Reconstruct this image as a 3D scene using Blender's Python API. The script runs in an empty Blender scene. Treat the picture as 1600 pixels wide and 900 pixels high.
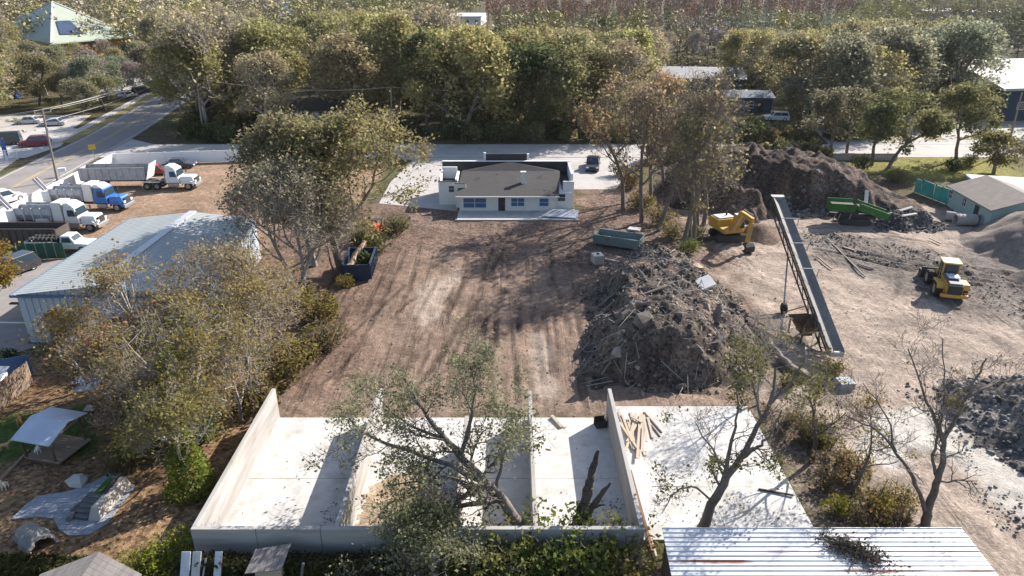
import bpy, math, random
import numpy as np
from mathutils import Vector, Matrix

SC = bpy.context.scene
COL = SC.collection
R = math.radians

# ------------------------------------------------------------------ camera
CAM_H, CAM_PITCH, CAM_F = 27.0, R(23.9), 1107.0          # focal length in pixels of a 1600 wide frame
cam_data = bpy.data.cameras.new("camera")
cam_data.sensor_width = 36.0
cam_data.lens = 36.0 * CAM_F / 1600.0
cam_data.clip_start, cam_data.clip_end = 0.5, 6000.0
cam = bpy.data.objects.new("camera", cam_data)
COL.objects.link(cam)
cam.location = (0, 0, CAM_H)
cam.rotation_euler = (math.pi / 2 - CAM_PITCH, 0, 0)
SC.camera = cam

# ------------------------------------------------------------------ sky, sun, exposure
SUN_AZ, SUN_EL = R(49.0), R(32.0)                         # azimuth from +Y towards +X
world = bpy.data.worlds.new("World")
SC.world = world
world.use_nodes = True
wn = world.node_tree.nodes
sky = wn.new("ShaderNodeTexSky")
sky.sky_type = 'NISHITA'
sky.sun_disc = False
sky.sun_elevation, sky.sun_rotation = SUN_EL, SUN_AZ
sky.air_density, sky.dust_density, sky.ozone_density = 1.0, 1.0, 1.0
wn["Background"].inputs[1].default_value = 0.11
world.node_tree.links.new(sky.outputs[0], wn["Background"].inputs[0])
sun_data = bpy.data.lights.new("sun", 'SUN')
sun_data.energy, sun_data.angle, sun_data.color = 5.0, R(0.5), (1.0, 0.945, 0.87)
sun = bpy.data.objects.new("sun", sun_data)
COL.objects.link(sun)
sd = Vector((math.sin(SUN_AZ) * math.cos(SUN_EL), math.cos(SUN_AZ) * math.cos(SUN_EL), math.sin(SUN_EL)))
sun.rotation_euler = (-sd).to_track_quat('-Z', 'Y').to_euler()
sun.location = sd * 200
vs = SC.view_settings
vs.view_transform, vs.look, vs.gamma, vs.exposure = 'Standard', 'None', 1.0, 1.05
vs.use_curve_mapping = False
SC.cycles.use_denoising = True
SC.cycles.max_bounces = 5
SC.cycles.diffuse_bounces = 3
SC.cycles.glossy_bounces = 2
SC.cycles.transmission_bounces = 3
SC.cycles.transparent_max_bounces = 6
SC.cycles.caustics_reflective = SC.cycles.caustics_refractive = False

# ------------------------------------------------------------------ helpers
def W(px, py, z=0.0):
    """the point of the place, at height z, that the photograph shows at pixel px, py (1600 x 900)"""
    u, v = (px - 800) / CAM_F, (py - 450) / CAM_F
    dz = -(math.sin(CAM_PITCH) + v * math.cos(CAM_PITCH))
    dy = math.cos(CAM_PITCH) - v * math.sin(CAM_PITCH)
    t = (z - CAM_H) / dz
    return Vector((u * t, dy * t, z))

def tag(o, label=None, cat=None, group=None, kind=None):
    if label: o["label"] = label
    if cat: o["category"] = cat
    if group: o["group"] = group
    if kind: o["kind"] = kind
    return o

def thing(name, label, cat, loc=(0, 0, 0), rz=0.0, group=None):
    o = bpy.data.objects.new(name, None)
    COL.objects.link(o)
    o.empty_display_size = 0.3
    o.location = loc
    o.rotation_euler = (0, 0, rz)
    return tag(o, label, cat, group)

def copy_tree(o, parent=None):
    c = o.copy()
    COL.objects.link(c)
    c.parent = parent
    for ch in list(o.children):
        copy_tree(ch, c)
    return c

class MB:
    """collects faces; build() links them as one mesh object"""
    def __init__(s):
        s.v, s.f, s.m = [], [], []
    def add(s, vs_, fs, mat=0):
        n = len(s.v)
        s.v += [tuple(p) for p in vs_]
        s.f += [tuple(i + n for i in q) for q in fs]
        s.m += [mat] * len(fs)
        return s
    def hexa(s, p, mat=0):      # 4 bottom points, 4 top points, anticlockwise from above
        return s.add(p, [(3, 2, 1, 0), (4, 5, 6, 7), (0, 1, 5, 4), (1, 2, 6, 5), (2, 3, 7, 6), (3, 0, 4, 7)], mat)
    def box(s, c, d, rz=0.0, ry=0.0, rx=0.0, mat=0):
        M = Matrix.Translation(c) @ Matrix.Rotation(rz, 4, 'Z') @ Matrix.Rotation(ry, 4, 'Y') @ Matrix.Rotation(rx, 4, 'X')
        x, y, z = d[0] / 2, d[1] / 2, d[2] / 2
        return s.hexa([M @ Vector(q) for q in ((-x, -y, -z), (x, -y, -z), (x, y, -z), (-x, y, -z), (-x, -y, z), (x, -y, z), (x, y, z), (-x, y, z))], mat)
    def bb(s, x0, x1, y0, y1, z0, z1, mat=0):
        return s.hexa([(x0, y0, z0), (x1, y0, z0), (x1, y1, z0), (x0, y1, z0), (x0, y0, z1), (x1, y0, z1), (x1, y1, z1), (x0, y1, z1)], mat)
    def taper(s, x0, x1, y0, y1, z0, X0, X1, Y0, Y1, z1, mat=0):
        return s.hexa([(x0, y0, z0), (x1, y0, z0), (x1, y1, z0), (x0, y1, z0), (X0, Y0, z1), (X1, Y0, z1), (X1, Y1, z1), (X0, Y1, z1)], mat)
    def tube(s, p0, p1, r0, r1=None, n=8, mat=0, caps=True):
        p0, p1 = Vector(p0), Vector(p1)
        r1 = r0 if r1 is None else r1
        d = (p1 - p0).normalized()
        a = d.orthogonal().normalized()
        b = d.cross(a)
        vs_ = []
        for p, r in ((p0, r0), (p1, r1)):
            for k in range(n):
                t = 2 * math.pi * k / n
                vs_.append(p + a * (r * math.cos(t)) + b * (r * math.sin(t)))
        fs = [(k, (k + 1) % n, n + (k + 1) % n, n + k) for k in range(n)]
        if caps:
            fs += [tuple(range(n - 1, -1, -1)), tuple(range(n, 2 * n))]
        return s.add(vs_, fs, mat)
    def path(s, pts, r, n=6, mat=0):
        for a, b in zip(pts, pts[1:]):
            s.tube(a, b, r, r, n, mat)
        return s
    def bar(s, p0, p1, w, h=None, mat=0):           # square bar
        p0, p1 = Vector(p0), Vector(p1)
        h = w if h is None else h
        d = (p1 - p0).normalized()
        up = Vector((0, 0, 1)) if abs(d.z) < 0.95 else Vector((0, 1, 0))
        a = d.cross(up).normalized() * (w / 2)
        b = a.cross(d).normalized() * (h / 2)
        return s.hexa([p0 - a - b, p0 + a - b, p1 + a - b, p1 - a - b, p0 - a + b, p0 + a + b, p1 + a + b, p1 - a + b], mat)
    def extrude(s, prof, a, b, axis='y', mat=0):    # closed profile (u, z) swept along y (u = x) or x (u = y)
        n = len(prof)
        mk = (lambda u, z, t: (u, t, z)) if axis == 'y' else (lambda u, z, t: (t, u, z))
        vs_ = [mk(u, z, a) for u, z in prof] + [mk(u, z, b) for u, z in prof]
        fs = [(k, (k + 1) % n, n + (k + 1) % n, n + k) for k in range(n)]
        fs += [tuple(range(n - 1, -1, -1)), tuple(range(n, 2 * n))]
        return s.add(vs_, fs, mat)
    def slab(s, pts, t, mat=0):                     # polygon (anticlockwise, any heights) thickened downwards by t
        n = len(pts)
        p = [Vector(q) for q in pts]
        vs_ = p + [q - Vector((0, 0, t)) for q in p]
        fs = [tuple(range(n)), tuple(range(2 * n - 1, n - 1, -1))]
        fs += [(k, n + k, n + (k + 1) % n, (k + 1) % n) for k in range(n)]
        return s.add(vs_, fs, mat)
    def quad(s, *pts, mat=0):
        return s.add(pts, [tuple(range(len(pts)))], mat)
    def lathe(s, prof, n=16, M=None, mat=0):        # (r, z) profile about z
        M = M or Matrix.Identity(4)
        vs_ = [M @ Vector((r * math.cos(2 * math.pi * k / n), r * math.sin(2 * math.pi * k / n), z)) for r, z in prof for k in range(n)]
        fs = [(i * n + k, i * n + (k + 1) % n, (i + 1) * n + (k + 1) % n, (i + 1) * n + k) for i in range(len(prof) - 1) for k in range(n)]
        return s.add(vs_, fs, mat)
    def build(s, name, mats, parent=None, bevel=0.0, smooth=False, color=None, kind=None, fix=True):
        me = bpy.data.meshes.new(name)
        me.from_pydata([tuple(p) for p in s.v], [], s.f)
        mats = mats if isinstance(mats, (list, tuple)) else [mats]
        for m_ in mats: me.materials.append(m_)
        if len(mats) > 1: me.polygons.foreach_set("material_index", s.m)
        if fix:
            import bmesh
            b = bmesh.new(); b.from_mesh(me)
            bmesh.ops.recalc_face_normals(b, faces=b.faces)
            b.to_mesh(me); b.free()
        if smooth: me.polygons.foreach_set("use_smooth", [True] * len(me.polygons))
        o = bpy.data.objects.new(name, me)
        COL.objects.link(o)
        o.parent = parent
        if bevel:
            bv = o.modifiers.new("bevel", 'BEVEL')
            bv.width, bv.segments, bv.limit_method, bv.angle_limit = bevel, 2, 'ANGLE', R(35)
        if color: o.color = (*color, 1)
        if kind: o["kind"] = kind
        return o

def np_mesh(name, verts, quads, mats, midx=None, smooth=False):
    """a mesh of quads (or triangles) from numpy arrays"""
    k = quads.shape[1]
    me = bpy.data.meshes.new(name)
    me.vertices.add(len(verts)); me.vertices.foreach_set("co", np.ascontiguousarray(verts, dtype=np.float32).ravel())
    me.loops.add(quads.size); me.loops.foreach_set("vertex_index", np.ascontiguousarray(quads, dtype=np.int32).ravel())
    me.polygons.add(len(quads)); me.polygons.foreach_set("loop_start", np.arange(0, quads.size, k, dtype=np.int32))
    for m_ in mats: me.materials.append(m_)
    if midx is not None: me.polygons.foreach_set("material_index", midx.astype(np.int32))
    if smooth: me.polygons.foreach_set("use_smooth", np.ones(len(quads), dtype=bool))
    me.update(calc_edges=True)
    me.validate()
    return me

def mobj(name, me, parent=None, loc=None, color=None):
    o = bpy.data.objects.new(name, me)
    COL.objects.link(o)
    o.parent = parent
    if loc is not None: o.location = loc
    if color: o.color = (*color, 1)
    return o

# numpy noise -----------------------------------------------------------------
def vnoise(x, y, seed=0):
    xi, yi = np.floor(x).astype(np.int64), np.floor(y).astype(np.int64)
    xf, yf = x - xi, y - yi
    def h(a, b):
        n = (a * 374761393 + b * 668265263 + seed * 974634777) & 0xffffffff
        n = ((n ^ (n >> 13)) * 1274126177) & 0xffffffff
        return ((n ^ (n >> 16)) & 0xffff) / 65535.0
    u, v = xf * xf * (3 - 2 * xf), yf * yf * (3 - 2 * yf)
    return (h(xi, yi) * (1 - u) + h(xi + 1, yi) * u) * (1 - v) + (h(xi, yi + 1) * (1 - u) + h(xi + 1, yi + 1) * u) * v

def fbm(x, y, oct_=4, seed=0):
    s, a, t = 0, 0.5, 0
    for k in range(oct_):
        s = s + a * vnoise(x * 2 ** k + 13.7 * k, y * 2 ** k - 7.1 * k, seed + k)
        t += a; a *= 0.5
    return s / t

def sdist(x, y, poly):
    """signed distance to a polygon, negative inside"""
    d = np.full(x.shape, 1e9); ins = np.zeros(x.shape, bool)
    n = len(poly)
    for i in range(n):
        (x0, y0), (x1, y1) = poly[i], poly[(i + 1) % n]
        ex, ey = x1 - x0, y1 - y0
        t = np.clip(((x - x0) * ex + (y - y0) * ey) / (ex * ex + ey * ey + 1e-12), 0, 1)
        d = np.minimum(d, np.hypot(x - x0 - t * ex, y - y0 - t * ey))
        c = ((y0 > y) != (y1 > y)) & (x < (x1 - x0) * (y - y0) / (y1 - y0 + 1e-12) + x0)
        ins ^= c
    return np.where(ins, -d, d)
# ------------------------------------------------------------------ materials
MATS = {}
def nodes_of(name):
    m = bpy.data.materials.new(name)
    m.use_nodes = True
    nt = m.node_tree
    return m, nt, nt.nodes, nt.links, nt.nodes["Principled BSDF"]

def mat(name, col, rough=0.8, metal=0.0, var=0.25, scale=3.0, bump=0.0, objcol=False, spec=0.3, stain=None, coat=0.0, streak=None, island=0.0):
    """painted / mineral / metal surface: colour broken up by two noises, optional stains and relief"""
    if name in MATS: return MATS[name]
    m, nt, N, L, B = nodes_of(name)
    tc = N.new("ShaderNodeTexCoord")
    n1 = N.new("ShaderNodeTexNoise"); n1.inputs["Scale"].default_value = scale; n1.inputs["Detail"].default_value = 6; n1.inputs["Roughness"].default_value = 0.65
    n2 = N.new("ShaderNodeTexNoise"); n2.inputs["Scale"].default_value = scale * 0.17; n2.inputs["Detail"].default_value = 4
    src = tc.outputs["Object"]
    if streak:
        mp = N.new("ShaderNodeMapping"); mp.inputs["Scale"].default_value = streak
        L.new(src, mp.inputs[0]); src = mp.outputs[0]
    L.new(src, n1.inputs["Vector"]); L.new(src, n2.inputs["Vector"])
    ad = N.new("ShaderNodeMath"); ad.operation = 'ADD'
    L.new(n1.outputs[0], ad.inputs[0]); L.new(n2.outputs[0], ad.inputs[1])
    last = ad.outputs[0]
    if island:
        g = N.new("ShaderNodeNewGeometry")
        ii = N.new("ShaderNodeMath"); ii.operation = 'MULTIPLY_ADD'; ii.inputs[1].default_value = island; ii.inputs[2].default_value = -island / 2
        L.new(g.outputs["Random Per Island"], ii.inputs[0])
        a2 = N.new("ShaderNodeMath"); a2.operation = 'ADD'
        L.new(last, a2.inputs[0]); L.new(ii.outputs[0], a2.inputs[1]); last = a2.outputs[0]
    mr = N.new("ShaderNodeMapRange"); mr.inputs[1].default_value = 0.6; mr.inputs[2].default_value = 1.4
    mr.inputs[3].default_value = 1 - var; mr.inputs[4].default_value = 1 + var
    mr.clamp = False
    L.new(last, mr.inputs[0])
    if objcol:
        oi = N.new("ShaderNodeObjectInfo"); c_out = oi.outputs["Color"]
    else:
        rgb = N.new("ShaderNodeRGB"); rgb.outputs[0].default_value = (*col, 1); c_out = rgb.outputs[0]
    mul = N.new("ShaderNodeVectorMath"); mul.operation = 'SCALE'
    L.new(c_out, mul.inputs[0]); L.new(mr.outputs[0], mul.inputs["Scale"])
    out = mul.outputs[0]
    if stain:
        scol, sscale, lo, hi = stain
        n3 = N.new("ShaderNodeTexNoise"); n3.inputs["Scale"].default_value = sscale; n3.inputs["Detail"].default_value = 7; n3.inputs["Roughness"].default_value = 0.7
        L.new(src, n3.inputs["Vector"])
        m3 = N.new("ShaderNodeMapRange"); m3.inputs[1].default_value = lo; m3.inputs[2].default_value = hi
        L.new(n3.outputs[0], m3.inputs[0])
        mx = N.new("ShaderNodeMix"); mx.data_type = 'RGBA'
        L.new(m3.outputs[0], mx.inputs[0]); L.new(out, mx.inputs[6]); mx.inputs[7].default_value = (*scol, 1)
        out = mx.outputs[2]
    L.new(out, B.inputs["Base Color"])
    B.inputs["Roughness"].default_value = rough
    B.inputs["Metallic"].default_value = metal
    B.inputs["Specular IOR Level"].default_value = spec
    if coat: B.inputs["Coat Weight"].default_value = coat
    if bump:
        bp = N.new("ShaderNodeBump"); bp.inputs["Strength"].default_value = min(bump, 1.0); bp.inputs["Distance"].default_value = 0.05
        L.new(n1.outputs[0], bp.inputs["Height"]); L.new(bp.outputs[0], B.inputs["Normal"])
    MATS[name] = m
    return m

def leaf_mat(name, trans=0.3, spread=0.55):
    """one leaf differs from the next (random per island), the tree's own tint is its object colour"""
    m, nt, N, L, B = nodes_of(name)
    N.remove(B)
    g, oi = N.new("ShaderNodeNewGeometry"), N.new("ShaderNodeObjectInfo")
    mr = N.new("ShaderNodeMapRange"); mr.inputs[3].default_value = 1 - spread; mr.inputs[4].default_value = 1 + spread
    L.new(g.outputs["Random Per Island"], mr.inputs[0])
    w = N.new("ShaderNodeTexWhiteNoise"); w.noise_dimensions = '1D'
    L.new(g.outputs["Random Per Island"], w.inputs["W"])
    hs = N.new("ShaderNodeHueSaturation")
    hm = N.new("ShaderNodeMapRange"); hm.inputs[3].default_value = 0.465; hm.inputs[4].default_value = 0.53
    L.new(w.outputs["Value"], hm.inputs[0]); L.new(hm.outputs[0], hs.inputs["Hue"])
    L.new(mr.outputs[0], hs.inputs["Value"]); L.new(oi.outputs["Color"], hs.inputs["Color"])
    d, t, mx = N.new("ShaderNodeBsdfDiffuse"), N.new("ShaderNodeBsdfTranslucent"), N.new("ShaderNodeMixShader")
    mx.inputs[0].default_value = trans
    L.new(hs.outputs[0], d.inputs[0]); L.new(hs.outputs[0], t.inputs[0])
    L.new(d.outputs[0], mx.inputs[1]); L.new(t.outputs[0], mx.inputs[2])
    L.new(mx.outputs[0], N["Material Output"].inputs[0])
    MATS[name] = m
    return m

LEAF = leaf_mat("leaf", 0.5, 0.38)
BARK = mat("bark", (0.15, 0.125, 0.105), 0.95, var=0.5, scale=5, bump=0.5)
BARK_PALE = mat("bark_pale", (0.31, 0.275, 0.24), 0.95, var=0.45, scale=5, bump=0.5)
BARK_DARK = mat("bark_dark", (0.075, 0.06, 0.05), 0.95, var=0.5, scale=5, bump=0.5)
CONC = mat("concrete", (0.505, 0.485, 0.455), 0.85, var=0.2, scale=2.2, bump=0.15, stain=((0.30, 0.27, 0.235), 0.45, 0.5, 0.74))
CONC_WALL = mat("concrete_wall", (0.37, 0.35, 0.33), 0.9, var=0.34, scale=1.6, bump=0.25, streak=(0.35, 0.35, 3.2), stain=((0.22, 0.195, 0.17), 0.8, 0.46, 0.7))
PAVE = mat("pale_pavement", (0.40, 0.37, 0.345), 0.9, var=0.16, scale=1.1, bump=0.1, stain=((0.27, 0.24, 0.215), 0.25, 0.5, 0.75))
ASPH = mat("asphalt", (0.25, 0.225, 0.21), 0.92, var=0.16, scale=1.5, bump=0.1, stain=((0.19, 0.17, 0.16), 0.3, 0.5, 0.75))
ASPH_DARK = mat("asphalt_dark", (0.13, 0.125, 0.125), 0.92, var=0.2, scale=1.2, bump=0.1)
WALK = mat("sidewalk_concrete", (0.45, 0.42, 0.385), 0.9, var=0.15, scale=2)
YLINE = mat("road_paint_yellow", (0.52, 0.36, 0.10), 0.8, var=0.3, scale=3)
WLINE = mat("road_paint_white", (0.62, 0.60, 0.57), 0.8, var=0.2, scale=3)
GRASS = mat("dry_grass", (0.25, 0.195, 0.085), 0.95, var=0.45, scale=1.8, bump=0.5, stain=((0.17, 0.165, 0.05), 0.5, 0.5, 0.68))
BARK_RED = mat("bark_red_brown", (0.15, 0.105, 0.085), 0.95, var=0.5, scale=1.0)
VINYL = mat("white_vinyl", (0.80, 0.80, 0.80), 0.45, var=0.05, scale=1)
STUCCO = mat("stucco_white", (0.70, 0.685, 0.66), 0.85, var=0.08, scale=3, bump=0.1, stain=((0.5, 0.47, 0.43), 0.8, 0.6, 0.85))
SHINGLE = mat("shingle_brown", (0.06, 0.055, 0.054), 0.95, var=0.3, scale=7, bump=0.3, streak=(1, 3, 1), stain=((0.07, 0.06, 0.056), 0.5, 0.5, 0.75))
SHINGLE_TAN = mat("shingle_tan", (0.21, 0.18, 0.155), 0.95, var=0.22, scale=8, bump=0.3)
DARKIN = mat("parapet_dark", (0.05, 0.047, 0.05), 0.8, var=0.3, scale=2)
GLASS = mat("window_glass", (0.03, 0.05, 0.07), 0.08, var=0.2, scale=1, spec=0.8)
GLASS_BLUE = mat("window_film_blue", (0.035, 0.12, 0.25), 0.3, var=0.25, scale=2, spec=0.5)
PAINT = mat("vehicle_paint", (1, 1, 1), 0.32, var=0.06, scale=1.5, objcol=True, spec=0.5, coat=0.4)
WORN = mat("worn_paint", (1, 1, 1), 0.6, var=0.28, scale=2.2, objcol=True, spec=0.4, stain=((0.16, 0.12, 0.09), 1.4, 0.56, 0.72))
RUBBER = mat("rubber", (0.025, 0.024, 0.023), 0.85, var=0.3, scale=4)
STEEL = mat("steel", (0.35, 0.34, 0.33), 0.45, metal=0.6, var=0.25, scale=3)
DSTEEL = mat("dark_steel", (0.045, 0.043, 0.042), 0.6, metal=0.2, var=0.4, scale=3)
RUST = mat("rust", (0.19, 0.105, 0.06), 0.9, var=0.4, scale=3, stain=((0.10, 0.06, 0.045), 1.0, 0.45, 0.65))
LAMP = mat("lamp_lens", (0.75, 0.75, 0.72), 0.15, var=0.05, scale=1, spec=0.6)
LAMP_R = mat("tail_lens", (0.35, 0.02, 0.02), 0.2, var=0.1, scale=1, spec=0.6)
ROOF_METAL = mat("roof_metal_white", (0.47, 0.48, 0.51), 0.42, metal=0.15, var=0.09, scale=1.2, streak=(0.25, 3, 1), stain=((0.42, 0.40, 0.40), 0.7, 0.58, 0.8))
ROOF_RUSTY = mat("roof_metal_rusty", (0.47, 0.48, 0.51), 0.45, metal=0.15, var=0.09, scale=1.2, streak=(0.22, 2.2, 1), stain=((0.17, 0.07, 0.05), 0.8, 0.52, 0.64))
ROOF_GALV = mat("roof_galvanised", (0.33, 0.345, 0.335), 0.6, metal=0.0, var=0.14, scale=0.9, streak=(3, 0.3, 1), stain=((0.27, 0.31, 0.33), 0.35, 0.5, 0.7))
ROOF_TIN = mat("roof_tin", (0.46, 0.50, 0.57), 0.4, metal=0.3, var=0.16, scale=1.4)
SIDING = mat("siding_blue_grey", (0.40, 0.44, 0.50), 0.6, var=0.12, scale=1.5, streak=(1.2, 1.2, 0.3))
TRIM_BLUE = mat("trim_blue", (0.055, 0.16, 0.26), 0.5, var=0.1, scale=2)
ROOF_GREEN = mat("roof_pale_green", (0.33, 0.36, 0.28), 0.6, var=0.12, scale=0.25, streak=(1, 0.3, 1), stain=((0.31, 0.36, 0.30), 0.12, 0.5, 0.7))
OCHRE = mat("ochre_wall", (0.55, 0.32, 0.07), 0.8, var=0.15, scale=0.6)
SOLAR = mat("solar_cell", (0.035, 0.045, 0.085), 0.25, var=0.15, scale=2, spec=0.6)
ROOF_WHITE = mat("roof_membrane_white", (0.52, 0.51, 0.50), 0.8, var=0.08, scale=0.5, stain=((0.5, 0.47, 0.45), 0.2, 0.55, 0.8))
NAVY = mat("navy_wall", (0.035, 0.065, 0.10), 0.7, var=0.2, scale=0.6)
WOOD = mat("weathered_wood", (0.26, 0.19, 0.14), 0.9, var=0.35, scale=3, streak=(1, 8, 8), bump=0.2)
WOOD_GREY = mat("grey_wood", (0.18, 0.16, 0.15), 0.9, var=0.35, scale=3, streak=(8, 1, 1), bump=0.2)
WOOD_DARK = mat("dark_wood", (0.09, 0.06, 0.042), 0.9, var=0.35, scale=3)
PLANK = mat("plank_wood", (0.42, 0.34, 0.26), 0.9, var=0.2, scale=4, streak=(1, 6, 6))
POLE = mat("pole_wood", (0.24, 0.205, 0.175), 0.95, var=0.3, scale=4, streak=(4, 4, 0.5))
WIRE = mat("wire_pale", (0.42, 0.40, 0.39), 0.5, var=0.05, scale=1)
MESH_GREEN = mat("green_screen", (0.035, 0.095, 0.065), 0.8, var=0.3, scale=1.2, streak=(1, 1, 0.3))
TEAL = mat("teal_panel", (0.045, 0.32, 0.26), 0.6, var=0.22, scale=1.3, stain=((0.12, 0.36, 0.30), 0.8, 0.5, 0.7))
GREEN_M = mat("machine_green", (0.042, 0.16, 0.03), 0.6, var=0.35, scale=2.5, stain=((0.05, 0.08, 0.04), 1.3, 0.52, 0.66))
STONE = mat("rubble_stone", (0.25, 0.235, 0.225), 0.95, var=0.45, scale=3, bump=0.3, island=0.9)
STONE_DARK = mat("rubble_dark", (0.15, 0.14, 0.135), 0.95, var=0.5, scale=3, bump=0.3, island=0.9)
PIPE = mat("pipe_concrete", (0.33, 0.305, 0.285), 0.9, var=0.25, scale=2, bump=0.2)
STONEPAVE = mat("flagstone_blue", (0.27, 0.285, 0.32), 0.85, var=0.22, scale=5, bump=0.3)
TURF = mat("turf", (0.045, 0.10, 0.02), 0.95, var=0.4, scale=8)
ROCK = mat("fake_rock", (0.27, 0.245, 0.22), 0.95, var=0.4, scale=2.5, bump=0.6)
PLASTIC = mat("tote_plastic", (0.66, 0.61, 0.50), 0.5, var=0.12, scale=3)
FUR = mat("short_fur", (1, 1, 1), 0.95, var=0.3, scale=9, objcol=True)
TARP = mat("blue_white_cloth", (0.04, 0.10, 0.28), 0.7, var=0.2, scale=2)
# ------------------------------------------------------------------ ground
def soil_mat():
    m, nt, N, L, B = nodes_of("soil")
    tc = N.new("ShaderNodeTexCoord")
    at, ax = N.new("ShaderNodeVertexColor"), N.new("ShaderNodeVertexColor")
    at.layer_name, ax.layer_name = "Col", "Aux"
    sep = N.new("ShaderNodeSeparateColor"); L.new(ax.outputs[0], sep.inputs[0])
    def noise(s, d=6, r=0.65):
        n = N.new("ShaderNodeTexNoise"); n.inputs["Scale"].default_value = s; n.inputs["Detail"].default_value = d; n.inputs["Roughness"].default_value = r
        L.new(tc.outputs["Object"], n.inputs["Vector"]); return n.outputs[0]
    def rng(src, a, b, c, d):
        r = N.new("ShaderNodeMapRange"); r.inputs[1].default_value, r.inputs[2].default_value, r.inputs[3].default_value, r.inputs[4].default_value = a, b, c, d
        L.new(src, r.inputs[0]); return r.outputs[0]
    def op(o, a, b):
        n = N.new("ShaderNodeMath"); n.operation = o
        for i, q in enumerate((a, b)):
            if isinstance(q, (int, float)): n.inputs[i].default_value = q
            else: L.new(q, n.inputs[i])
        return n.outputs[0]
    big, mid, fine = noise(0.22, 5), noise(1.3, 7, 0.7), noise(7.0, 6, 0.75)
    def streak(rot, sx, sy, d=4):
        mp = N.new("ShaderNodeMapping"); mp.inputs["Rotation"].default_value = (0, 0, R(rot)); mp.inputs["Scale"].default_value = (sx, sy, 1)
        L.new(tc.outputs["Object"], mp.inputs[0])
        n = N.new("ShaderNodeTexNoise"); n.inputs["Scale"].default_value = 1.0; n.inputs["Detail"].default_value = d; n.inputs["Roughness"].default_value = 0.6
        L.new(mp.outputs[0], n.inputs["Vector"]); return n.outputs[0]
    # wheel and blade tracks: long streaks in two directions, broken up by larger noise
    t1 = op('MULTIPLY', op('MULTIPLY', rng(streak(3, 0.85, 0.035), 0.52, 0.62, 0, 1), rng(noise(0.25, 4), 0.36, 0.55, 0.15, 1)), sep.outputs[0])
    t1b = op('MULTIPLY', op('MULTIPLY', rng(streak(-7, 2.6, 0.09), 0.55, 0.66, 0, 0.5), rng(mid, 0.40, 0.6, 0.1, 1)), sep.outputs[0])
    t2 = op('MULTIPLY', op('MULTIPLY', rng(streak(52, 2.2, 0.13), 0.50, 0.62, 0, 1), rng(noise(0.4, 4), 0.38, 0.58, 0.1, 1)), sep.outputs[1])
    tr = op('MAXIMUM', op('MAXIMUM', t1, t1b), t2)
    k = op('MULTIPLY', rng(big, 0.3, 0.7, 0.74, 1.26), rng(mid, 0.25, 0.75, 0.66, 1.34))
    k = op('MULTIPLY', k, rng(fine, 0.25, 0.75, 0.72, 1.28))
    # clods and litter: high contrast speckle
    sp = N.new("ShaderNodeTexVoronoi"); sp.inputs["Scale"].default_value = 5.0; sp.inputs["Randomness"].default_value = 1.0
    L.new(tc.outputs["Object"], sp.inputs["Vector"])
    sc_ = N.new("ShaderNodeSeparateColor"); L.new(sp.outputs["Color"], sc_.inputs[0])
    spk = op('MULTIPLY', op('SUBTRACT', sc_.outputs[0], 0.5), sep.outputs[2])
    k = op('MULTIPLY', k, op('ADD', op('MULTIPLY', spk, 1.1), 1.0))
    k = op('MULTIPLY', k, op('SUBTRACT', 1.0, op('MULTIPLY', tr, 0.36)))
    sc = N.new("ShaderNodeVectorMath"); sc.operation = 'SCALE'
    L.new(at.outputs[0], sc.inputs[0]); L.new(k, sc.inputs["Scale"])
    L.new(sc.outputs[0], B.inputs["Base Color"])
    B.inputs["Roughness"].default_value = 0.97; B.inputs["Specular IOR Level"].default_value = 0.12
    bp = N.new("ShaderNodeBump"); bp.inputs["Strength"].default_value = 0.9; bp.inputs["Distance"].default_value = 0.16
    hgt = op('ADD', op('ADD', op('MULTIPLY', mid, 0.9), op('MULTIPLY', fine, 0.45)), op('MULTIPLY', tr, -0.45))
    L.new(hgt, bp.inputs["Height"]); L.new(bp.outputs[0], B.inputs["Normal"])
    return m
SOIL = soil_mat()

def set_col(me, name, rgb):
    a = me.color_attributes.new(name, 'FLOAT_COLOR', 'POINT')
    c = np.ones((len(rgb), 4), np.float32); c[:, :3] = rgb
    a.data.foreach_set("color", c.ravel())

def smooth01(t):
    t = np.clip(t, 0, 1)
    return t * t * (3 - 2 * t)

FIELD = [(-24, 83), (-27, 66), (-21, 55), (-16.4, 47), (-16.4, 39.5), (7, 39), (17, 40), (21, 46), (24, 60), (22, 78), (22, 92), (18, 99), (9.5, 94), (8.5, 86), (-8, 86), (-16, 88)]
YARD = [(18, 41), (16.3, 34), (16.3, 20), (60, 20), (90, 40), (90, 78), (58, 80), (50, 88), (22, 90), (19, 72), (22, 55)]
TRUCKYARD = [(-61.5, 110), (-40, 113), (-22, 111), (-19, 100), (-20, 86), (-26, 70), (-37, 69), (-52, 69), (-60, 79)]
LEFTYARD = [(-45, 49), (-24, 49), (-16, 45), (-16, 24), (-45, 24)]
GRASSES = [[(46, 104), (74, 96), (78, 112), (48, 113)], [(-38, 40), (-29, 41), (-26.5, 36), (-36, 34)], [(-74, 82), (-71, 90), (-79, 90)],
           [(-35, 126), (10, 126), (20, 130), (-34, 131)], [(60, 128), (110, 128), (110, 136), (60, 136)]]
def soft(x, y, poly, w):
    d = sdist(x, y, poly) + (fbm(x * 0.35, y * 0.35, 4, 5) - 0.5) * 5 * w
    return smooth01(0.5 - d / (2.2 * w))

def axis_pts(lo, hi, step, far_lo, far_hi):
    mid = np.arange(lo, hi + 1e-6, step)
    def tail(s, far, sg):
        out, st, p = [], step, s
        while abs(p - s) < abs(far - s):
            st *= 1.22; p += sg * st; out.append(p)
        return out
    return np.array(tail(lo, far_lo, -1)[::-1] + list(mid) + tail(hi, far_hi, 1))

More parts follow.
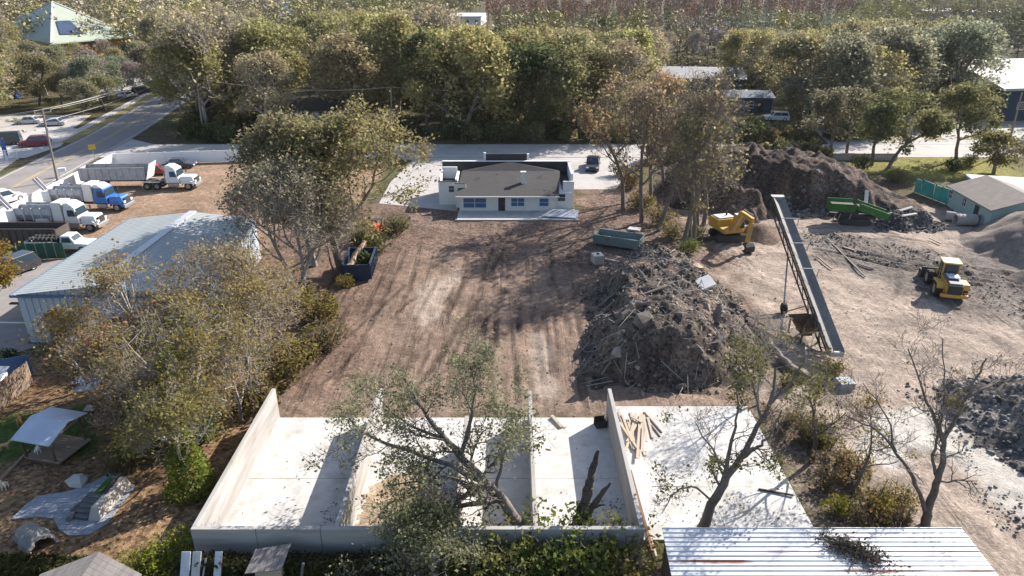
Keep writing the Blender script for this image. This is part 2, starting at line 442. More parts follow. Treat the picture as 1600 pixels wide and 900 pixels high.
def grid_mesh(name, xs, ys, Z, keep=None, mats=(SOIL,)):
    nx, ny = len(xs), len(ys)
    X, Y = np.meshgrid(xs, ys)
    v = np.stack([X, Y, Z], -1).reshape(-1, 3)
    i = np.arange(nx * ny).reshape(ny, nx)
    q = np.stack([i[:-1, :-1], i[:-1, 1:], i[1:, 1:], i[1:, :-1]], -1).reshape(-1, 4)
    if keep is not None:
        kq = (keep[:-1, :-1] | keep[:-1, 1:] | keep[1:, 1:] | keep[1:, :-1]).ravel()
        q = q[kq]
        used = np.unique(q); remap = np.full(nx * ny, -1); remap[used] = np.arange(len(used))
        me = np_mesh(name, v[used], remap[q], mats, smooth=True)
        return me, used
    return np_mesh(name, v, q, mats, smooth=True), np.arange(nx * ny)

def curve(pts, n=8):
    """Catmull-Rom through 2-D points"""
    P = [Vector(p) for p in pts]; P = [2 * P[0] - P[1]] + P + [2 * P[-1] - P[-2]]
    out = []
    for i in range(1, len(P) - 2):
        for k in range(n):
            t = k / n
            out.append(0.5 * ((2 * P[i]) + (P[i + 1] - P[i - 1]) * t + (2 * P[i - 1] - 5 * P[i] + 4 * P[i + 1] - P[i + 2]) * t * t + (3 * P[i] - P[i - 1] - 3 * P[i + 1] + P[i + 2]) * t ** 3))
    return out + [P[-2]]

def build_ground():
    xs, ys = axis_pts(-30, 62, 0.24, -2600, 2600), axis_pts(23, 92, 0.24, -400, 3500)
    X, Y = np.meshgrid(xs, ys)
    litter, moss = np.array((0.105, 0.078, 0.048)), np.array((0.085, 0.08, 0.035))
    n1 = fbm(X * 0.08, Y * 0.08, 4, 1)[..., None]
    C = litter * (1 - smooth01((n1 - 0.4) * 5)) + moss * smooth01((n1 - 0.4) * 5)
    aux = np.zeros(X.shape + (3,)); aux[..., 2] = 0.8
    def lay(mask, col, a):
        nonlocal C, aux
        C = C * (1 - mask[..., None]) + np.array(col) * mask[..., None]
        aux = aux * (1 - mask[..., None]) + np.array(a) * mask[..., None]
    for g in GRASSES: lay(soft(X, Y, g, 1.2), (0.19, 0.175, 0.045), (0, 0, 0.6))
    ml, mf = soft(X, Y, LEFTYARD, 1.0), soft(X, Y, FIELD, 1.2)
    lay(ml, (0.20, 0.125, 0.07), (0, 0, 1.0))
    lay(soft(X, Y, GRASSES[1], 0.8), (0.055, 0.085, 0.02), (0, 0, 0.5))
    mt = soft(X, Y, TRUCKYARD, 1.0)
    lay(mt, (0.275, 0.185, 0.125), (0.25, 0, 0.35))
    lay(mf, (0.205, 0.145, 0.11), (1, 0, 0.3))
    my = soft(X, Y, YARD, 1.6)
    lay(my, (0.30, 0.238, 0.192), (0, 0.45, 0.35))
    nz = fbm(X * 0.12, Y * 0.12, 4, 33)
    # darker churned soil by the house and the rubble, paler scraped strips in the field
    lay(mf * smooth01((Y - 66) / 6 + (nz - 0.5) * 3) * 0.85, (0.15, 0.103, 0.08), (0.5, 0, 1.0))
    lay(mf * smooth01((-10 - X) / 4 + (nz - 0.5) * 3) * 0.75, (0.145, 0.095, 0.072), (0.8, 0, 0.6))
    lay(mf * smooth01((44 - Y) / 3 + (nz - 0.5) * 4) * 0.4, (0.26, 0.19, 0.145), (0.8, 0, 0.2))
    for poly in ([(-8.5, 62), (-7.2, 63), (-5.8, 55), (-7.6, 52.5), (-9.0, 55)], [(-6.2, 66), (-4.8, 66), (-5.8, 58), (-7, 58)], [(1.5, 52), (3, 52), (3.4, 42), (1.6, 42)]):
        lay(mf * soft(X, Y, poly, 0.35) * 0.75, (0.33, 0.265, 0.215), (0.3, 0, 0.1))
    # dark wheel-churned muck in the yard, wet pale patches at its right edge
    lay(my * soft(X, Y, [(30, 78), (46, 72), (60, 62), (66, 50), (54, 47), (40, 54), (36, 63), (31, 69)], 1.6) * 0.85, (0.135, 0.115, 0.10), (0, 1, 0.7))
    lay(my * soft(X, Y, [(23, 33), (27, 40), (25, 40), (21, 36)], 0.6), (0.47, 0.435, 0.39), (0, 0, 0.1))
    lay(my * soft(X, Y, [(26, 40), (29, 40), (32, 30), (28, 29)], 0.6) * 0.9, (0.46, 0.42, 0.37), (0, 0, 0.1))
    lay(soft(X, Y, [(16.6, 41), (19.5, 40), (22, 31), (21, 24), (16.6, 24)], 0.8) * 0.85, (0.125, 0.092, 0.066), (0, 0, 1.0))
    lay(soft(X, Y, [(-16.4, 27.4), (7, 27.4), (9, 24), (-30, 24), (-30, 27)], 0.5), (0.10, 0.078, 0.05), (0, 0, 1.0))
    Z = (fbm(X * 0.6, Y * 0.6, 4, 9) - 0.5) * 0.42 * np.maximum(mf * smooth01((Y - 41) / 2) * smooth01((82.5 - Y) / 2), my * smooth01((88 - Y) / 3) * smooth01((X - 17) / 1.5))
    # wheel tracks: pairs of ruts with thrown-up rims, straight up the field and in curves over the yard
    tr = random.Random(31)
    def rut(pts, w, dep, dark, msk):
        nonlocal Z, C
        for off in (-.95, .95):
            P = []
            for i, p in enumerate(pts):
                q0, q1 = Vector(pts[max(i - 1, 0)]), Vector(pts[min(i + 1, len(pts) - 1)])
                dv = (q1 - q0).normalized(); P.append(Vector(p) + Vector((dv.y, -dv.x)) * off)
            x0, x1, y0, y1 = min(p.x for p in P) - 1, max(p.x for p in P) + 1, min(p.y for p in P) - 1, max(p.y for p in P) + 1
            ix, iy = np.where((xs > x0) & (xs < x1))[0], np.where((ys > y0) & (ys < y1))[0]
            if len(ix) < 2 or len(iy) < 2: continue
            sl = (slice(iy[0], iy[-1] + 1), slice(ix[0], ix[-1] + 1))
            d = np.full(X[sl].shape, 9.0)
            for p, q in zip(P, P[1:]):
                e = q - p; t = np.clip(((X[sl] - p.x) * e.x + (Y[sl] - p.y) * e.y) / (e.length_squared + 1e-9), 0, 1)
                d = np.minimum(d, np.hypot(X[sl] - p.x - t * e.x, Y[sl] - p.y - t * e.y))
            brk = smooth01((fbm(X[sl] * .3 + off, Y[sl] * .3, 3, 40 + len(pts)) - .36) * 6) * msk[sl]
            g = np.exp(-(d / w) ** 2) * brk
            Z[sl] += (-dep * g + dep * .6 * np.exp(-((d - 2 * w) / w) ** 2) * brk)
            C[sl] *= (1 - dark * g)[..., None]
    fm = mf * smooth01((Y - 40.5) / 1.5) * smooth01((81 - Y) / 2)
    for k in range(17):
        x0 = -15 + 20.5 * k / 16 + tr.uniform(-1.6, 1.6); dx = tr.uniform(0, 7.5) if k < 9 else tr.uniform(-2.2, 2.0)
        y0, y1 = tr.uniform(39, 46), tr.uniform(58, 80)
        rut(curve([(x0, y0), (x0 + dx * .4 + tr.uniform(-.4, .4), y0 + (y1 - y0) * .4), (x0 + dx, y1)], 6), tr.uniform(.13, .22), tr.uniform(.06, .13), tr.uniform(.25, .55), fm)
    ym = my * smooth01((86 - Y) / 2) * smooth01((X - 17.5) / 1.5)
    for k in range(22):
        cx, cy, r_, a0 = tr.uniform(22, 52), tr.uniform(30, 74), tr.uniform(7, 26), tr.uniform(0, 6.28)
        rut([(cx + r_ * math.cos(a0 + i * .07), cy + r_ * math.sin(a0 + i * .07)) for i in range(tr.randrange(8, 20))], tr.uniform(.17, .3), tr.uniform(.06, .13), tr.uniform(.15, .38), ym)
    for k in range(9):
        x0, y0 = 33 + 2.6 * k + tr.uniform(-1, 1), 72 - 1.4 * k
        rut([(x0, y0), (x0 + 5, y0 - 4 + tr.uniform(-1, 1)), (x0 + 11, y0 - 9)], .25, .14, .5, ym)
    tm = mt * smooth01((104 - Y) / 3)
    for k in range(7): rut([(-44 + 2 * k, 74 + k), (-41 + 1.5 * k, 84), (-43 + 2.4 * k, 98)], .3, .06, .3, tm)
    Z -= 0.02
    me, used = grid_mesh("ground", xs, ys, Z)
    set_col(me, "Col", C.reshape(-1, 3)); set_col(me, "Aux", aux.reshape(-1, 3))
    return tag(mobj("ground", me), kind="structure")
build_ground()

def sheet(name, pts, z, m, t=0.03, kind="structure", parent=None):
    return MB().slab([(p[0], p[1], z) for p in pts], t).build(name, m, parent, kind=kind, fix=True)

def ribbon(pts, w0, w1):
    """polygon between offsets w0 and w1 to the right of a centre line"""
    out0, out1 = [], []
    for i, p in enumerate(pts):
        a, b = Vector(pts[max(i - 1, 0)]), Vector(pts[min(i + 1, len(pts) - 1)])
        d = (b - a).normalized(); n = Vector((d.y, -d.x))
        out0.append(Vector(p) + n * w0); out1.append(Vector(p) + n * w1)
    return out0, out1

def strip(name, pts, w0, w1, z, m, t=0.03, kind="structure"):
    a, b = ribbon(pts, w0, w1)
    mb = MB()
    for i in range(len(pts) - 1):
        mb.quad((*a[i], z), (*b[i], z), (*b[i + 1], z), (*a[i + 1], z))
        mb.quad((*b[i], z), (*b[i], z - t), (*b[i + 1], z - t), (*b[i + 1], z))
        mb.quad((*a[i], z), (*a[i + 1], z), (*a[i + 1], z - t), (*a[i], z - t))
    return mb.build(name, m, kind=kind, fix=False)

ROAD = curve([(-61, 60), (-66.3, 82), (-69, 95), (-71, 111), (-73.2, 130), (-79, 162), (-90, 220), (-112, 330), (-150, 495), (-200, 680)])
strip("main_road", ROAD, -4.6, 4.6, 0.035, ASPH)
for k, (a, b, m_) in enumerate(((-0.22, -0.1, YLINE), (0.1, 0.22, YLINE), (-4.1, -3.98, WLINE), (3.98, 4.1, WLINE))):
    strip("road_marking", ROAD, a, b, 0.04, m_, 0.003)
strip("sidewalk", [p for p in ROAD if p[1] < 103], -8.0, -6.6, 0.10, WALK, 0.12)
strip("sidewalk", [p for p in ROAD if 122 < p[1] < 240], -8.4, -6.8, 0.10, WALK, 0.12)
strip("verge", [p for p in ROAD if p[1] < 104], 4.7, 6.6, 0.03, GRASS)
strip("verge", [p for p in ROAD if 124 < p[1] < 240], -6.7, -4.7, 0.03, GRASS)
strip("verge", [p for p in ROAD if p[1] < 92], -6.5, -4.7, 0.032, GRASS)
sheet("car_park", [(-64 - 7, 84), (-79, 112), (-81, 126), (-88, 150), (-150, 152), (-150, 84)], 0.02, PAVE)
sheet("car_park", [(-96, 168), (-104, 172), (-112, 208), (-100, 208)], 0.02, PAVE)
sheet("driveway", [(-78.2, 112.5), (-77.5, 121), (-82.5, 136), (-90, 137), (-90, 112.5)], 0.028, WALK)
sheet("side_street", [(-69, 114.2), (-66.5, 112.8), (140, 112.8), (140, 122.3), (-62, 122.3), (-68.5, 127)], 0.031, PAVE)
sheet("forecourt", [W(592, 318)[:2], W(714, 330)[:2], (-6.9, 94.2), (6.9, 94.2), W(962, 296)[:2], W(985, 262)[:2], (22, 112.6), (-21, 112.6), W(645, 250)[:2], W(610, 285)[:2]], 0.024, PAVE)
sheet("right_car_park", [(55, 122.5), (140, 122.5), (140, 150), (60, 150)], 0.022, PAVE)
for x in range(62, 96, 6):
    sheet("island_grass", [(x, 126), (x + 3.5, 126), (x + 3.5, 128.5), (x, 128.5)], 0.05, GRASS)
sheet("left_driveway", [W(0, 560)[:2], W(62, 540)[:2], (-38.8, 50.0), (-38.8, 68), (-48, 68), (-55, 50)], 0.02, ASPH)
sheet("left_driveway_line", [W(0, 503)[:2], W(0, 505)[:2], W(54, 506)[:2], W(54, 504)[:2]], 0.026, WLINE, 0.004)

# soil heaps -------------------------------------------------------------------
def heap(name, label, x0, x1, y0, y1, res, hf, col, col2, clod=0.8, cat="pile", kind=None):
    xs, ys = np.arange(x0, x1 + 1e-6, res), np.arange(y0, y1 + 1e-6, res)
    X, Y = np.meshgrid(xs, ys)
    Z = hf(X, Y)
    me, used = grid_mesh(name, xs - (x0 + x1) / 2, ys - (y0 + y1) / 2, np.maximum(Z, -0.15), Z > -0.1)
    n = (fbm(X * 0.5, Y * 0.5, 4, 77)[..., None] - 0.5) * 4 + 0.5
    C = np.array(col) * (1 - np.clip(n, 0, 1)) + np.array(col2) * np.clip(n, 0, 1)
    set_col(me, "Col", C.reshape(-1, 3)[used])
    A = np.zeros((len(used), 3)); A[:, 2] = clod
    set_col(me, "Aux", A)
    o = mobj(name, me, loc=((x0 + x1) / 2, (y0 + y1) / 2, 0))
    def at(x, y):
        return float(hf(np.array([[float(x)]]), np.array([[float(y)]]))[0, 0])
    return tag(o, label, cat, kind=kind), at

MOUND = [(19, 95), (20, 87), (22.5, 81), (28, 79.5), (32, 81), (34.5, 83.5), (38, 83.2), (43, 83.6), (47, 82.5), (51, 83.5), (52, 90), (50, 98), (46, 106), (36, 110), (26, 109), (20, 102)]
def mound_h(X, Y):
    wx, wy = (fbm(X * 0.18, Y * 0.18, 3, 21) - 0.5) * 5, (fbm(X * 0.18, Y * 0.18, 3, 22) - 0.5) * 4
    d = -sdist(X + wx, Y + wy, MOUND)
    s = np.interp(X, [20, 28, 33, 36, 43, 47], [5.5, 7, 5, 2.3, 2.3, 7])
    s = s + (7 - s) * smooth01((Y - 93) / 3)
    top = np.interp(X + (Y - 90) * .15, [19, 24, 30, 35, 38.5, 41, 44, 48, 52], [3.8, 5.0, 5.2, 5.4, 5.2, 4.5, 3.3, 2.0, 1.2]) - 0.3 * np.maximum(0, Y - 95) + (fbm(X * 0.22, Y * 0.22, 4, 23) - 0.5) * 2.6
    bite = 2.6 * np.exp(-(((X - 30) / 3.2) ** 2 + ((Y - 86) / 2.2) ** 2)) + 2.2 * np.exp(-(((X - 25.5) / 2.4) ** 2 + ((Y - 84.5) / 2.0) ** 2))
    rough = (fbm(X * 0.8, Y * 0.8, 5, 24) - 0.5) * 2.2 - np.abs(fbm(X * 0.4, Y * 0.4, 3, 25) - 0.5) * 3.6 + 0.6
    z = top * smooth01(d / s) + np.clip(d * .7, 0, 1) * rough * np.where(X < 35, 1.0, .6)
    return np.where(d > 0, np.maximum(z - bite * np.clip(d, 0, 1), 0.03), d * 0.5)
heap("dirt_mound", "huge dark earth mound with a steep cut face behind the yellow excavator", 16.5, 55, 77, 112, 0.26, mound_h, (0.062, 0.047, 0.04), (0.14, 0.10, 0.078), 1.0, "dirt mound")  # brown soil, toned darker overall to carry the shade of the cut face

def cone(cx, cy, r, h, seed, sq=1.0):
    def f(X, Y):
        d = np.hypot((X - cx), (Y - cy) / sq) + (fbm(X * 0.3, Y * 0.3, 3, seed) - 0.5) * r * 0.35
        return h * (1 - d / r) + (fbm(X * 1.3, Y * 1.3, 4, seed + 1) - 0.5) * 0.25 - 0.25 * np.maximum(0, 1 - d / (0.3 * r))
    return f
heap("sand_pile", "smooth grey sand heap at the right edge beyond the wheel loader", 46, 66, 60, 82, 0.3, cone(57.5, 71, 8.5, 5.2, 41), (0.20, 0.16, 0.135), (0.25, 0.205, 0.17), 0.1, "sand pile")
heap("sand_pile", "second lower grey heap at the right edge, nearest the wheel loader", 44, 66, 52, 70, 0.3, cone(55.0, 61, 6.5, 3.8, 45), (0.17, 0.14, 0.12), (0.23, 0.19, 0.16), 0.1, "sand pile")
RUBBLE = [(29.3, 41.5), (31, 44), (36, 45), (46, 44), (48, 34), (44, 27), (34.5, 27), (31, 30.5), (29.6, 35.5)]
def rubble_h(X, Y):
    d = -sdist(X, Y, RUBBLE) + (fbm(X * 0.4, Y * 0.4, 3, 51) - 0.5) * 2
    return np.where(d > 0, 2.6 * smooth01(d / 6) + np.clip(d, 0, 1) * (fbm(X * 0.9, Y * 0.9, 4, 52) - 0.4) * 0.9, d * 0.4)
_, rub_at = heap("rubble_heap", "dark heap of broken asphalt at the lower right edge", 25, 50, 24, 47, 0.25, rubble_h, (0.10, 0.09, 0.083), (0.16, 0.14, 0.125), 1.0, "rubble heap")
DEB = [(4.8, 46), (6.2, 43.4), (11, 42.4), (16.5, 43.2), (19.5, 47), (20.5, 53), (20, 60), (18.5, 66.5), (13, 69), (8.6, 65.5), (6.6, 60), (6.9, 54), (5.6, 50)]
def deb_h(X, Y):
    d = -sdist(X + (fbm(X * .3, Y * .3, 3, 61) - .5) * 2.4, Y, DEB)
    hh = 2.0 + 1.9 * np.exp(-(((X - 11) / 4) ** 2 + ((Y - 48.5) / 4.5) ** 2)) + 1.2 * np.exp(-(((X - 13) / 4) ** 2 + ((Y - 60) / 5) ** 2))
    return np.where(d > 0, hh * smooth01(d / 3.2) + np.clip(d, 0, 1) * ((fbm(X * 0.7, Y * 0.7, 4, 62) - 0.5) * 2.1), d * 0.4)
_, deb_at = heap("debris_heap", "long dark heap of earth, broken concrete and roots beside the graded field", 2.5, 23.5, 39.5, 71.5, 0.22, deb_h, (0.066, 0.053, 0.045), (0.155, 0.118, 0.092), 1.0, "debris heap")
SCREEN_PILE = [(42, 77.5), (43, 81.5), (47, 83), (50, 81), (51.2, 78.5), (48, 77), (45, 76.5)]
def sp_h(X, Y):
    d = -sdist(X, Y, SCREEN_PILE) + (fbm(X * 0.5, Y * 0.5, 3, 71) - 0.5) * 1.5
    return np.where(d > 0, 1.7 * smooth01(d / 2.6) + np.clip(d, 0, 1) * (fbm(X, Y, 4, 72) - 0.4) * 0.7, d * 0.4)
_, sp_at = heap("asphalt_heap", "low heap of black asphalt lumps beside the green screening machine", 41, 60, 75, 86, 0.25, sp_h, (0.06, 0.055, 0.052), (0.12, 0.105, 0.095), 1.0, "asphalt heap")
heap("dirt_heap", "small cone of brown soil under the conveyor's high end", 24, 31, 72, 79, 0.25, cone(27.8, 75.5, 2.6, 1.7, 81), (0.15, 0.105, 0.08), (0.19, 0.135, 0.10), 0.4, "dirt heap")
# ------------------------------------------------------------------ trees
def env_len(p, d, c, rad):
    """distance from p along d to the crown's ellipsoid"""
    q = Vector(((p.x - c.x) / rad.x, (p.y - c.y) / rad.y, (p.z - c.z) / rad.z))
    e = Vector((d.x / rad.x, d.y / rad.y, d.z / rad.z))
    A, Bq, Cq = e.dot(e), 2 * q.dot(e), q.dot(q) - 1
    D = Bq * Bq - 4 * A * Cq
    if D < 0: return 0.6
    t = (-Bq + math.sqrt(D)) / (2 * A)
    return max(t, 0.5)

def skeleton(rg, H, Rc, fork=0.3, limbs=6, sub=(6, 5, 0), lean=(0, 0), wander=0.22, stems=1, r0=None, flat=1.0, up=0.12):
    """segments (p0, p1, r0, r1, level) and twig points of one tree standing at the origin"""
    segs, tips = [], []
    r0 = r0 or H * 0.022
    zc = (fork * H * 0.85 + H) / 2
    c, rad = Vector((lean[0] * 0.8, lean[1] * 0.8, zc)), Vector((Rc, Rc * flat, (H - fork * H * 0.85) / 2 * 1.02))
    def rnd(s): return Vector((rg.gauss(0, s), rg.gauss(0, s), rg.gauss(0, s)))
    def grow(p, d, ln, r, lev, last):
        n = (6, 5, 4, 3, 2)[lev]
        pts, q, dd = [p], p, d.normalized()
        for k in range(n):
            dd = (dd + rnd(wander * (0.6 if lev == 0 else 1.0)) + Vector((0, 0, up * (1 if lev else 0.5)))).normalized()
            q = q + dd * (ln / n)
            pts.append(q)
        e = 0.35 if lev < 2 else 0.25
        for k in range(n):
            a, b = k / n, (k + 1) / n
            segs.append((pts[k], pts[k + 1], r * (1 - (1 - e) * a), r * (1 - (1 - e) * b), lev))
        if lev >= last:
            tips.extend(pts[1:])
            return pts
        cnt = sub[lev - 1] if lev else limbs
        for k in range(cnt):
            t = (fork + (1 - fork) * (k + rg.random()) / cnt) if lev == 0 else 0.25 + 0.75 * (k + rg.random()) / cnt
            t = min(t, 0.98)
            i = min(int(t * n), n - 1)
            o = pts[i].lerp(pts[i + 1], t * n - i)
            ax = (pts[i + 1] - pts[i]).normalized()
            side = rnd(1.0); side = (side - ax * side.dot(ax)).normalized()
            if lev == 0:
                az = 2.4 * k + rg.random() * 0.8
                side = Vector((math.cos(az), math.sin(az), 0))
                spread_ = 1.15 - 0.65 * (t - fork) / (1 - fork)
            else: spread_ = 0.75 + 0.4 * rg.random()
            nd = (ax * (1 - 0.35 * spread_) + side * spread_).normalized()
            L_ = env_len(o, nd, c, rad) * (0.8 + 0.25 * rg.random())
            L_ = min(L_, ln * (1.3 if lev == 0 else 0.75))
            rr = r * (1 - (1 - e) * t)
            grow(o, nd, max(L_, 0.5), rr * (0.62 if lev == 0 else 0.5), lev + 1, last)
        return pts
    last = 1 + len([s for s in sub if s])
    for s in range(stems):
        az = 6.283 * s / max(stems, 1) + rg.random()
        off = Vector((math.cos(az), math.sin(az), 0)) * (0.35 * (stems > 1))
        d = Vector((lean[0] / H, lean[1] / H, 1)) + off * 0.45
        grow(off, d, H * (0.86 if stems == 1 else 0.8 + 0.1 * rg.random()), r0 / stems ** 0.4, 0, last)
    return segs, tips

def tube_arrays(segs, n):
    P0 = np.array([s[0] for s in segs]); P1 = np.array([s[1] for s in segs])
    r0 = np.array([s[2] for s in segs]); r1 = np.array([s[3] for s in segs])
    d = P1 - P0; d /= np.linalg.norm(d, axis=1, keepdims=True) + 1e-9
    P1 = P1 + d * (r1[:, None] * 0.3)
    a = np.cross(d, np.where(np.abs(d[:, 2:3]) < 0.9, np.array([[0, 0, 1.0]]), np.array([[1.0, 0, 0]])))
    a /= np.linalg.norm(a, axis=1, keepdims=True) + 1e-9
    b = np.cross(d, a)
    th = np.arange(n) * 2 * math.pi / n
    ring = a[:, None, :] * np.cos(th)[None, :, None] + b[:, None, :] * np.sin(th)[None, :, None]
    v = np.concatenate([P0[:, None, :] + ring * r0[:, None, None], P1[:, None, :] + ring * r1[:, None, None]], 1).reshape(-1, 3)
    k = np.arange(n); base = (np.arange(len(segs)) * 2 * n)[:, None]
    q = np.stack([base + k, base + (k + 1) % n, base + n + (k + 1) % n, base + n + k], -1).reshape(-1, 4)
    return v, q

def leaf_arrays(nrg, pts, size, up=0.35):
    """rhombic leaf sprays, one face each, at the given points"""
    n = len(pts)
    nrm = nrg.normal(size=(n, 3)); nrm[:, 2] = np.abs(nrm[:, 2]) + up
    nrm /= np.linalg.norm(nrm, axis=1, keepdims=True)
    t = np.cross(nrm, nrg.normal(size=(n, 3))); t /= np.linalg.norm(t, axis=1, keepdims=True) + 1e-9
    b = np.cross(nrm, t)
    s = size * (0.45 + 1.3 * nrg.uniform(0, 1, (n, 1)) ** 1.8)
    v = np.stack([pts - t * s * 0.62, pts - b * s * 0.38, pts + t * s * 0.62, pts + b * s * 0.38], 1)
    v[:, 1] += nrm * s * 0.12; v[:, 3] += nrm * s * 0.12
    return v.reshape(-1, 3), np.arange(4 * n).reshape(n, 4)

def join_arrays(parts):
    vs_, qs, ms, o = [], [], [], 0
    for v, q, m_ in parts:
        vs_.append(v); qs.append(q + o); ms.append(np.full(len(q), m_)); o += len(v)
    return np.concatenate(vs_), np.concatenate(qs), np.concatenate(ms)

def tree_meshes(seed, H, Rc, leaves=8000, size=0.22, clump=0.5, bark=BARK, twig_r=0.012, keep=1.0, trunk_n=8, twig_n=3, **kw):
    rg, nrg = random.Random(seed), np.random.default_rng(seed)
    segs, tips = skeleton(rg, H, Rc, **kw)
    wood = [s for s in segs if s[4] <= 1]
    fine = [(s[0], s[1], max(s[2], twig_r), max(s[3], twig_r * 0.7), s[4]) for s in segs if s[4] >= 2]
    me_t = np_mesh("trunk", *tube_arrays(wood, trunk_n), [bark], smooth=True)
    parts = [(*tube_arrays(fine, twig_n), 1)]
    if leaves:
        T = np.array(tips)
        if keep < 1:                                   # foliage only on some boughs
            f = fbm(T[:, 0] * 0.45 + seed, T[:, 1] * 0.45 + T[:, 2] * 0.6, 3, seed)
            T = T[np.argsort(f)[: max(int(len(T) * keep), 10)]]
        wgt = nrg.gamma(0.6, 1.0, len(T)); wgt /= wgt.sum()
        pts = T[nrg.choice(len(T), leaves, p=wgt)] + nrg.normal(size=(leaves, 3)) * np.array([clump, clump, clump * 0.7])
        pts[:, 2] = np.maximum(pts[:, 2], 0.1)
        parts.append((*leaf_arrays(nrg, pts, size), 0))
    v, q, m_ = join_arrays(parts)
    me_c = np_mesh("crown", v, q, [LEAF, bark], m_)
    return me_t, me_c

def P3(px, py, y):
    """the point at depth y that the photograph shows at that pixel"""
    r = W(px, py, 0.0) - Vector((0, 0, CAM_H))
    return Vector((0, 0, CAM_H)) + r * (y / r.y)

def limb_tree(seed, base, limbs, leaves, size, clump, bark, kids=7, len1=2.2, sub=(5, 4), twig_r=0.012, keep=1.0, up=0.08, wander=0.24, start=0.25):
    """a tree whose trunk and main boughs follow given courses; finer wood grows from them at random"""
    rg, nrg = random.Random(seed), np.random.default_rng(seed)
    wood, fine, tips = [], [], []
    rnd = lambda s: Vector((rg.gauss(0, s), rg.gauss(0, s), rg.gauss(0, s)))
    def grow(p, d, ln, r, lev):
        n = (4, 4, 3)[min(lev, 2)]
        pts, q, dd = [p], p, d.normalized()
        for k in range(n):
            dd = (dd + rnd(wander) + Vector((0, 0, up))).normalized(); q = q + dd * (ln / n); pts.append(q)
        for k in range(n):
            fine.append((pts[k], pts[k + 1], max(r * (1 - .7 * k / n), twig_r), max(r * (1 - .7 * (k + 1) / n), twig_r * .7), 2))
        if lev >= len(sub): tips.extend(pts[1:]); return
        for k in range(sub[lev]):
            t = .2 + .8 * (k + rg.random()) / sub[lev]; i = min(int(t * n), n - 1); o = pts[i].lerp(pts[i + 1], min(t * n - i, 1))
            ax = (pts[i + 1] - pts[i]).normalized(); sd2 = rnd(1); sd2 = (sd2 - ax * sd2.dot(ax)).normalized()
            grow(o, ax * .75 + sd2 * rg.uniform(.6, 1.1), ln * rg.uniform(.4, .65), r * .5, lev + 1)
    base = Vector(base)
    for pts, r0, r1, nk in limbs:
        c = []
        Q = [Vector(p) - base for p in pts]; Q = [2 * Q[0] - Q[1]] + Q + [2 * Q[-1] - Q[-2]]
        for i in range(1, len(Q) - 2):
            for k in range(4):
                t = k / 4
                c.append(0.5 * ((2 * Q[i]) + (Q[i + 1] - Q[i - 1]) * t + (2 * Q[i - 1] - 5 * Q[i] + 4 * Q[i + 1] - Q[i + 2]) * t * t + (3 * Q[i] - Q[i - 1] - 3 * Q[i + 1] + Q[i + 2]) * t ** 3))
        c.append(Q[-2])
        c = [p + rnd(.035) * (i > 0) for i, p in enumerate(c)]
        n = len(c) - 1
        for i in range(n):
            f = lambda k: r0 + (r1 - r0) * (k / n) ** .8
            wood.append((c[i], c[i + 1], f(i), f(i + 1), 0))
        for k in range(nk):
            t = start + (1 - start) * (k + rg.random()) / nk; i = min(int(t * n), n - 1); o = c[i].lerp(c[i + 1], min(t * n - i, 1))
            ax = (c[i + 1] - c[i]).normalized(); sd2 = rnd(1); sd2 = (sd2 - ax * sd2.dot(ax)).normalized()
            grow(o, ax * .7 + sd2, len1 * rg.uniform(.6, 1.25), max((r0 + (r1 - r0) * t) * .45, twig_r), 0)
    me_t = np_mesh("trunk", *tube_arrays(wood, 9), [bark], smooth=True)
    parts = [(*tube_arrays(fine, 3), 1)]
    T = np.array(tips)
    if keep < 1:
        f = fbm(T[:, 0] * .5 + seed, T[:, 1] * .5 + T[:, 2] * .7, 3, seed); T = T[np.argsort(f)[: int(len(T) * keep)]]
    if leaves:
        wgt = nrg.gamma(1.0, 1.0, len(T)); wgt /= wgt.sum()
        pts = T[nrg.choice(len(T), leaves, p=wgt)] + nrg.normal(size=(leaves, 3)) * clump
        pts[:, 2] = np.maximum(pts[:, 2], .1)
        parts.append((*leaf_arrays(nrg, pts, size), 0))
    v, q, m_ = join_arrays(parts)
    return me_t, np_mesh("crown", v, q, [LEAF, bark], m_)

def plant_tree(name, label, loc, meshes, color, rz=0.0, sc=1.0, group=None, cat="tree", sz=None):
    t = thing(name, label, cat, loc, rz, group)
    t.scale = (sc, sc, sz or sc)
    mobj("trunk", meshes[0], t)
    mobj("crown", meshes[1], t, color=color)
    return t

def shrub_mesh(seed, rx, ry, h, leaves, size, stems=8, lobes=7, bark=BARK):
    rg, nrg = random.Random(seed), np.random.default_rng(seed)
    cs = [(rg.uniform(-.7, .7) * rx, rg.uniform(-.7, .7) * ry, h * rg.uniform(.3, .7), rg.uniform(.3, .55)) for _ in range(lobes)]
    idx = nrg.integers(0, lobes, leaves)
    C = np.array(cs)[idx]
    d = nrg.normal(size=(leaves, 3)); d /= np.linalg.norm(d, axis=1, keepdims=True)
    rad = nrg.uniform(0.25, 1, (leaves, 1)) ** 0.4
    pts = C[:, :3] + d * rad * np.stack([C[:, 3] * rx, C[:, 3] * ry, C[:, 3] * h * 0.9], 1)
    pts[:, 2] = np.abs(pts[:, 2])
    segs = []
    for k in range(stems):
        c = cs[k % lobes]
        p = Vector((c[0] * 0.4, c[1] * 0.4, 0)); e = Vector((c[0] + rg.gauss(0, .2 * rx), c[1] + rg.gauss(0, .2 * ry), min(h, c[2] + 0.5 * h * rg.random())))
        m_ = p.lerp(e, 0.5) + Vector((rg.gauss(0, .1), rg.gauss(0, .1), 0.1))
        segs += [(p, m_, 0.035, 0.025, 2), (m_, e, 0.025, 0.01, 2)]
    st = np_mesh("stem", *tube_arrays(segs, 4), [bark])
    v, q = leaf_arrays(nrg, pts, size)
    return st, np_mesh("foliage", v, q, [LEAF])

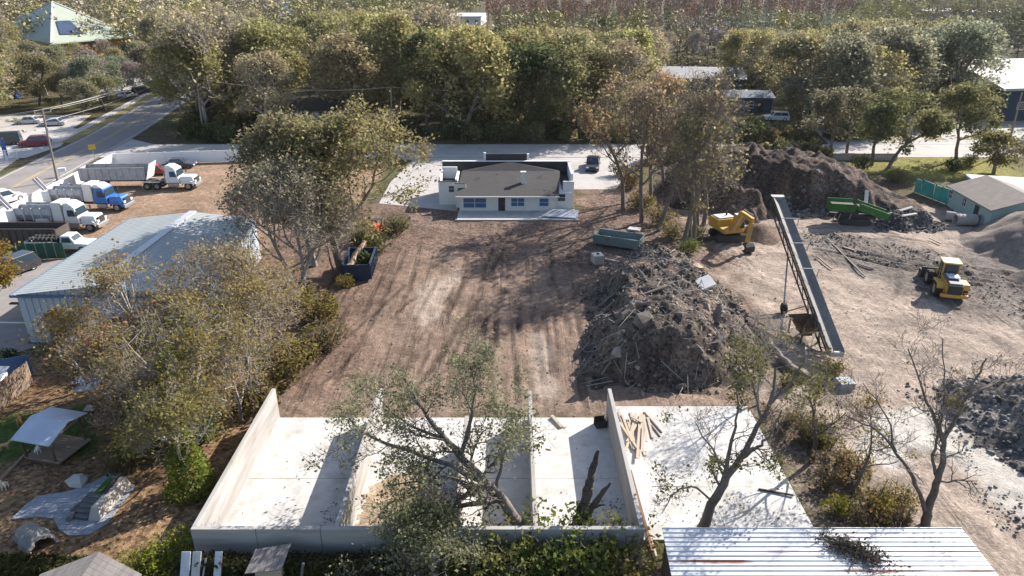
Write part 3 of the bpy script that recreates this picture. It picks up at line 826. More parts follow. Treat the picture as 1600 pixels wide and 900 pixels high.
def plant_shrub(name, label, loc, meshes, color, rz=0.0, sc=1.0, group=None, cat="shrub"):
    t = thing(name, label, cat, loc, rz, group)
    t.scale = (sc, sc, sc)
    mobj("stem", meshes[0], t)
    mobj("foliage", meshes[1], t, color=color)
    return t

OLIVE, YOLIVE, TAN, ORANGE, GREEN, DGREEN, GREYG, PINK = ((0.255, 0.235, 0.11), (0.34, 0.305, 0.13), (0.35, 0.295, 0.18), (0.37, 0.26, 0.12),
    (0.195, 0.205, 0.085), (0.12, 0.14, 0.062), (0.28, 0.275, 0.18), (0.34, 0.28, 0.235))

# --- the single trees around the site -------------------------------------------
plant_tree("oak_tree", "tall broad oak leaning over the blue container, left of the white house", (-16.6, 63.8, 0),
           tree_meshes(11, 15.0, 8.4, 36000, 0.23, 0.5, BARK, fork=0.28, limbs=11, sub=(8, 6), lean=(2.0, 3.0), r0=0.42, keep=0.95), (0.28, 0.245, 0.12))
plant_tree("bare_tree", "grey half-bare tree with many stems just right of the warehouse roof", (-19.4, 59.0, 0),
           tree_meshes(12, 11.8, 5.8, 9500, 0.18, 0.5, BARK_PALE, fork=0.26, limbs=9, sub=(6, 5, 4), stems=3, r0=0.32, twig_r=0.017, up=0.2), (0.29, 0.255, 0.16))
plant_tree("oak_tree", "greyish leafy tree behind the half-bare one, near the truck yard", (-20.0, 66.5, 0),
           tree_meshes(13, 14.0, 7.0, 19000, 0.24, 0.55, BARK_PALE, fork=0.35, limbs=8, sub=(7, 6), r0=0.34), (0.26, 0.23, 0.13))
plant_tree("yellowing_tree", "airy tree with yellowish leaves in front of the warehouse's middle", (-26.6, 45.5, 0),
           tree_meshes(14, 8.4, 4.4, 3000, 0.15, 0.4, BARK_PALE, fork=0.34, limbs=8, sub=(6, 5, 3), r0=0.22, twig_r=0.013, up=0.16), (0.31, 0.235, 0.095), 0.7)
plant_tree("yellowing_tree", "airy tan tree in front of the warehouse's right end", (-21.6, 45.5, 0),
           tree_meshes(15, 9.4, 4.4, 3000, 0.15, 0.4, BARK_PALE, fork=0.3, limbs=8, sub=(6, 5, 3), r0=0.22, twig_r=0.013, up=0.2), (0.30, 0.235, 0.125))
plant_tree("yellowing_tree", "low pale-stemmed tree with orange and yellow leaves by the warehouse's left corner", (-29.8, 43.2, 0),
           tree_meshes(16, 5.4, 3.4, 2200, 0.15, 0.35, BARK_PALE, fork=0.22, limbs=7, sub=(5, 5, 3), r0=0.15, lean=(-1.2, 0), twig_r=0.013), (0.36, 0.25, 0.07))
tv = plant_tree("ivy_clad_tree", "tall ivy-covered tree left of the concrete bays", (-20.4, 37.4, 0),
           tree_meshes(17, 9.6, 4.2, 4800, 0.14, 0.38, BARK_PALE, fork=0.4, limbs=8, sub=(6, 5, 3), r0=0.22, twig_r=0.013), (0.25, 0.205, 0.07))
def ivy(parent, seed, h, r, n, size, color, bend=(0, 0)):
    nrg = np.random.default_rng(seed)
    z = nrg.uniform(0, 1, n) ** 1.2
    a = nrg.uniform(0, 6.283, n)
    rr = r * (1.25 - 0.75 * z) * (0.35 + 1.1 * fbm(a * 1.2 + 3, z * h * 0.8, 3, seed)) * nrg.uniform(0.6, 1, n)
    pts = np.stack([np.cos(a) * rr + bend[0] * z, np.sin(a) * rr + bend[1] * z, z * h], 1)
    return mobj("ivy", np_mesh("ivy", *leaf_arrays(nrg, pts, size), [LEAF]), parent, color=color)
ivy(tv, 5, 6.5, 1.6, 9000, 0.15, (0.135, 0.17, 0.04))
tv2 = plant_tree("ivy_clad_tree", "shorter bright-ivy tree between the mulch yard and the concrete bays", (-18.2, 32.2, 0),
           tree_meshes(18, 6.5, 2.6, 4000, 0.13, 0.35, BARK_PALE, fork=0.4, limbs=6, sub=(5, 4, 3), r0=0.14, twig_r=0.012), (0.23, 0.20, 0.07))
ivy(tv2, 6, 4.2, 1.15, 5500, 0.13, (0.18, 0.215, 0.045))
plant_tree("thicket_tree", "brown tangled tree at the back left corner of the bays", (-18.6, 43.4, 0),
           tree_meshes(19, 7.6, 3.8, 4000, 0.14, 0.4, BARK_PALE, fork=0.2, limbs=8, sub=(6, 5, 3), r0=0.18, twig_r=0.013), (0.29, 0.225, 0.09))
plant_tree("thicket_tree", "reddish-leaved tangled tree above the pavilion", (-25.2, 40.5, 0),
           tree_meshes(20, 6.2, 3.6, 3600, 0.14, 0.4, BARK_PALE, fork=0.2, limbs=8, sub=(6, 5, 3), r0=0.16, twig_r=0.013), (0.31, 0.20, 0.09))
TK = tree_meshes(21, 6.8, 3.4, 3400, 0.13, 0.36, BARK_PALE, fork=0.15, limbs=9, sub=(6, 5, 3), r0=0.15, twig_r=0.012)
for lb, x, y, sc_, c, rz in (("tan tangled tree nearest the first bay's left wall", -17.9, 39.3, .95, (0.27, 0.215, 0.085), 1.0), ("olive tangled tree behind the tall ivy tree", -21.6, 41.2, 1.0, (0.22, 0.195, 0.075), 2.2),
        ("yellow-tan tangled tree between the warehouse and the field", -19.6, 48.4, 1.1, (0.34, 0.26, 0.10), 3.4), ("grey-brown tangled tree left of the tall ivy tree", -23.2, 36.8, .85, (0.25, 0.20, 0.10), 4.1), ("rusty tangled tree in front of the warehouse's middle", -23.4, 43.6, 1.0, (0.33, 0.20, 0.09), 5.3),
        ("dark olive tangled tree low beside the second ivy tree", -19.3, 34.6, .8, (0.16, 0.165, 0.055), 0.4)):
    plant_tree("thicket_tree", lb, (x, y, 0), TK, c, rz, sc_)
# the leaning oak in front of the bays: its boughs follow the photograph
def course(*pts): return [P3(*p) for p in pts]
LO = P3(830, 862, 27.4); LO.z = 0
plant_tree("leaning_oak", "grey sparse oak leaning left over the concrete bays", LO, limb_tree(25, LO, [
    ([LO] + course((812, 822, 27.9), (778, 776, 28.7), (740, 735, 29.7), (700, 690, 31), (660, 640, 32.5), (632, 590, 34)), .40, .06, 9),
    (course((800, 800, 28.1), (768, 762, 28.6), (735, 766, 28.4), (708, 798, 27.8), (690, 830, 27.2)), .22, .08, 6),
    (course((760, 756, 29.1), (705, 728, 29.6), (640, 705, 30.3), (575, 680, 31), (545, 655, 31.6)), .17, .04, 9),
    (course((780, 780, 28.6), (715, 792, 28.3), (655, 806, 28.0), (615, 838, 27.5)), .16, .05, 8),
    (course((720, 712, 30.3), (735, 655, 31.2), (742, 605, 32.2), (735, 570, 33)), .13, .03, 9),
    (course((690, 682, 31.2), (640, 665, 32), (590, 620, 33)), .11, .03, 8),
    (course((775, 770, 28.8), (790, 700, 29.5), (800, 650, 30.2)), .11, .03, 7),
    (course((735, 766, 28.4), (700, 745, 29), (660, 752, 29.2), (600, 760, 29.6)), .11, .03, 7),
    (course((690, 830, 27.2), (650, 860, 26.6), (620, 890, 26.2)), .08, .03, 9), (course((708, 798, 27.8), (730, 850, 26.8), (760, 880, 26.3)), .08, .03, 8)],
    23000, .12, .22, BARK, len1=2.0, sub=(7, 5), twig_r=.011, keep=.85), (0.25, 0.25, 0.145))
plant_tree("oak_sapling", "low leafy tree spilling over the bay wall at the bottom edge", (-3.6, 25.4, 0),
           tree_meshes(26, 3.4, 2.6, 6000, 0.12, 0.3, BARK_PALE, fork=0.15, limbs=8, sub=(6, 5), lean=(-0.6, 0.2), r0=0.12), (0.23, 0.23, 0.12))
RT = W(1097, 832)
plant_tree("sparse_tree", "dark-trunked tree with few leaves at the shed roof's left corner", RT, limb_tree(37, RT, [
    ([RT] + course((1108, 800, 29.2), (1131, 754, 29.5), (1153, 722, 29.8), (1177, 680, 30.2), (1206, 622, 31), (1212, 575, 31.8)), .32, .06, 8),
    (course((1128, 758, 29.5), (1140, 700, 29.9), (1151, 655, 30.3), (1153, 605, 31)), .14, .03, 8), (course((1150, 724, 29.8), (1180, 700, 29.6), (1198, 684, 29.4), (1222, 640, 29.8)), .12, .03, 6),
    (course((1190, 655, 30.5), (1175, 600, 31.5), (1160, 555, 32.5)), .09, .025, 8), (course((1200, 635, 30.8), (1240, 590, 31.5), (1262, 560, 32)), .09, .025, 7), (course((1140, 738, 29.6), (1105, 690, 30.2), (1085, 660, 31)), .08, .02, 7),
    (course((1115, 785, 29.3), (1080, 760, 29.3), (1050, 775, 29.0), (1035, 800, 28.6)), .07, .02, 6)], 3400, .12, .18, BARK, len1=1.7, sub=(5, 4), twig_r=.010, keep=.4), (0.155, 0.15, 0.055))
BT = W(1446, 822)
plant_tree("bare_tree", "leafless spreading tree behind the shed roof on the right", BT, limb_tree(48, BT, [
    ([BT] + course((1452, 790, 29.8), (1463, 757, 30), (1472, 722, 30.3), (1476, 686, 30.6), (1498, 645, 31), (1520, 600, 31.6), (1540, 560, 32)), .26, .04, 9),
    (course((1445, 797, 29.7), (1425, 745, 30), (1394, 698, 30.5), (1360, 667, 31), (1322, 650, 31.5)), .13, .03, 9), (course((1474, 690, 30.6), (1462, 655, 31), (1442, 615, 31.6), (1420, 545, 32.6)), .14, .03, 9),
    (course((1464, 755, 30), (1459, 720, 30.4), (1463, 680, 30.8), (1476, 620, 31.5), (1470, 530, 33)), .11, .025, 9), (course((1510, 622, 31.2), (1550, 600, 31.5), (1585, 585, 31.8)), .08, .02, 8), (course((1400, 706, 30.4), (1385, 650, 31.2), (1350, 600, 32)), .07, .02, 8)],
    260, .11, .15, BARK, len1=1.7, sub=(5, 5), twig_r=.010, keep=.2), (0.22, 0.17, 0.06))
plant_tree("bare_tree", "thin leafless tree by the conveyor's foot", (16.9, 41.2, 0),
           tree_meshes(29, 6.2, 2.6, 300, 0.12, 0.25, BARK_PALE, fork=0.2, limbs=7, sub=(5, 5, 3), r0=0.10, twig_r=0.010, keep=0.3), (0.2, 0.16, 0.06))
plant_tree("thin_tree", "slim dark tree with scant leaves in the brush strip beside the slab", (18.2, 35.0, 0),
           tree_meshes(30, 6.0, 1.9, 900, 0.12, 0.3, BARK_DARK, fork=0.3, limbs=6, sub=(5, 4, 3), r0=0.15, twig_r=0.010, keep=0.6), (0.17, 0.15, 0.05))
plant_tree("thin_tree", "leaning slim tree in the brush strip near the shed roof", (19.4, 32.2, 0),
           tree_meshes(31, 5.4, 1.8, 500, 0.12, 0.25, BARK, fork=0.3, limbs=5, sub=(5, 4, 3), lean=(1.6, 0.5), r0=0.10, twig_r=0.010, keep=0.5), (0.26, 0.19, 0.05))
# tall row between the field and the dirt mound
ROWL = [("tall tree with orange-brown leaves at the left of the row by the excavator", (13.8, 84.5), 51, 16.5, 5.0, 2600, (0.37, 0.26, 0.14)),
        ("tall grey-twigged tree in the middle of the row left of the excavator", (16.8, 77.0), 52, 18.5, 5.2, 1600, (0.32, 0.26, 0.17)),
        ("tallest twin-trunked tree of the row, nearest the excavator", (19.6, 72.4), 53, 18.0, 4.8, 1700, (0.31, 0.26, 0.14)),
        ("slender tree of the row standing nearest the field's debris", (18.0, 70.2), 54, 14.0, 3.0, 1600, (0.28, 0.24, 0.11)),
        ("olive-leaved tree at the row's right, before the dirt mound", (22.6, 79.5), 55, 14.5, 4.2, 2400, (0.27, 0.25, 0.11)),
        ("orange-tinted tree behind the row's middle", (17.6, 86.5), 64, 16.0, 4.6, 2400, (0.38, 0.26, 0.13)),
        ("grey slender tree between the row's middle and the excavator", (21.0, 75.8), 65, 15.5, 3.8, 2300, (0.27, 0.22, 0.13)),
        ("grey-brown tree at the row's left, nearest the green container", (15.4, 80.2), 66, 15.0, 4.4, 2600, (0.30, 0.23, 0.14)),
        ("brown bushy tree at the far end of the row by the side street", (20.5, 92.5), 56, 15.0, 5.4, 2600, (0.34, 0.26, 0.16))]
for lb, xy, sd_, h_, r_, nl, cl in ROWL:
    plant_tree("tall_tree", lb, (*xy, 0), tree_meshes(sd_, h_, r_, int(nl * .62), 0.25, 0.42, BARK, fork=0.3, limbs=9, sub=(5, 5, 3), r0=0.27, twig_r=0.016, up=0.22, stems=2 if sd_ == 53 else 1), cl, group="row of tall trees")
# trees along the right side of the side street
for lb, pp, sd_, h_, r_, nl, cl in [("grey thin tree on the crest behind the dirt mound", (1296, 245), 57, 11, 4.2, 4500, (0.21, 0.19, 0.12)),
        ("second grey thin tree behind the mound's right shoulder", (1322, 243), 58, 10, 3.6, 4000, (0.232, 0.209, 0.124)),
        ("crooked olive oak on the yellow grass right of the mound", (1388, 262), 59, 11.5, 5.2, 8500, (0.217, 0.209, 0.093)),
        ("leaning dark oak between the mound and the grass", (1362, 258), 60, 10.5, 4.4, 7000, (0.186, 0.194, 0.085)),
        ("round oak on the street edge above the grey-roofed house", (1494, 248), 61, 11, 5.4, 10000, (0.209, 0.202, 0.093)),
        ("small bushy tree behind the grey-roofed house", (1552, 272), 62, 5.5, 3.2, 5000, (0.240, 0.209, 0.093))]:
    plant_tree("street_tree", lb, W(*pp), tree_meshes(sd_, h_, r_, nl, 0.30, 0.5, BARK, fork=0.3, limbs=7, sub=(6, 5), r0=0.28, wander=0.28), cl, group="trees on the right of the street")
plant_tree("yellow_tree", "golden-leaved tree cut by the left edge beside the driveway", W(-22, 490), tree_meshes(63, 6.5, 3.0, 8000, 0.22, 0.4, BARK, fork=0.3, limbs=7, sub=(6, 5), r0=0.16), (0.27, 0.19, 0.05))

# broken trunk
def snag():
    t = thing("broken_trunk", "dead broken trunk with one forked stub in front of the right bay", "tree stump", (3.2, 28.0, 0))
    rg = random.Random(4)
    def limb(pts, rs):
        mb = MB()
        for i in range(len(pts) - 1):
            mb.tube(pts[i], pts[i + 1], rs[i], rs[i + 1], 9)
        return mb
    def wig(a, b, n, j):
        a, b = Vector(a), Vector(b)
        return [a.lerp(b, k / n) + Vector((rg.gauss(0, j), rg.gauss(0, j), 0)) * (0 < k < n) for k in range(n + 1)]
    def rough(course_, rs, n):
        pts = []
        for i in range(len(course_) - 1): pts += wig(course_[i], course_[i + 1], n, .03)[(1 if i else 0):]
        r_ = [np.interp(k / (len(pts) - 1), np.linspace(0, 1, len(rs)), rs) * rg.uniform(.82, 1.2) for k in range(len(pts))]
        return limb(pts, r_)
    rough([(0, 0, 0), (.28, .2, 1.7), (.6, .38, 3.2), (.72, .45, 4.3), (1.05, .5, 5.7)], [.42, .31, .26, .19, .07], 6).build("trunk", BARK_DARK, t)
    rough([(.26, .2, 1.5), (.95, .4, 2.4), (1.75, .55, 3.7)], [.25, .19, .05], 5).build("stub", BARK_DARK, t)
    rough([(.9, .35, 2.3), (1.5, .3, 2.5)], [.12, .04], 4).build("stub", BARK_DARK, t)
    nrg = np.random.default_rng(3)
    pts = np.array([0.4, 0.1, 1.6]) + nrg.normal(size=(500, 3)) * np.array([.35, .25, .55])
    mobj("ivy", np_mesh("ivy", *leaf_arrays(nrg, pts, 0.13), [LEAF]), t, color=(0.12, 0.13, 0.035))
snag()
# ------------------------------------------------------------------ the woods behind the side street
PROTO = {
    "oak": [tree_meshes(100 + k, 12.5, 6.2, 11000, 0.33, 0.7, BARK, fork=0.14, limbs=8, sub=(6, 4), r0=0.34, twig_r=0.03, twig_n=3, trunk_n=6) for k in range(4)],
    "airy": [tree_meshes(110 + k, 13.0, 4.8, 6500, 0.30, 0.6, BARK_PALE, fork=0.18, limbs=8, sub=(6, 4, 3), r0=0.30, twig_r=0.03, twig_n=3, trunk_n=6, up=0.18) for k in range(3)],
    "bare": [tree_meshes(120 + k, 13.5, 4.6, 2600, 0.27, 0.5, BARK_PALE, fork=0.26, limbs=8, sub=(6, 5, 3), r0=0.28, twig_r=0.035, twig_n=3, trunk_n=6, up=0.2) for k in range(3)],
    "tall": [tree_meshes(130 + k, 17.0, 3.4, 3000, 0.5, 0.6, BARK, fork=0.3, limbs=11, sub=(5, 4), r0=0.28, twig_r=0.03, twig_n=3, trunk_n=6, wander=0.12) for k in range(2)],
}
def proj(x, y, z=0.0):
    c, s = math.cos(CAM_PITCH), math.sin(CAM_PITCH)
    t = y * c + (CAM_H - z) * s
    return 800 + CAM_F * x / t, 450 + CAM_F * ((CAM_H - z) * c - y * s) / t

# open ground in the woods (pixel x range, y range of the photo) where no trunk stands, and buildings
KEEP_OUT = [((-30, 215), (50, 78)), ((452, 545), (160, 215)), ((556, 592), (176, 216)), ((683, 760), (26, 50)), ((1010, 1142), (104, 160)), ((1112, 1240), (146, 200)),
            ((1490, 1700), (92, 215)), ((462, 520), (122, 152)), ((0, 190), (140, 215)), ((195, 255), (122, 165)),
            ((1390, 1480), (195, 222)), ((425, 460), (20, 60))]
def road_d(x, y):
    return min((Vector((x, y)) - p).length for p in ROAD)
# parts of the photograph that stay in view between the trees: pixel box, depth of what is seen there
IN_VIEW = [((18, 212), (-5, 62), 262), ((1500, 1600), (92, 176), 150), ((690, 752), (4, 38), 400), ((1440, 1560), (14, 32), 400), ((420, 452), (28, 56), 300), ((1040, 1130), (112, 146), 178),
           ((462, 536), (166, 196), 138), ((560, 588), (184, 208), 132), ((1204, 1228), (172, 188), 150), ((1125, 1175), (150, 180), 158), ((0, 60), (165, 215), 150), ((60, 200), (165, 215), 140)]
def free(x, y):
    x_px, top = proj(x, y, 15); wpx = CAM_F * 6.5 / (y * .914 + 8); foot = proj(x, y, 3)[1]
    for (a, b), (c, d), dep in IN_VIEW:
        if y < dep and x_px + wpx > a and x_px - wpx < b and top < d and foot > c: return False
    if road_d(x, y) < 9.5: return False
    if x < -60 and y < 215 and road_d(x, y) < 17 and x < -78 - (y - 160) * 0.18: return False     # sidewalk side of the road
    px, py = proj(x, y)
    for (a, b), (c, d) in KEEP_OUT:
        if a < px < b and c < py < d: return False
    return True

rg = random.Random(77)
near_spots, far_spots = [], []
def scatter(y0, y1, step, out, tries):
    cell = {}
    for p in out: cell.setdefault((int(p[0] // step), int(p[1] // step)), []).append(p)
    for _ in range(tries):
        y = math.sqrt(rg.uniform(y0 * y0, y1 * y1))
        x = rg.uniform(-0.80, 0.80) * (y + 6)
        ck = (int(x // step), int(y // step))
        if any((x - q[0]) ** 2 + (y - q[1]) ** 2 < step * step for i in (-1, 0, 1) for j in (-1, 0, 1) for q in cell.get((ck[0] + i, ck[1] + j), ())): continue
        if not free(x, y): continue
        out.append((x, y)); cell.setdefault(ck, []).append((x, y))
scatter(127, 245, 7.7, near_spots, 12000)
far_spots += sorted(near_spots, key=lambda p: p[1])[300:]
scatter(246, 430, 8.2, far_spots, 9000)
scatter(430, 720, 12.5, far_spots, 7000)
near_spots = sorted(near_spots, key=lambda p: p[1])[:300]

def species(px, py, r):
    """what grows there, by what the photograph shows in that part of the wood"""
    if px > 1130 and py > 55: return r.choice([("oak", GREYG), ("oak", GREYG), ("oak", OLIVE), ("airy", YOLIVE), ("oak", (0.28, 0.25, 0.135))])
    if 740 < px < 1010 and py > 140: return r.choice([("oak", DGREEN), ("oak", OLIVE), ("oak", OLIVE), ("airy", YOLIVE), ("oak", OLIVE), ("airy", TAN)])
    if 740 < px < 1010: return r.choice([("airy", YOLIVE), ("oak", YOLIVE), ("airy", TAN), ("oak", OLIVE), ("oak", GREEN)])
    if 1010 <= px <= 1130: return r.choice([("bare", TAN), ("airy", TAN), ("bare", PINK), ("oak", OLIVE)])
    if px < 430 and py < 110: return r.choice([("bare", PINK), ("bare", TAN), ("airy", TAN), ("oak", OLIVE), ("airy", YOLIVE)])
    if px < 430: return r.choice([("oak", OLIVE), ("bare", TAN), ("airy", TAN), ("oak", YOLIVE)])
    return r.choice([("oak", OLIVE), ("airy", YOLIVE), ("airy", TAN), ("bare", TAN), ("oak", YOLIVE), ("oak", (0.32, 0.275, 0.15)), ("tall", GREEN)])

LOOK = {GREYG: "grey-green", OLIVE: "olive", YOLIVE: "yellow-green", TAN: "tan", ORANGE: "orange-brown", DGREEN: "dark green", GREEN: "green", PINK: "pinkish-brown",
        (0.28, 0.25, 0.135): "pale olive", (0.32, 0.275, 0.15): "golden-brown"}
SHAPE = {"oak": "rounded", "airy": "airy", "bare": "nearly bare", "tall": "tall narrow"}
def ordinal(n): return "%d%s" % (n, "th" if 10 <= n % 100 <= 20 else {1: "st", 2: "nd", 3: "rd"}.get(n % 10, "th"))
ZONES = [(330, "by the road's bend"), (560, "behind the truck yard"), (770, "left of the house"), (1000, "right of the house"),
         (1240, "behind the tall row"), (1420, "behind the mound"), (9999, "at the right edge")]
ROWS = [(150, "front rank"), (178, "second rank"), (215, "third rank"), (9999, "far rank")]
plan = []
for (x, y) in near_spots:
    px, py = proj(x, y)
    kind, c = species(px, py, rg)
    plan.append([x, y, kind, c, next(i for i, z in enumerate(ZONES) if px < z[0]), next(i for i, z in enumerate(ROWS) if y < z[0])])
count = {}
for p in sorted(plan, key=lambda p: proj(p[0], p[1])[0]):
    key = (p[4], p[5], p[2], p[3])
    count[key] = count.get(key, 0) + 1
    p.append(count[key])
for x, y, kind, c, zi, ri, n in plan:
    jf = rg.uniform(.85, 1.15)
    j = lambda v: max(0.01, v * jf * rg.uniform(0.96, 1.04))
    tot = count[(zi, ri, kind, c)]
    where = "" if tot == 1 else " %s from left" % ordinal(n)
    s_ = rg.uniform(1.0, 1.5)
    px_, _ = proj(x, y)                                   # how high it may stand without hiding the rusty wood behind
    lim = 52 if 745 < px_ < 1310 else (34 if px_ > 1310 else 22)
    r_ = W(px_, lim, 0) - Vector((0, 0, CAM_H)); zmax = CAM_H + r_.z * (y / r_.y)
    s_ = max(min(s_, zmax / (17.5 if kind == "tall" else 13.0)), .55)
    plant_tree("woodland_tree", "%s %s tree%s, %s, wood %s" % (SHAPE[kind], LOOK[c], where, ROWS[ri][1], ZONES[zi][1]), (x, y, -0.05),
               rg.choice(PROTO[kind]), tuple(j(v) for v in c), rg.uniform(0, 6.28), s_, "woodland trees")

hall = [(-6, 96), (18, 112), (52, 122), (44, 98), (86, 104), (98, 128), (74, 142), (122, 98), (138, 122), (150, 142), (168, 104), (186, 126), (206, 100), (226, 112), (246, 98), (262, 108), (282, 92), (160, 158), (118, 146), (130, 172), (166, 166), (98, 162), (218, 146), (244, 134), (62, 158), (148, 150), (190, 140)]
for k, (px, py) in enumerate(sorted(hall)):
    kind, c = (("oak", OLIVE), ("bare", PINK), ("airy", TAN), ("oak", GREYG))[k % 4]
    plant_tree("woodland_tree", "smaller %s %s tree before the green-roofed hall, %s from left" % (SHAPE[kind], LOOK[c], ordinal(k + 1)), W(px, py + 7), PROTO[kind][k % 3], tuple(v * rg.uniform(.9, 1.12) for v in c), k * 1.3, rg.uniform(.45, .85), "trees before the hall")
# farther trees, too many to tell apart: one mass
def far_wood():
    nrg = np.random.default_rng(9)
    leaf, bark = {}, []
    for (x, y) in far_spots:
        px, py = proj(x, y)
        cypress = 745 < px < 1330 and y > 300
        h = nrg.uniform(15, 20) if cypress else nrg.uniform(11, 17)
        r = nrg.uniform(2.0, 2.9) if cypress else nrg.uniform(4.8, 7.4)
        if cypress: tint = [(0.24, 0.15, 0.11), (0.27, 0.155, 0.10), (0.20, 0.145, 0.12), (0.30, 0.17, 0.095)][nrg.integers(4)]
        else: tint = species(px, py, rg)[1]
        n = (270 if y < 430 else 150) if not cypress else 150
        s = (0.95 if y < 430 else 1.4) if not cypress else 0.65
        lobes = nrg.normal(size=(9, 3)); lobes /= np.linalg.norm(lobes, axis=1, keepdims=True)
        lobes = lobes * np.array([r * .62, r * .62, h * .26]) + np.array([0, 0, h * 0.62])
        d = nrg.normal(size=(n, 3)); d /= np.linalg.norm(d, axis=1, keepdims=True)
        p = lobes[nrg.integers(0, 9, n)] + d * np.array([r * .42, r * .42, h * .2]) * nrg.uniform(.5, 1, (n, 1))
        p[:, 2] = np.clip(p[:, 2], 0.15 * h, h)
        p += np.array([x, y, 0])
        leaf.setdefault(tint, []).append((p, s))
        o = Vector((x, y, 0))
        bark.append((o, o + Vector((nrg.normal() * .9, nrg.normal() * .9, h * .85)), .2, .06, 0))
        for _ in range(12 if cypress else 3):
            a = o + Vector((0, 0, h * nrg.uniform(.25, .8)))
            bark.append((a, a + Vector((nrg.normal() * r * .35, nrg.normal() * r * .35, h * .25)), .08, .04, 0))
    parts, mats_ = [(*tube_arrays(bark, 4), 0)], [BARK_RED]
    for i, (t, lst) in enumerate(leaf.items()):
        m_ = mat("far_leaf_%d" % i, t, 0.95, var=0.5, scale=0.08, spec=0.05, island=0.6)
        mats_.append(m_)
        for p, s in lst:
            parts.append((*leaf_arrays(nrg, p, s), i + 1))
    v, q, mi = join_arrays(parts)
    o = mobj("far_wood", np_mesh("far_wood", v, q, mats_, mi))
    tag(o, "distant winter woodland filling the top of the picture", "woodland", kind="stuff")
far_wood()

# undergrowth along the far side of the street and shrubs on the site
SH = [shrub_mesh(200 + k, 2.4, 1.8, 3.0, 1500, 0.34) for k in range(4)]
cols = [DGREEN, GREEN, OLIVE, (0.085, 0.105, 0.04), (0.21, 0.175, 0.085)]
def undergrowth():
    """the scrub under the trees, one mass"""
    nrg = np.random.default_rng(12)
    y = np.sqrt(nrg.uniform(127 ** 2, 250 ** 2, 75000)); x = nrg.uniform(-.8, .8, 75000) * (y + 5)
    f = fbm(x * .12, y * .12, 3, 88)
    ok = f > .33
    x, y, f = x[ok], y[ok], f[ok]
    keep = np.ones(len(x), bool)
    R_ = np.array([(p.x, p.y) for p in ROAD])
    for i in range(0, len(R_)): keep &= np.hypot(x - R_[i, 0], y - R_[i, 1]) > (11.5 if R_[i, 1] < 300 else 5)
    for i in range(len(R_) - 1):
        m_ = (R_[i] + R_[i + 1]) / 2; keep &= np.hypot(x - m_[0], y - m_[1]) > 11.5
    c_, s_ = math.cos(CAM_PITCH), math.sin(CAM_PITCH)
    t = y * c_ + CAM_H * s_; px = 800 + CAM_F * x / t; py = 450 + CAM_F * (CAM_H * c_ - y * s_) / t
    for (a, b), (c, d) in KEEP_OUT: keep &= ~((px > a) & (px < b) & (py > c) & (py < d))
    x, y, f = x[keep], y[keep], f[keep]
    z = nrg.uniform(0, 1, len(x)) * (f - .30) * 11
    o = mobj("undergrowth", np_mesh("undergrowth", *leaf_arrays(nrg, np.stack([x, y, z], 1), .62), [LEAF]), color=(.19, .175, .08))
    tag(o, "olive scrub growing between the woodland trees", "undergrowth", kind="stuff")
undergrowth()
k = 0
for x in np.arange(-56, 66, 3.3):
    px, py = proj(x, 125.5)
    if 552 < px < 600 or 455 < px < 535: continue
    k += 1
    plant_shrub("roadside_shrub", "leafy roadside shrub across the side street, %s from the left" % ordinal(k), (x + rg.uniform(-.8, .8), 125.4 + rg.uniform(-.4, 1.6), 0), SH[k % 4],
                cols[rg.randrange(3 if -18 < x < 22 else 5)], rg.uniform(0, 6), rg.uniform(0.75, 1.25), "roadside shrubs")
k = 0
for x, y in ((-58, 129), (-55, 135), (-51, 129), (-60, 143), (-47, 133), (-62, 152), (-41, 127), (-66, 164), (-70, 176)):
    k += 1
    plant_shrub("roadside_shrub", "olive shrub in the junction's corner thicket, %s up the main road" % ordinal(k), (x, y, 0), SH[k % 4], (0.13, 0.115, 0.045), rg.uniform(0, 6), rg.uniform(1.1, 1.6), "junction thicket shrubs")

for k, x in enumerate(np.arange(23.5, 50, 2.6)):
    plant_shrub("roadside_shrub", "dry shrub on the near kerb behind the dirt mound, %s from the left" % ordinal(k + 1), (x, 111.3 + rg.uniform(-.6, .4), 0), SH[k % 4], ((.24, .20, .10), (.20, .19, .085), (.27, .22, .12))[k % 3], k, rg.uniform(.7, 1.15), "shrubs behind the mound")
# ------------------------------------------------------------------ concrete bays and slab
BX, BY0, BY1, BH = [-15.55, -8.6, -1.3, 1.15, 6.35], 26.75, 39.6, 2.3
bay = thing("storage_bays", "row of pale concrete storage bays open at the back", "storage bays", (-4.6, 33, 0))
def wl(x, y, z): return (x + 4.6, y - 33, z)
def lbb(mb, x0, x1, y0, y1, z0, z1, m_=0): return mb.bb(x0 + 4.6, x1 + 4.6, y0 - 33, y1 - 33, z0, z1, m_)
for i, x in enumerate((-15.55, -8.6, 1.15, 6.35)):
    w_ = lbb(MB(), x - 0.12, x + 0.12, BY0 + 0.25, BY1 - (0.3 if i == 2 else 0), 0.0, BH - 0.004 * i)
    w_.build("side_wall", CONC_WALL, bay, bevel=0.02)
lbb(MB(), -2.9, -2.66, BY0 + 0.25, 36.5, 0, BH - 0.02).build("side_wall", CONC_WALL, bay, bevel=0.02)
for i in range(7):                                                # front wall cast in lengths
    x0 = -15.67 + i * 22.14 / 7
    lbb(MB(), x0 + 0.012, x0 + 22.14 / 7 - 0.012, BY0, BY0 + 0.25, 0.0, BH + 0.006 * (i % 2)).build("front_wall_panel", CONC_WALL, bay, bevel=0.015)
for i, (a, b) in enumerate(((-15.43, -8.72), (-8.48, -2.9), (-2.66, 1.03), (1.27, 6.23))):
    for j in range(2):
        y0 = BY0 + 0.25 + j * 6.3
        lbb(MB(), a, b, y0 + 0.01, min(y0 + 6.28, BY1 - 0.1), -0.05, 0.09 + 0.003 * ((i + j) % 2)).build("floor_slab", CONC, bay)
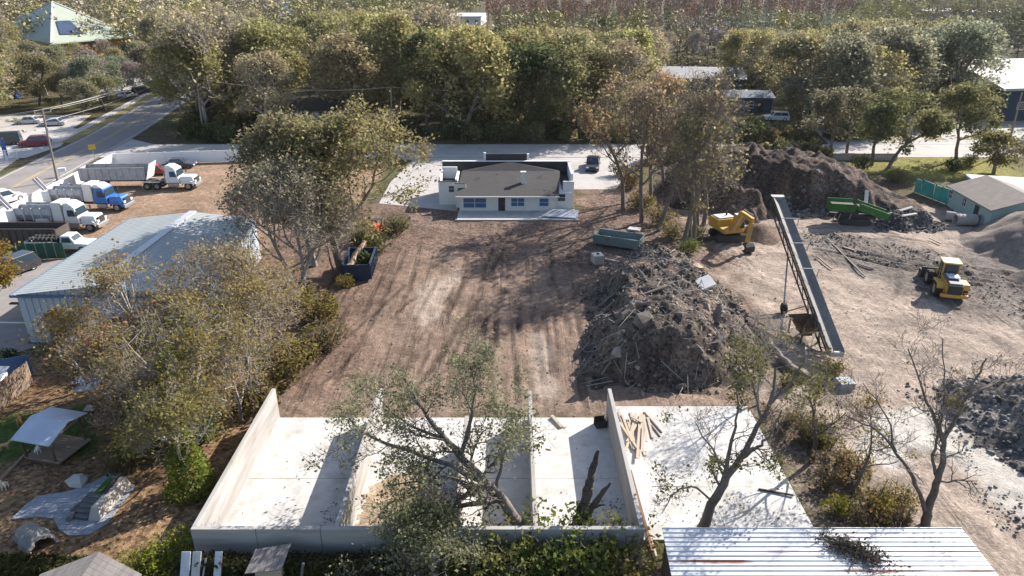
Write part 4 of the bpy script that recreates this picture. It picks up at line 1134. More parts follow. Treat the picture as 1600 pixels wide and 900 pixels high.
sand, _ = heap("sand_heap", "thin spread of tan sand on the second bay's floor", -8.4, -3.4, 27.3, 34.3, 0.15, lambda X, Y: 0.10 + 0.3 * (1 - np.hypot((X + 6.1) / 2.4, (Y - 30.3) / 3.6)) + (fbm(X * 1.2, Y * 1.2, 4, 91) - 0.5) * 0.25, (0.33, 0.25, 0.17), (0.40, 0.31, 0.22), 0.05, "sand")
for i in range(2):
    for j in range(3):
        MB().bb(6.62 + i * 4.72, 6.62 + i * 4.72 + 4.70, 28.4 + j * 4.15, 28.4 + j * 4.15 + 4.13, -0.04, 0.10 + 0.003 * ((i + j) % 2)).build("open_slab", CONC, kind="structure")
pr = random.Random(5)
kp = 0
def plank(name, label, p0, p1, w, h, m_, group=None, cat="plank"):
    c = (Vector(p0) + Vector(p1)) / 2
    d = Vector(p1) - Vector(p0)
    t = MB().box((0, 0, 0), (d.length, w, h)).build(name, m_, bevel=0.006)
    t.location = c
    t.rotation_euler = (0, -math.asin(d.z / d.length), math.atan2(d.y, d.x))
    return tag(t, label, cat, group)
for a, b in (((966, 640), (992, 702)), ((972, 648), (988, 690)), ((985, 650), (1004, 660)), ((980, 654), (998, 712)), ((994, 646), (978, 704)), ((1000, 650), (996, 716)), ((1006, 648), (1003, 706)), ((1012, 652), (1020, 684)),
             ((1003, 646), (980, 690)), ((968, 660), (996, 700)), ((1008, 660), (1010, 690)), ((985, 644), (1008, 712))):
    kp += 1
    z = 0.16 + 0.07 * (kp % 4)
    plank("plank", "loose pale timber plank in the heap on the open slab", W(*a, z), W(*b, z + pr.uniform(-.03, .06)), 0.16, 0.05, PLANK, "planks heaped on the open slab")
plank("plank", "longer dark plank lying apart at the slab's back, right of the heap", W(1006, 644, 0.13), W(1034, 676, 0.13), 0.12, 0.05, WOOD_DARK)
plank("plank", "short dark plank lying just below the longer dark one", W(1017, 664, 0.13), W(1031, 682, 0.13), 0.12, 0.05, WOOD_DARK)
plank("steel_beam", "long rusty beam lying on the slab along the outer bay wall", W(985, 735, 0.16), W(1020, 862, 0.16), 0.14, 0.12, RUST, cat="beam")
plank("steel_beam", "pale beam lying beside the rusty one along the outer bay wall", W(990, 760, 0.15), W(1026, 870, 0.15), 0.10, 0.08, PLANK, cat="beam")
plank("timber", "stout weathered timber at the mouth of the third bay", W(862, 650, 0.2), W(878, 668, 0.15), 0.22, 0.16, PLANK, cat="timber")
bk = thing("steel_bucket", "dark steel digging bucket against the right bay's back wall end", "bucket", W(938, 665, 0.09), 0.2)
MB().extrude([(-.5, 0), (.35, 0), (.55, .45), (.25, .95), (.2, .95), (.45, .45), (.3, .06), (-.5, .06)], -.45, .45).build("shell", DSTEEL, bk)
bk.scale = (.7, .7, .6)
MB().bb(-.5, .5, -.47, -.43, 0.02, .9).build("side_plate", DSTEEL, bk); MB().bb(-.5, .5, .43, .47, 0.02, .9).build("side_plate", DSTEEL, bk)
plank("branch", "fallen forked branch lying on the open slab's right side", W(1185, 764, .15), W(1240, 774, .2), .09, .09, BARK_DARK, cat="branch")

# ------------------------------------------------------------------ buildings
def window(parent, x0, x1, y, z0, z1, glass, frame=STUCCO, mull=1, side='y', sgn=-1):
    """a window in a wall facing -y (side y) or +-x; frame proud, pane set back"""
    f, g = MB(), MB()
    t = 0.06
    def b(mb, a0, a1, c0, c1, d0, d1):
        lo, hi = sorted((y + sgn * d0, y + sgn * d1))
        if side == 'y': mb.bb(a0, a1, lo, hi, c0, c1)
        else: mb.bb(lo, hi, a0, a1, c0, c1)
    b(f, x0 - t, x0, z0 - t, z1 + t, 0, .05); b(f, x1, x1 + t, z0 - t, z1 + t, 0, .05)
    b(f, x0, x1, z1, z1 + t, 0, .05); b(f, x0, x1, z0 - t, z0, 0, .05)
    for k in range(1, mull + 1):
        xm = x0 + (x1 - x0) * k / (mull + 1)
        b(f, xm - t / 2, xm + t / 2, z0, z1, 0.005, .045)
    zm = (z0 + z1) / 2
    b(f, x0, x1, zm - .02, zm + .02, 0.007, .04)
    w_ = f.build("window", frame, parent)
    b(g, x0, x1, z0, z1, 0.004, .02)
    g.build("pane", glass, w_)
    return w_

def house():
    t = thing("white_house", "white stucco house with brown shingle roof and street-side parapet", "house", (-0.6, 84.3, 0))
    P = t
    MB().bb(-5.9, 6.0, 0, 8.8, 0, 2.1).build("wall", STUCCO, P)
    # shingle slope from the eave up to the ridge, with a low cross gable behind it
    rf = MB().slab([(-6.2, -.75, 2.2), (6.3, -.75, 2.2), (6.9, 7.0, 3.35), (-6.0, 7.0, 3.35)], 0.14).build("roof", SHINGLE, P)
    MB().add([(-5.9, 7.02, 3.3), (6.8, 7.02, 3.3), (0.3, 8.75, 4.15), (-5.9, 8.8, 3.1), (6.8, 8.8, 3.1)], [(0, 1, 2), (0, 2, 3), (1, 4, 2)]).build("cross_gable", SHINGLE, rf)
    MB().bb(-6.3, 6.4, -.86, -.762, 2.07, 2.2).build("gutter", STUCCO, P)
    for vx, vy in ((-3.6, 4.6), (4.4, 5.2), (-1.2, 6.0)): MB().tube((vx, vy, 2.6), (vx, vy, 3.45), .07, n=8).build("vent_pipe", STEEL, rf)
    ch = MB().bb(1.75, 2.3, 3.0, 3.5, 2.6, 4.15).build("chimney", STUCCO, rf)
    MB().bb(1.68, 2.37, 2.93, 3.57, 4.15, 4.25).build("chimney_cap", CONC, rf)
    # street-side parapet seen from behind, end piers and left tower
    MB().bb(-8.7, 8.3, 8.85, 9.15, 0, 4.15).build("parapet", DARKIN, P)  # near-black here and below: shade of the inner faces put into the colour
    MB().bb(-2.9, 2.6, 9.6, 9.8, 0, 5.0).build("raised_parapet", DARKIN, P)
    MB().bb(-3.2, -2.9, 9.55, 9.9, 0, 5.15).build("parapet_pier", STUCCO, P)
    MB().bb(2.6, 2.9, 9.55, 9.9, 0, 5.0).build("parapet_pier", STUCCO, P)
    MB().bb(-8.72, 8.32, 8.8, 9.2, 4.154, 4.22).build("coping", STUCCO, P)
    MB().taper(8.0, 8.25, 1.6, 8.84, 0, 8.0, 8.25, 2.6, 8.84, 4.1).build("side_parapet", STUCCO, P)
    MB().bb(6.95, 8.3, 1.25, 1.6, 0, 3.5).build("corner_pier", STUCCO, P)
    MB().bb(6.004, 8.0, 0.6, 8.8, 0, 2.3).build("side_wing", STUCCO, P)
    MB().bb(6.9, 8.0, 1.61, 8.8, 2.304, 2.5).build("side_wing_roof", SHINGLE, P)
    tw = MB(); tw.bb(-8.7, -6.3, 2.9, 3.1, 0.0, 3.0); tw.bb(-8.7, -8.45, 3.1, 8.84, 0, 3.3); tw.bb(-6.6, -6.3, 3.1, 7.2, 0, 3.3); tw.bb(-8.45, -6.6, 6.9, 7.15, 0, 3.9)
    tw.build("tower_wall", STUCCO, P)
    MB().bb(-8.45, -6.6, 3.1, 6.9, 2.3, 2.4).build("tower_roof", SHINGLE, P)
    MB().bb(-8.76, -6.24, 2.84, 3.16, 3.004, 3.08).build("coping", DARKIN, P)
    MB().bb(-6.5, -5.15, 1.7, 2.0, 0, 3.1).build("corner_pier", STUCCO, P)
    MB().bb(-6.56, -5.1, 1.64, 2.06, 3.1, 3.16).build("coping", DARKIN, P)
    window(P, -7.4, -6.75, 2.9, 1.7, 2.5, GLASS, mull=0)
    window(P, -5.4, -2.6, 0, .55, 1.75, GLASS_BLUE)
    window(P, 0.5, 2.1, 0, .75, 1.75, GLASS_BLUE)
    window(P, 4.0, 5.1, 0, .75, 1.7, GLASS_BLUE, mull=0)
    window(P, 6.3, 7.2, 0.6, 1.2, 2.1, GLASS, mull=0)
    dr = MB().bb(-1.1, -0.25, -0.02, 0.08, 0.02, 2.1).build("door", DARKIN, P)
    MB().bb(-.42, -.34, -.06, -.02, 1.0, 1.06).build("handle", STEEL, dr)
    MB().bb(-1.6, 0.3, -.7, -.6, 2.1, 2.2).build("fascia", WOOD_DARK, P)
    # paved terrace with its low edge
    MB().slab([(-6.0, -3.4, .14), (8.4, -3.4, .14), (8.4, 0.55, .14), (6.02, .55, .14), (6.02, -.02, .14), (-6.0, -.02, .14)], .2).build("terrace", CONC, P)
    MB().bb(-6.2, 8.6, -3.62, -3.42, -.05, .16).build("terrace_edge", CONC_WALL, P)
    sh = thing("metal_sheet", "white ribbed metal sheet resting on the house terrace's right corner", "metal sheet", (6.1, 82.0, .22), -0.18)
    for k in range(4):
        MB().slab([(-2.6 + .35 * k, -.8 + .45 * k, .1 + .1 * k), (1.9, -.8 + .45 * k, .1 + .1 * k), (1.9, -.37 + .45 * k, .2 + .1 * k), (-2.3 + .35 * k, -.37 + .45 * k, .2 + .1 * k)], .03).build("sheet_rib", ROOF_METAL, sh)
    gv = MB().slab([(-4.5, 0, .05), (-2, -1.1, .05), (3, -1.1, .05), (4.6, 0, .05), (3, 1.2, .05), (-2.4, 1.2, .05)], .1).build("planting_bed", GRASS, kind="structure")
    gv.location = (-1.0, 96.0, 0)
house()

def corrugated(x0, x1, y0, y1, zf, pitch, amp, along='y', t=0.02):
    """a ribbed sheet; ribs run along 'along', zf(x, y) is its height"""
    mb = MB()
    lo, hi = (x0, x1) if along == 'y' else (y0, y1)
    n = max(2, int((hi - lo) / pitch) * 2)
    us = [lo + (hi - lo) * k / n for k in range(n + 1)]
    for k in range(n):
        a, b = us[k], us[k + 1]
        za, zb = (amp if k % 2 else 0), (0 if k % 2 else amp)
        if along == 'y': mb.quad((a, y0, zf(a, y0) + za), (b, y0, zf(b, y0) + zb), (b, y1, zf(b, y1) + zb), (a, y1, zf(a, y1) + za))
        else: mb.quad((x0, a, zf(x0, a) + za), (x1, a, zf(x1, a) + za), (x1, b, zf(x1, b) + zb), (x0, b, zf(x0, b) + zb))
    return mb

def warehouse():
    x0, x1, y0, y1, e, r = -38.6, -26.0, 50.2, 68.4, 4.3, 5.0
    xc = (x0 + x1) / 2
    t = thing("metal_warehouse", "blue-grey metal warehouse with low ribbed roof beside the truck yard", "warehouse", (xc, y0, 0))
    d = lambda x, y, z: (x - xc, y - y0, z)
    X0, X1, D = x0 - xc, x1 - xc, y1 - y0
    corr = MB()
    n = 46
    for k in range(n):                                             # ribbed gable wall
        a, b = X0 + (X1 - X0) * k / n, X0 + (X1 - X0) * (k + 1) / n
        o = 0.05 if k % 2 else 0
        zt = lambda x: e - 0.1 + (r - e) * (1 - abs(x) / -X0)
        corr.quad((a, -o, 0), (b, -o, 0), (b, -o, zt(b)), (a, -o, zt(a)))
        if k: corr.quad((a, 0, 0), (a, -.05, 0), (a, -.05, zt(a)), (a, 0, zt(a)))
    corr.build("front_wall", SIDING, t, fix=False)
    MB().bb(X0 + .02, X0 + .1, 0.06, D, 0, e - .1).build("side_wall", SIDING, t); MB().bb(X1 - .1, X1 - .02, 0.06, D, 0, e - .1).build("side_wall", SIDING, t); MB().bb(X0 + .1, X1 - .1, D - .1, D, 0, e).build("rear_wall", SIDING, t)
    for s in (0, 1):
        a, b = (X0 - .25, 0.0) if s == 0 else (0.0, X1 + .25)
        zf = lambda x, y: r - (r - e) * abs(x) / -X0
        corrugated(a, b, -.3, D + .3, zf, 99, 0, 'y')
        mb = MB()
        m_ = 40
        for k in range(m_):                                        # ribs across the slope, as the sheets lie
            ya, yb = -.3 + (D + .6) * k / m_, -.3 + (D + .6) * (k + 1) / m_
            ym = ya + (yb - ya) * 0.82
            mb.quad((a, ya, zf(a, 0)), (b, ya, zf(b, 0)), (b, ym, zf(b, 0)), (a, ym, zf(a, 0)))
            mb.quad((a, ym, zf(a, 0)), (b, ym, zf(b, 0)), (b, (ym + yb) / 2, zf(b, 0) + .02), (a, (ym + yb) / 2, zf(a, 0) + .02))
            mb.quad((a, (ym + yb) / 2, zf(a, 0) + .02), (b, (ym + yb) / 2, zf(b, 0) + .02), (b, yb, zf(b, 0)), (a, yb, zf(a, 0)))
        mb.build("roof_slope", ROOF_GALV, t, fix=False)
    MB().bb(-.35, .35, -.32, D + .32, r - .02, r + .11).build("ridge_cap", ROOF_METAL, t)
    MB().bb(X0 - .3, X1 + .3, -.38, -.302, e - .22, e - .04).build("gutter", TRIM_BLUE, t)
    MB().bb(X0 - .33, X0 - .255, -.3, D + .3, e - .2, e + .0).build("gutter", TRIM_BLUE, t)
    dr = MB().bb(5.1 - 9.6, 6.6 - 9.6, -.1, -.055, 0, 2.6).build("roller_door", DARKIN, t)
    window(t, 0.6, 1.5, -.052, 1.4, 2.2, GLASS, frame=TRIM_BLUE, mull=0)
    pw = MB().slab([(X0 - 2.1, 4.6, 2.7), (X0 - .3, 4.6, 3.2), (X0 - .3, 17.5, 3.2), (X0 - 2.1, 17.5, 2.7)], .08).build("lean_to_roof", mat("lean_to", (0.47, 0.42, 0.36), 0.7, var=0.12, scale=1.5), t)
    for y in (4.9, 9, 13, 17.2): MB().bb(X0 - 2.0, X0 - 1.88, y, y + .12, 0, 2.62).build("post", STEEL, t)
    MB().bb(X0 - 2.0, X0 - .3, 4.62, 4.7, 0.0, 2.66).build("end_panel", MESH_GREEN, t)
warehouse()

# white vinyl fence: panels and posts, one run along the road and one along the street
def vinyl_fence(name, label, a, b, h=1.85):
    a, b = Vector(a), Vector(b)
    L_ = (b - a).length
    t = thing(name, label, "fence", (a.x, a.y, 0), math.atan2(b.y - a.y, b.x - a.x))
    n = round(L_ / 2.4)
    pm = MB().bb(0.07, L_ / n - .07, -.02, .02, .06, h - .06).build("panel", VINYL, t)
    rm = MB().bb(0.07, L_ / n - .07, -.045, .045, h - .06, h).build("rail", VINYL, pm)
    pp = MB().bb(-.065, .065, -.065, .065, 0, h + .05); pp.add([(-.08, -.08, h + .05), (.08, -.08, h + .05), (.08, .08, h + .05), (-.08, .08, h + .05), (0, 0, h + .13)], [(0, 1, 4), (1, 2, 4), (2, 3, 4), (3, 0, 4)])
    po = pp.build("post", VINYL, t)
    for k in range(1, n):
        c = copy_tree(pm, t); c.location.x = k * L_ / n
        c = copy_tree(po, t); c.location.x = k * L_ / n
    c = copy_tree(po, t); c.location.x = L_
FA, FB, FC = W(-40, 376), W(180, 259), W(412, 251)
vinyl_fence("vinyl_fence", "white vinyl fence along the main road behind the parked trucks", FA[:2], FB[:2])
vinyl_fence("vinyl_fence", "white vinyl fence along the side street at the truck yard's far end", (FB.x + .2, FB.y + .05), FC[:2])
gf = thing("screened_fence", "dark green screened fence in front of the white flatbed truck", "fence", W(2, 407), 0.0)
ge = W(104, 404) - W(2, 407)
gf.rotation_euler.z = math.atan2(ge.y, ge.x)
for k in range(7):
    l_ = ge.xy.length / 7
    MB().bb(k * l_ + .04, (k + 1) * l_ - .04, -.012, .012, .05, 1.75).build("screen_panel", MESH_GREEN, gf)
    MB().tube((k * l_, 0, 0), (k * l_, 0, 1.85), .035, n=6).build("post", STEEL, gf)

# far buildings ---------------------------------------------------------------
def hip_hall():
    F, Rr, L_ = W(80, 68, 6), W(209, 56, 6), W(-14, 50, 6)
    Bk = L_ + Rr - F
    c = (L_ + Rr) / 2
    c.z = 0
    ray = W(108, 3, 0) - Vector((0, 0, CAM_H))
    zt = CAM_H + ray.z * (c.y / ray.y)
    t = thing("green_roofed_hall", "large hall with pale green pyramid roof and ochre walls, top left", "building", c)
    p = [q - c for q in (F, Rr, Bk, L_)]
    nm = ("roof_slope",) * 4
    apex = Vector((0, 0, zt))
    for i in range(4):
        a, b = p[i], p[(i + 1) % 4]
        MB().add([a, b, apex, a - Vector((0, 0, .4)), b - Vector((0, 0, .4)), apex - Vector((0, 0, .4))], [(0, 1, 2), (5, 4, 3), (0, 3, 4, 1)]).build("roof_slope", ROOF_GREEN, t, fix=False)
        w0, w1 = a * .9, b * .9
        MB().slab([(w0.x, w0.y, 6.3), (w1.x, w1.y, 6.3), (w1.x * .97, w1.y * .97, 6.3), (w0.x * .97, w0.y * .97, 6.3)], 6.3).build("wall", OCHRE, t)
        MB().bar(a + Vector((0, 0, .15)), apex + Vector((0, 0, .15)), .5, .25).build("hip_ridge", ROOF_WHITE, t)
    # solar array lying on the slope towards the road
    a, b = p[0], p[1]
    def on(u, v): return a.lerp(b, u).lerp(apex, v) + Vector((0, 0, .35))
    sp = MB()
    MB().slab([on(.12, .16), on(.44, .13), on(.40, .47), on(.10, .48)], .1).build("solar_array", SOLAR, t, fix=True)
hip_hall()

def flat_building(name, label, pts, z, wall_m, roof_m, lip=.5, cat="building", nwin=0, over=0.4):
    c = sum((Vector((p[0], p[1], 0)) for p in pts), Vector()) / len(pts)
    t = thing(name, label, cat, c)
    q = [Vector((p[0], p[1], 0)) - c for p in pts]
    n = len(q)
    for i in range(n):
        a, b = q[i] * .98, q[(i + 1) % n] * .98
        MB().slab([(a.x, a.y, z), (b.x, b.y, z), (b.x * .97, b.y * .97, z), (a.x * .97, a.y * .97, z)], z).build("wall", wall_m, t)
        d = (b - a); L_ = d.length; d.normalize(); nn = Vector((d.y, -d.x, 0))
        for k in range(nwin):
            s = L_ * (k + .5) / nwin
            o = a + d * s + nn * .03
            w_ = MB().bar(o - d * 1.0 + Vector((0, 0, z * .5)), o + d * 1.0 + Vector((0, 0, z * .5)), .06, 1.5).build("window", STUCCO, t)
            MB().bar(o - d * .9 + nn * .04 + Vector((0, 0, z * .5)), o + d * .9 + nn * .04 + Vector((0, 0, z * .5)), .06, 1.3).build("pane", GLASS, w_)
    rf = MB().slab([(p.x * (1 + over / p.length), p.y * (1 + over / p.length), z + lip) for p in q], lip - .01).build("roof", roof_m, t)
    return t, rf
A_, B_ = W(1570, 140, 6.3), W(1488, 94, 6.3)
rb, rbr = flat_building("navy_building", "long building with white flat roof and navy walls, right edge", [A_[:2], (A_.x + 60, A_.y + 8), (B_.x + 62, B_.y + 6), B_[:2]], 6.0, NAVY, ROOF_WHITE, .5, nwin=7)
for k in range(3):
    u = MB().bb(-1.1, 1.1, -.9, .9, 6.51, 7.5).build("roof_unit", STEEL, rb); u.location = (-14 + 9 * k, 16 - 2 * k, 0)
flat_building("white_building", "small white building with flat roof in the wood, top centre", [W(694, 40)[:2], W(752, 40)[:2], (W(752, 40).x + 2, W(752, 40).y + 40), (W(694, 40).x, W(694, 40).y + 40)], 4.6, STUCCO, ROOF_WHITE, .4, nwin=4)
flat_building("distant_building", "distant pale building beyond the main road, top edge left of centre", [W(442, 18)[:2], W(506, 14)[:2], (W(506, 14).x + 8, W(506, 14).y + 60), (W(442, 18).x, W(442, 18).y + 60)], 6, NAVY, ROOF_WHITE, .5, nwin=6)
flat_building("distant_building", "very long distant white-roofed building, top right", [(240, 440), (330, 395), (400, 380), (420, 430), (330, 445), (250, 480)], 7, STUCCO, ROOF_WHITE, .6, nwin=6)
flat_building("distant_building", "farthest white roof at the top right corner", [(280, 600), (520, 560), (530, 640), (290, 680)], 10, STUCCO, ROOF_WHITE, .6, nwin=8)

def gable_house(name, label, c, rz, L_, D, e, r, wall_m, roof_m, over=.5, wins=(), door=None, roof_c=None):
    t = thing(name, label, "house", c, rz)
    x, y = L_ / 2, D / 2
    mb = MB().bb(-x, x, -y, y, 0, e)
    mb.build("wall", wall_m, t)
    for s in (-1, 1):
        MB().add([(s * x, -y, e), (s * x, y, e), (s * x, 0, r - .08), (s * (x - .15), -y, e), (s * (x - .15), y, e), (s * (x - .15), 0, r - .08)], [(0, 1, 2), (5, 4, 3), (0, 2, 5, 3), (1, 4, 5, 2)]).build("gable", wall_m, t)
        k = over * (r - e) / y
        MB().slab([(-x - over, s * (y + over), e - k), (x + over, s * (y + over), e - k), (x + over, 0, r), (-x - over, 0, r)], .12).build("roof_slope", roof_m, t)
    for (x0, x1, z0, z1) in wins: window(t, x0, x1, -y, z0, z1, GLASS)
    if door:
        d = MB().bb(door[0], door[1], -y - .05, -y - .002, 0, 2.05).build("door", DARKIN, t); MB().bb(door[1] - .15, door[1] - .08, -y - .1, -y - .05, 1, 1.06).build("handle", STEEL, d)
    return t
gable_house("cottage", "pale little house half hidden under trees left of the white van", W(498, 190) + Vector((0, 3, 0)), 0, 10.5, 8, 2.6, 4.2, mat("cottage_wall", (0.42, 0.44, 0.48), .8, var=.1), SHINGLE, wins=((-3.6, -2.4, 1, 2), (-1.6, -.6, 1, 2), (2.2, 3.4, 1, 2)), door=(.6, 1.5))
gable_house("grey_house", "grey-roofed low building among the trees behind the tall row", W(1085, 140) + Vector((0, 4, 0)), -0.12, 24, 15, 3.4, 5.2, NAVY, mat("roof_grey", (0.34, 0.33, 0.33), .8, var=.2, scale=.6), wins=((-9, -7, 1, 2.2), (-4, -2, 1, 2.2), (4, 6, 1, 2.2)))
gable_house("navy_annex", "dark building with blue roof edge beside the grey-roofed one", W(1160, 176) + Vector((0, 5, 0)), -0.08, 13, 9, 3.2, 4.0, NAVY, mat("roof_slate", (0.11, 0.125, 0.15), .8, var=.2, scale=.6), wins=((-4, -2.4, 1, 2.2), (1, 2.6, 1, 2.2)), door=(3.6, 4.6))
# tan-roofed house at the right edge: corners read off the photograph at eave height
def right_house():
    e = 2.7
    A, B = W(1479, 288, e), W(1549, 327, e)
    ux = (B - A); ux.z = 0
    rz = math.atan2(ux.y, ux.x)
    L_, D = ux.length, 9.0
    c = (A + B) / 2 + Vector((-ux.y, ux.x, 0)).normalized() * (D / 2)
    gable_house("tan_roofed_house", "house with tan shingle roof beside the teal fence, right edge", (c.x, c.y, 0), rz, L_ - 1.0, D - 1.0, e, 4.0, mat("house_pale_teal", (0.34, 0.45, 0.41), .9, var=.15), SHINGLE_TAN, .5, wins=((-5.0, -4.2, 1.1, 2.1), (-1.6, -.8, 1.1, 2.1)), door=(1.2, 2.1))
    D2 = W(1600, 292, 2.6)
    t, _ = flat_building("white_roof_annex", "low flat white roof behind the tan-roofed house", [(D2.x - 5.5, D2.y - 1), (D2.x + 9, D2.y - 5.5), (D2.x + 12, D2.y + 1), (D2.x - 4, D2.y + 5)], 2.6, STUCCO, ROOF_WHITE, .25)
right_house()
# teal fence panels
tf = thing("teal_fence", "teal sheet-metal fence running from the grass to the tan-roofed house", "fence", W(1428, 300))
a, b = W(1428, 300), W(1521, 336)
d = b - a; tf.rotation_euler.z = math.atan2(d.y, d.x)
n = 9
for k in range(n):
    l_ = d.xy.length / n
    p = MB().bb(k * l_ + .03, (k + 1) * l_ - .03, -.03, .03, .05, 1.9 + .06 * (k % 3)).build("panel", TEAL, tf)
    p.rotation_euler.x = R(random.Random(k).uniform(-5, 5))
    MB().bb(k * l_ - .05, k * l_ + .05, .035, .13, 0, 2.05).build("post", DSTEEL, tf)
plank("plank", "pale teal board leaning on the teal fence's lower end", W(1500, 312, 1.6), W(1512, 334, .1), .35, .05, mat("pale_teal", (.35, .55, .50), .6))

# ribbed shed roof at the bottom edge ----------------------------------------------
def shed():
    x0, x1, y1, z1 = 7.1, 21.3, 26.1, 3.0
    t = thing("metal_roofed_shed", "shed with long white ribbed metal roof at the bottom edge", "shed", (14.2, 21, 0))
    zf = lambda y: 3.0 - 0.035 * (26.1 - y)
    ys = 26.1
    for k in range(30):
        ya, yb = ys - .28, ys
        L0, L1 = -7.1 - .012 * k, 7.1 + .18 * 0
        mb = MB()
        for (u0, u1, h0, h1) in ((0, .21, 0, 0), (.21, .235, 0, .045), (.235, .262, .045, .045), (.262, .28, .045, 0)):
            mb.quad((L0, ya - 21 + u0, zf(ya + u0) + h0), (L1, ya - 21 + u0, zf(ya + u0) + h0), (L1, ya - 21 + u1, zf(ya + u1) + h1), (L0, ya - 21 + u1, zf(ya + u1) + h1))
        mb.quad((L0, ya - 21, zf(ya) - .03), (L0, ya - 21 + .275, zf(yb) - .03), (L1, ya - 21 + .275, zf(yb) - .03), (L1, ya - 21, zf(ya) - .03))
        mb.build("roof_panel", ROOF_RUSTY if k in (4, 5, 7, 8, 9, 11) else ROOF_METAL, t, fix=False)
        ys -= .28
    MB().bb(-6.9, 6.9, 4.85, 4.95, 0, 2.85).build("rear_wall", WOOD_GREY, t)
    MB().bb(-6.95, -6.85, -3.5, 4.85, 0, 2.5).build("side_wall", WOOD_DARK, t); MB().bb(6.85, 6.95, -3.5, 4.85, 0, 2.5).build("side_wall", WOOD_DARK, t)
    # brush heap on the roof
    h = thing("brush_heap", "tangle of dead twigs lying on the ribbed metal roof", "brush", (15.55, 24.6, 2.96))
    rg2, nrg = random.Random(8), np.random.default_rng(8)
    segs = []
    for _ in range(420):
        u = rg2.gauss(0, .62)
        p = Vector((u, -u * .55 + rg2.gauss(0, .38), abs(rg2.gauss(0.08, .14)) + .03))
        q = p + Vector((rg2.gauss(0, .42), rg2.gauss(0, .36), rg2.gauss(0, .1))); q.z = max(q.z, .03)
        segs.append((p, q, .016, .006, 0))
    o = mobj("twigs", np_mesh("twigs", *tube_arrays(segs, 4), [BARK_DARK]), h); o["kind"] = "stuff"
    T = np.array([s[0] for s in segs])[nrg.integers(0, 420, 900)] + nrg.normal(size=(900, 3)) * .1
    T[:, 2] = np.abs(T[:, 2]) + .03
    o = mobj("dead_leaves", np_mesh("dead_leaves", *leaf_arrays(nrg, T, .09), [LEAF]), h, color=(.07, .06, .045)); o["kind"] = "stuff"
    mb = MB()
    for a, b in (((-1.0, .9, .1), (0.5, -.3, .2)), ((-.6, .6, .12), (1.1, -.7, .12))): mb.tube(a, b, .05, .025, 6)
    mb.build("bough", BARK_DARK, h)
shed()
# ------------------------------------------------------------------ vehicles: front is +x, origin on the ground
def wheel(parent, x, y, r, w, dual=False):
    s = 1 if y > 0 else -1
    y0, y1 = y, y - s * w
    ty = MB()
    M = Matrix.Translation((x, (y0 + y1) / 2, r)) @ Matrix.Rotation(math.pi / 2, 4, 'X')
    ty.lathe([(r * .62, -w / 2), (r * .93, -w / 2), (r, -w * .36), (r, w * .36), (r * .93, w / 2), (r * .62, w / 2)], 18, M)
    wh = ty.build("wheel", RUBBER, parent, smooth=False)
    rm = MB().lathe([(.001, w * .36), (r * .2, w * .4), (r * .28, w * .3), (r * .58, w * .34), (r * .64, w * .44), (r * .64, -w * .44), (r * .5, -w * .34), (.001, -w * .36)], 14, M)
    rm.build("rim", STEEL, wh)
    return wh

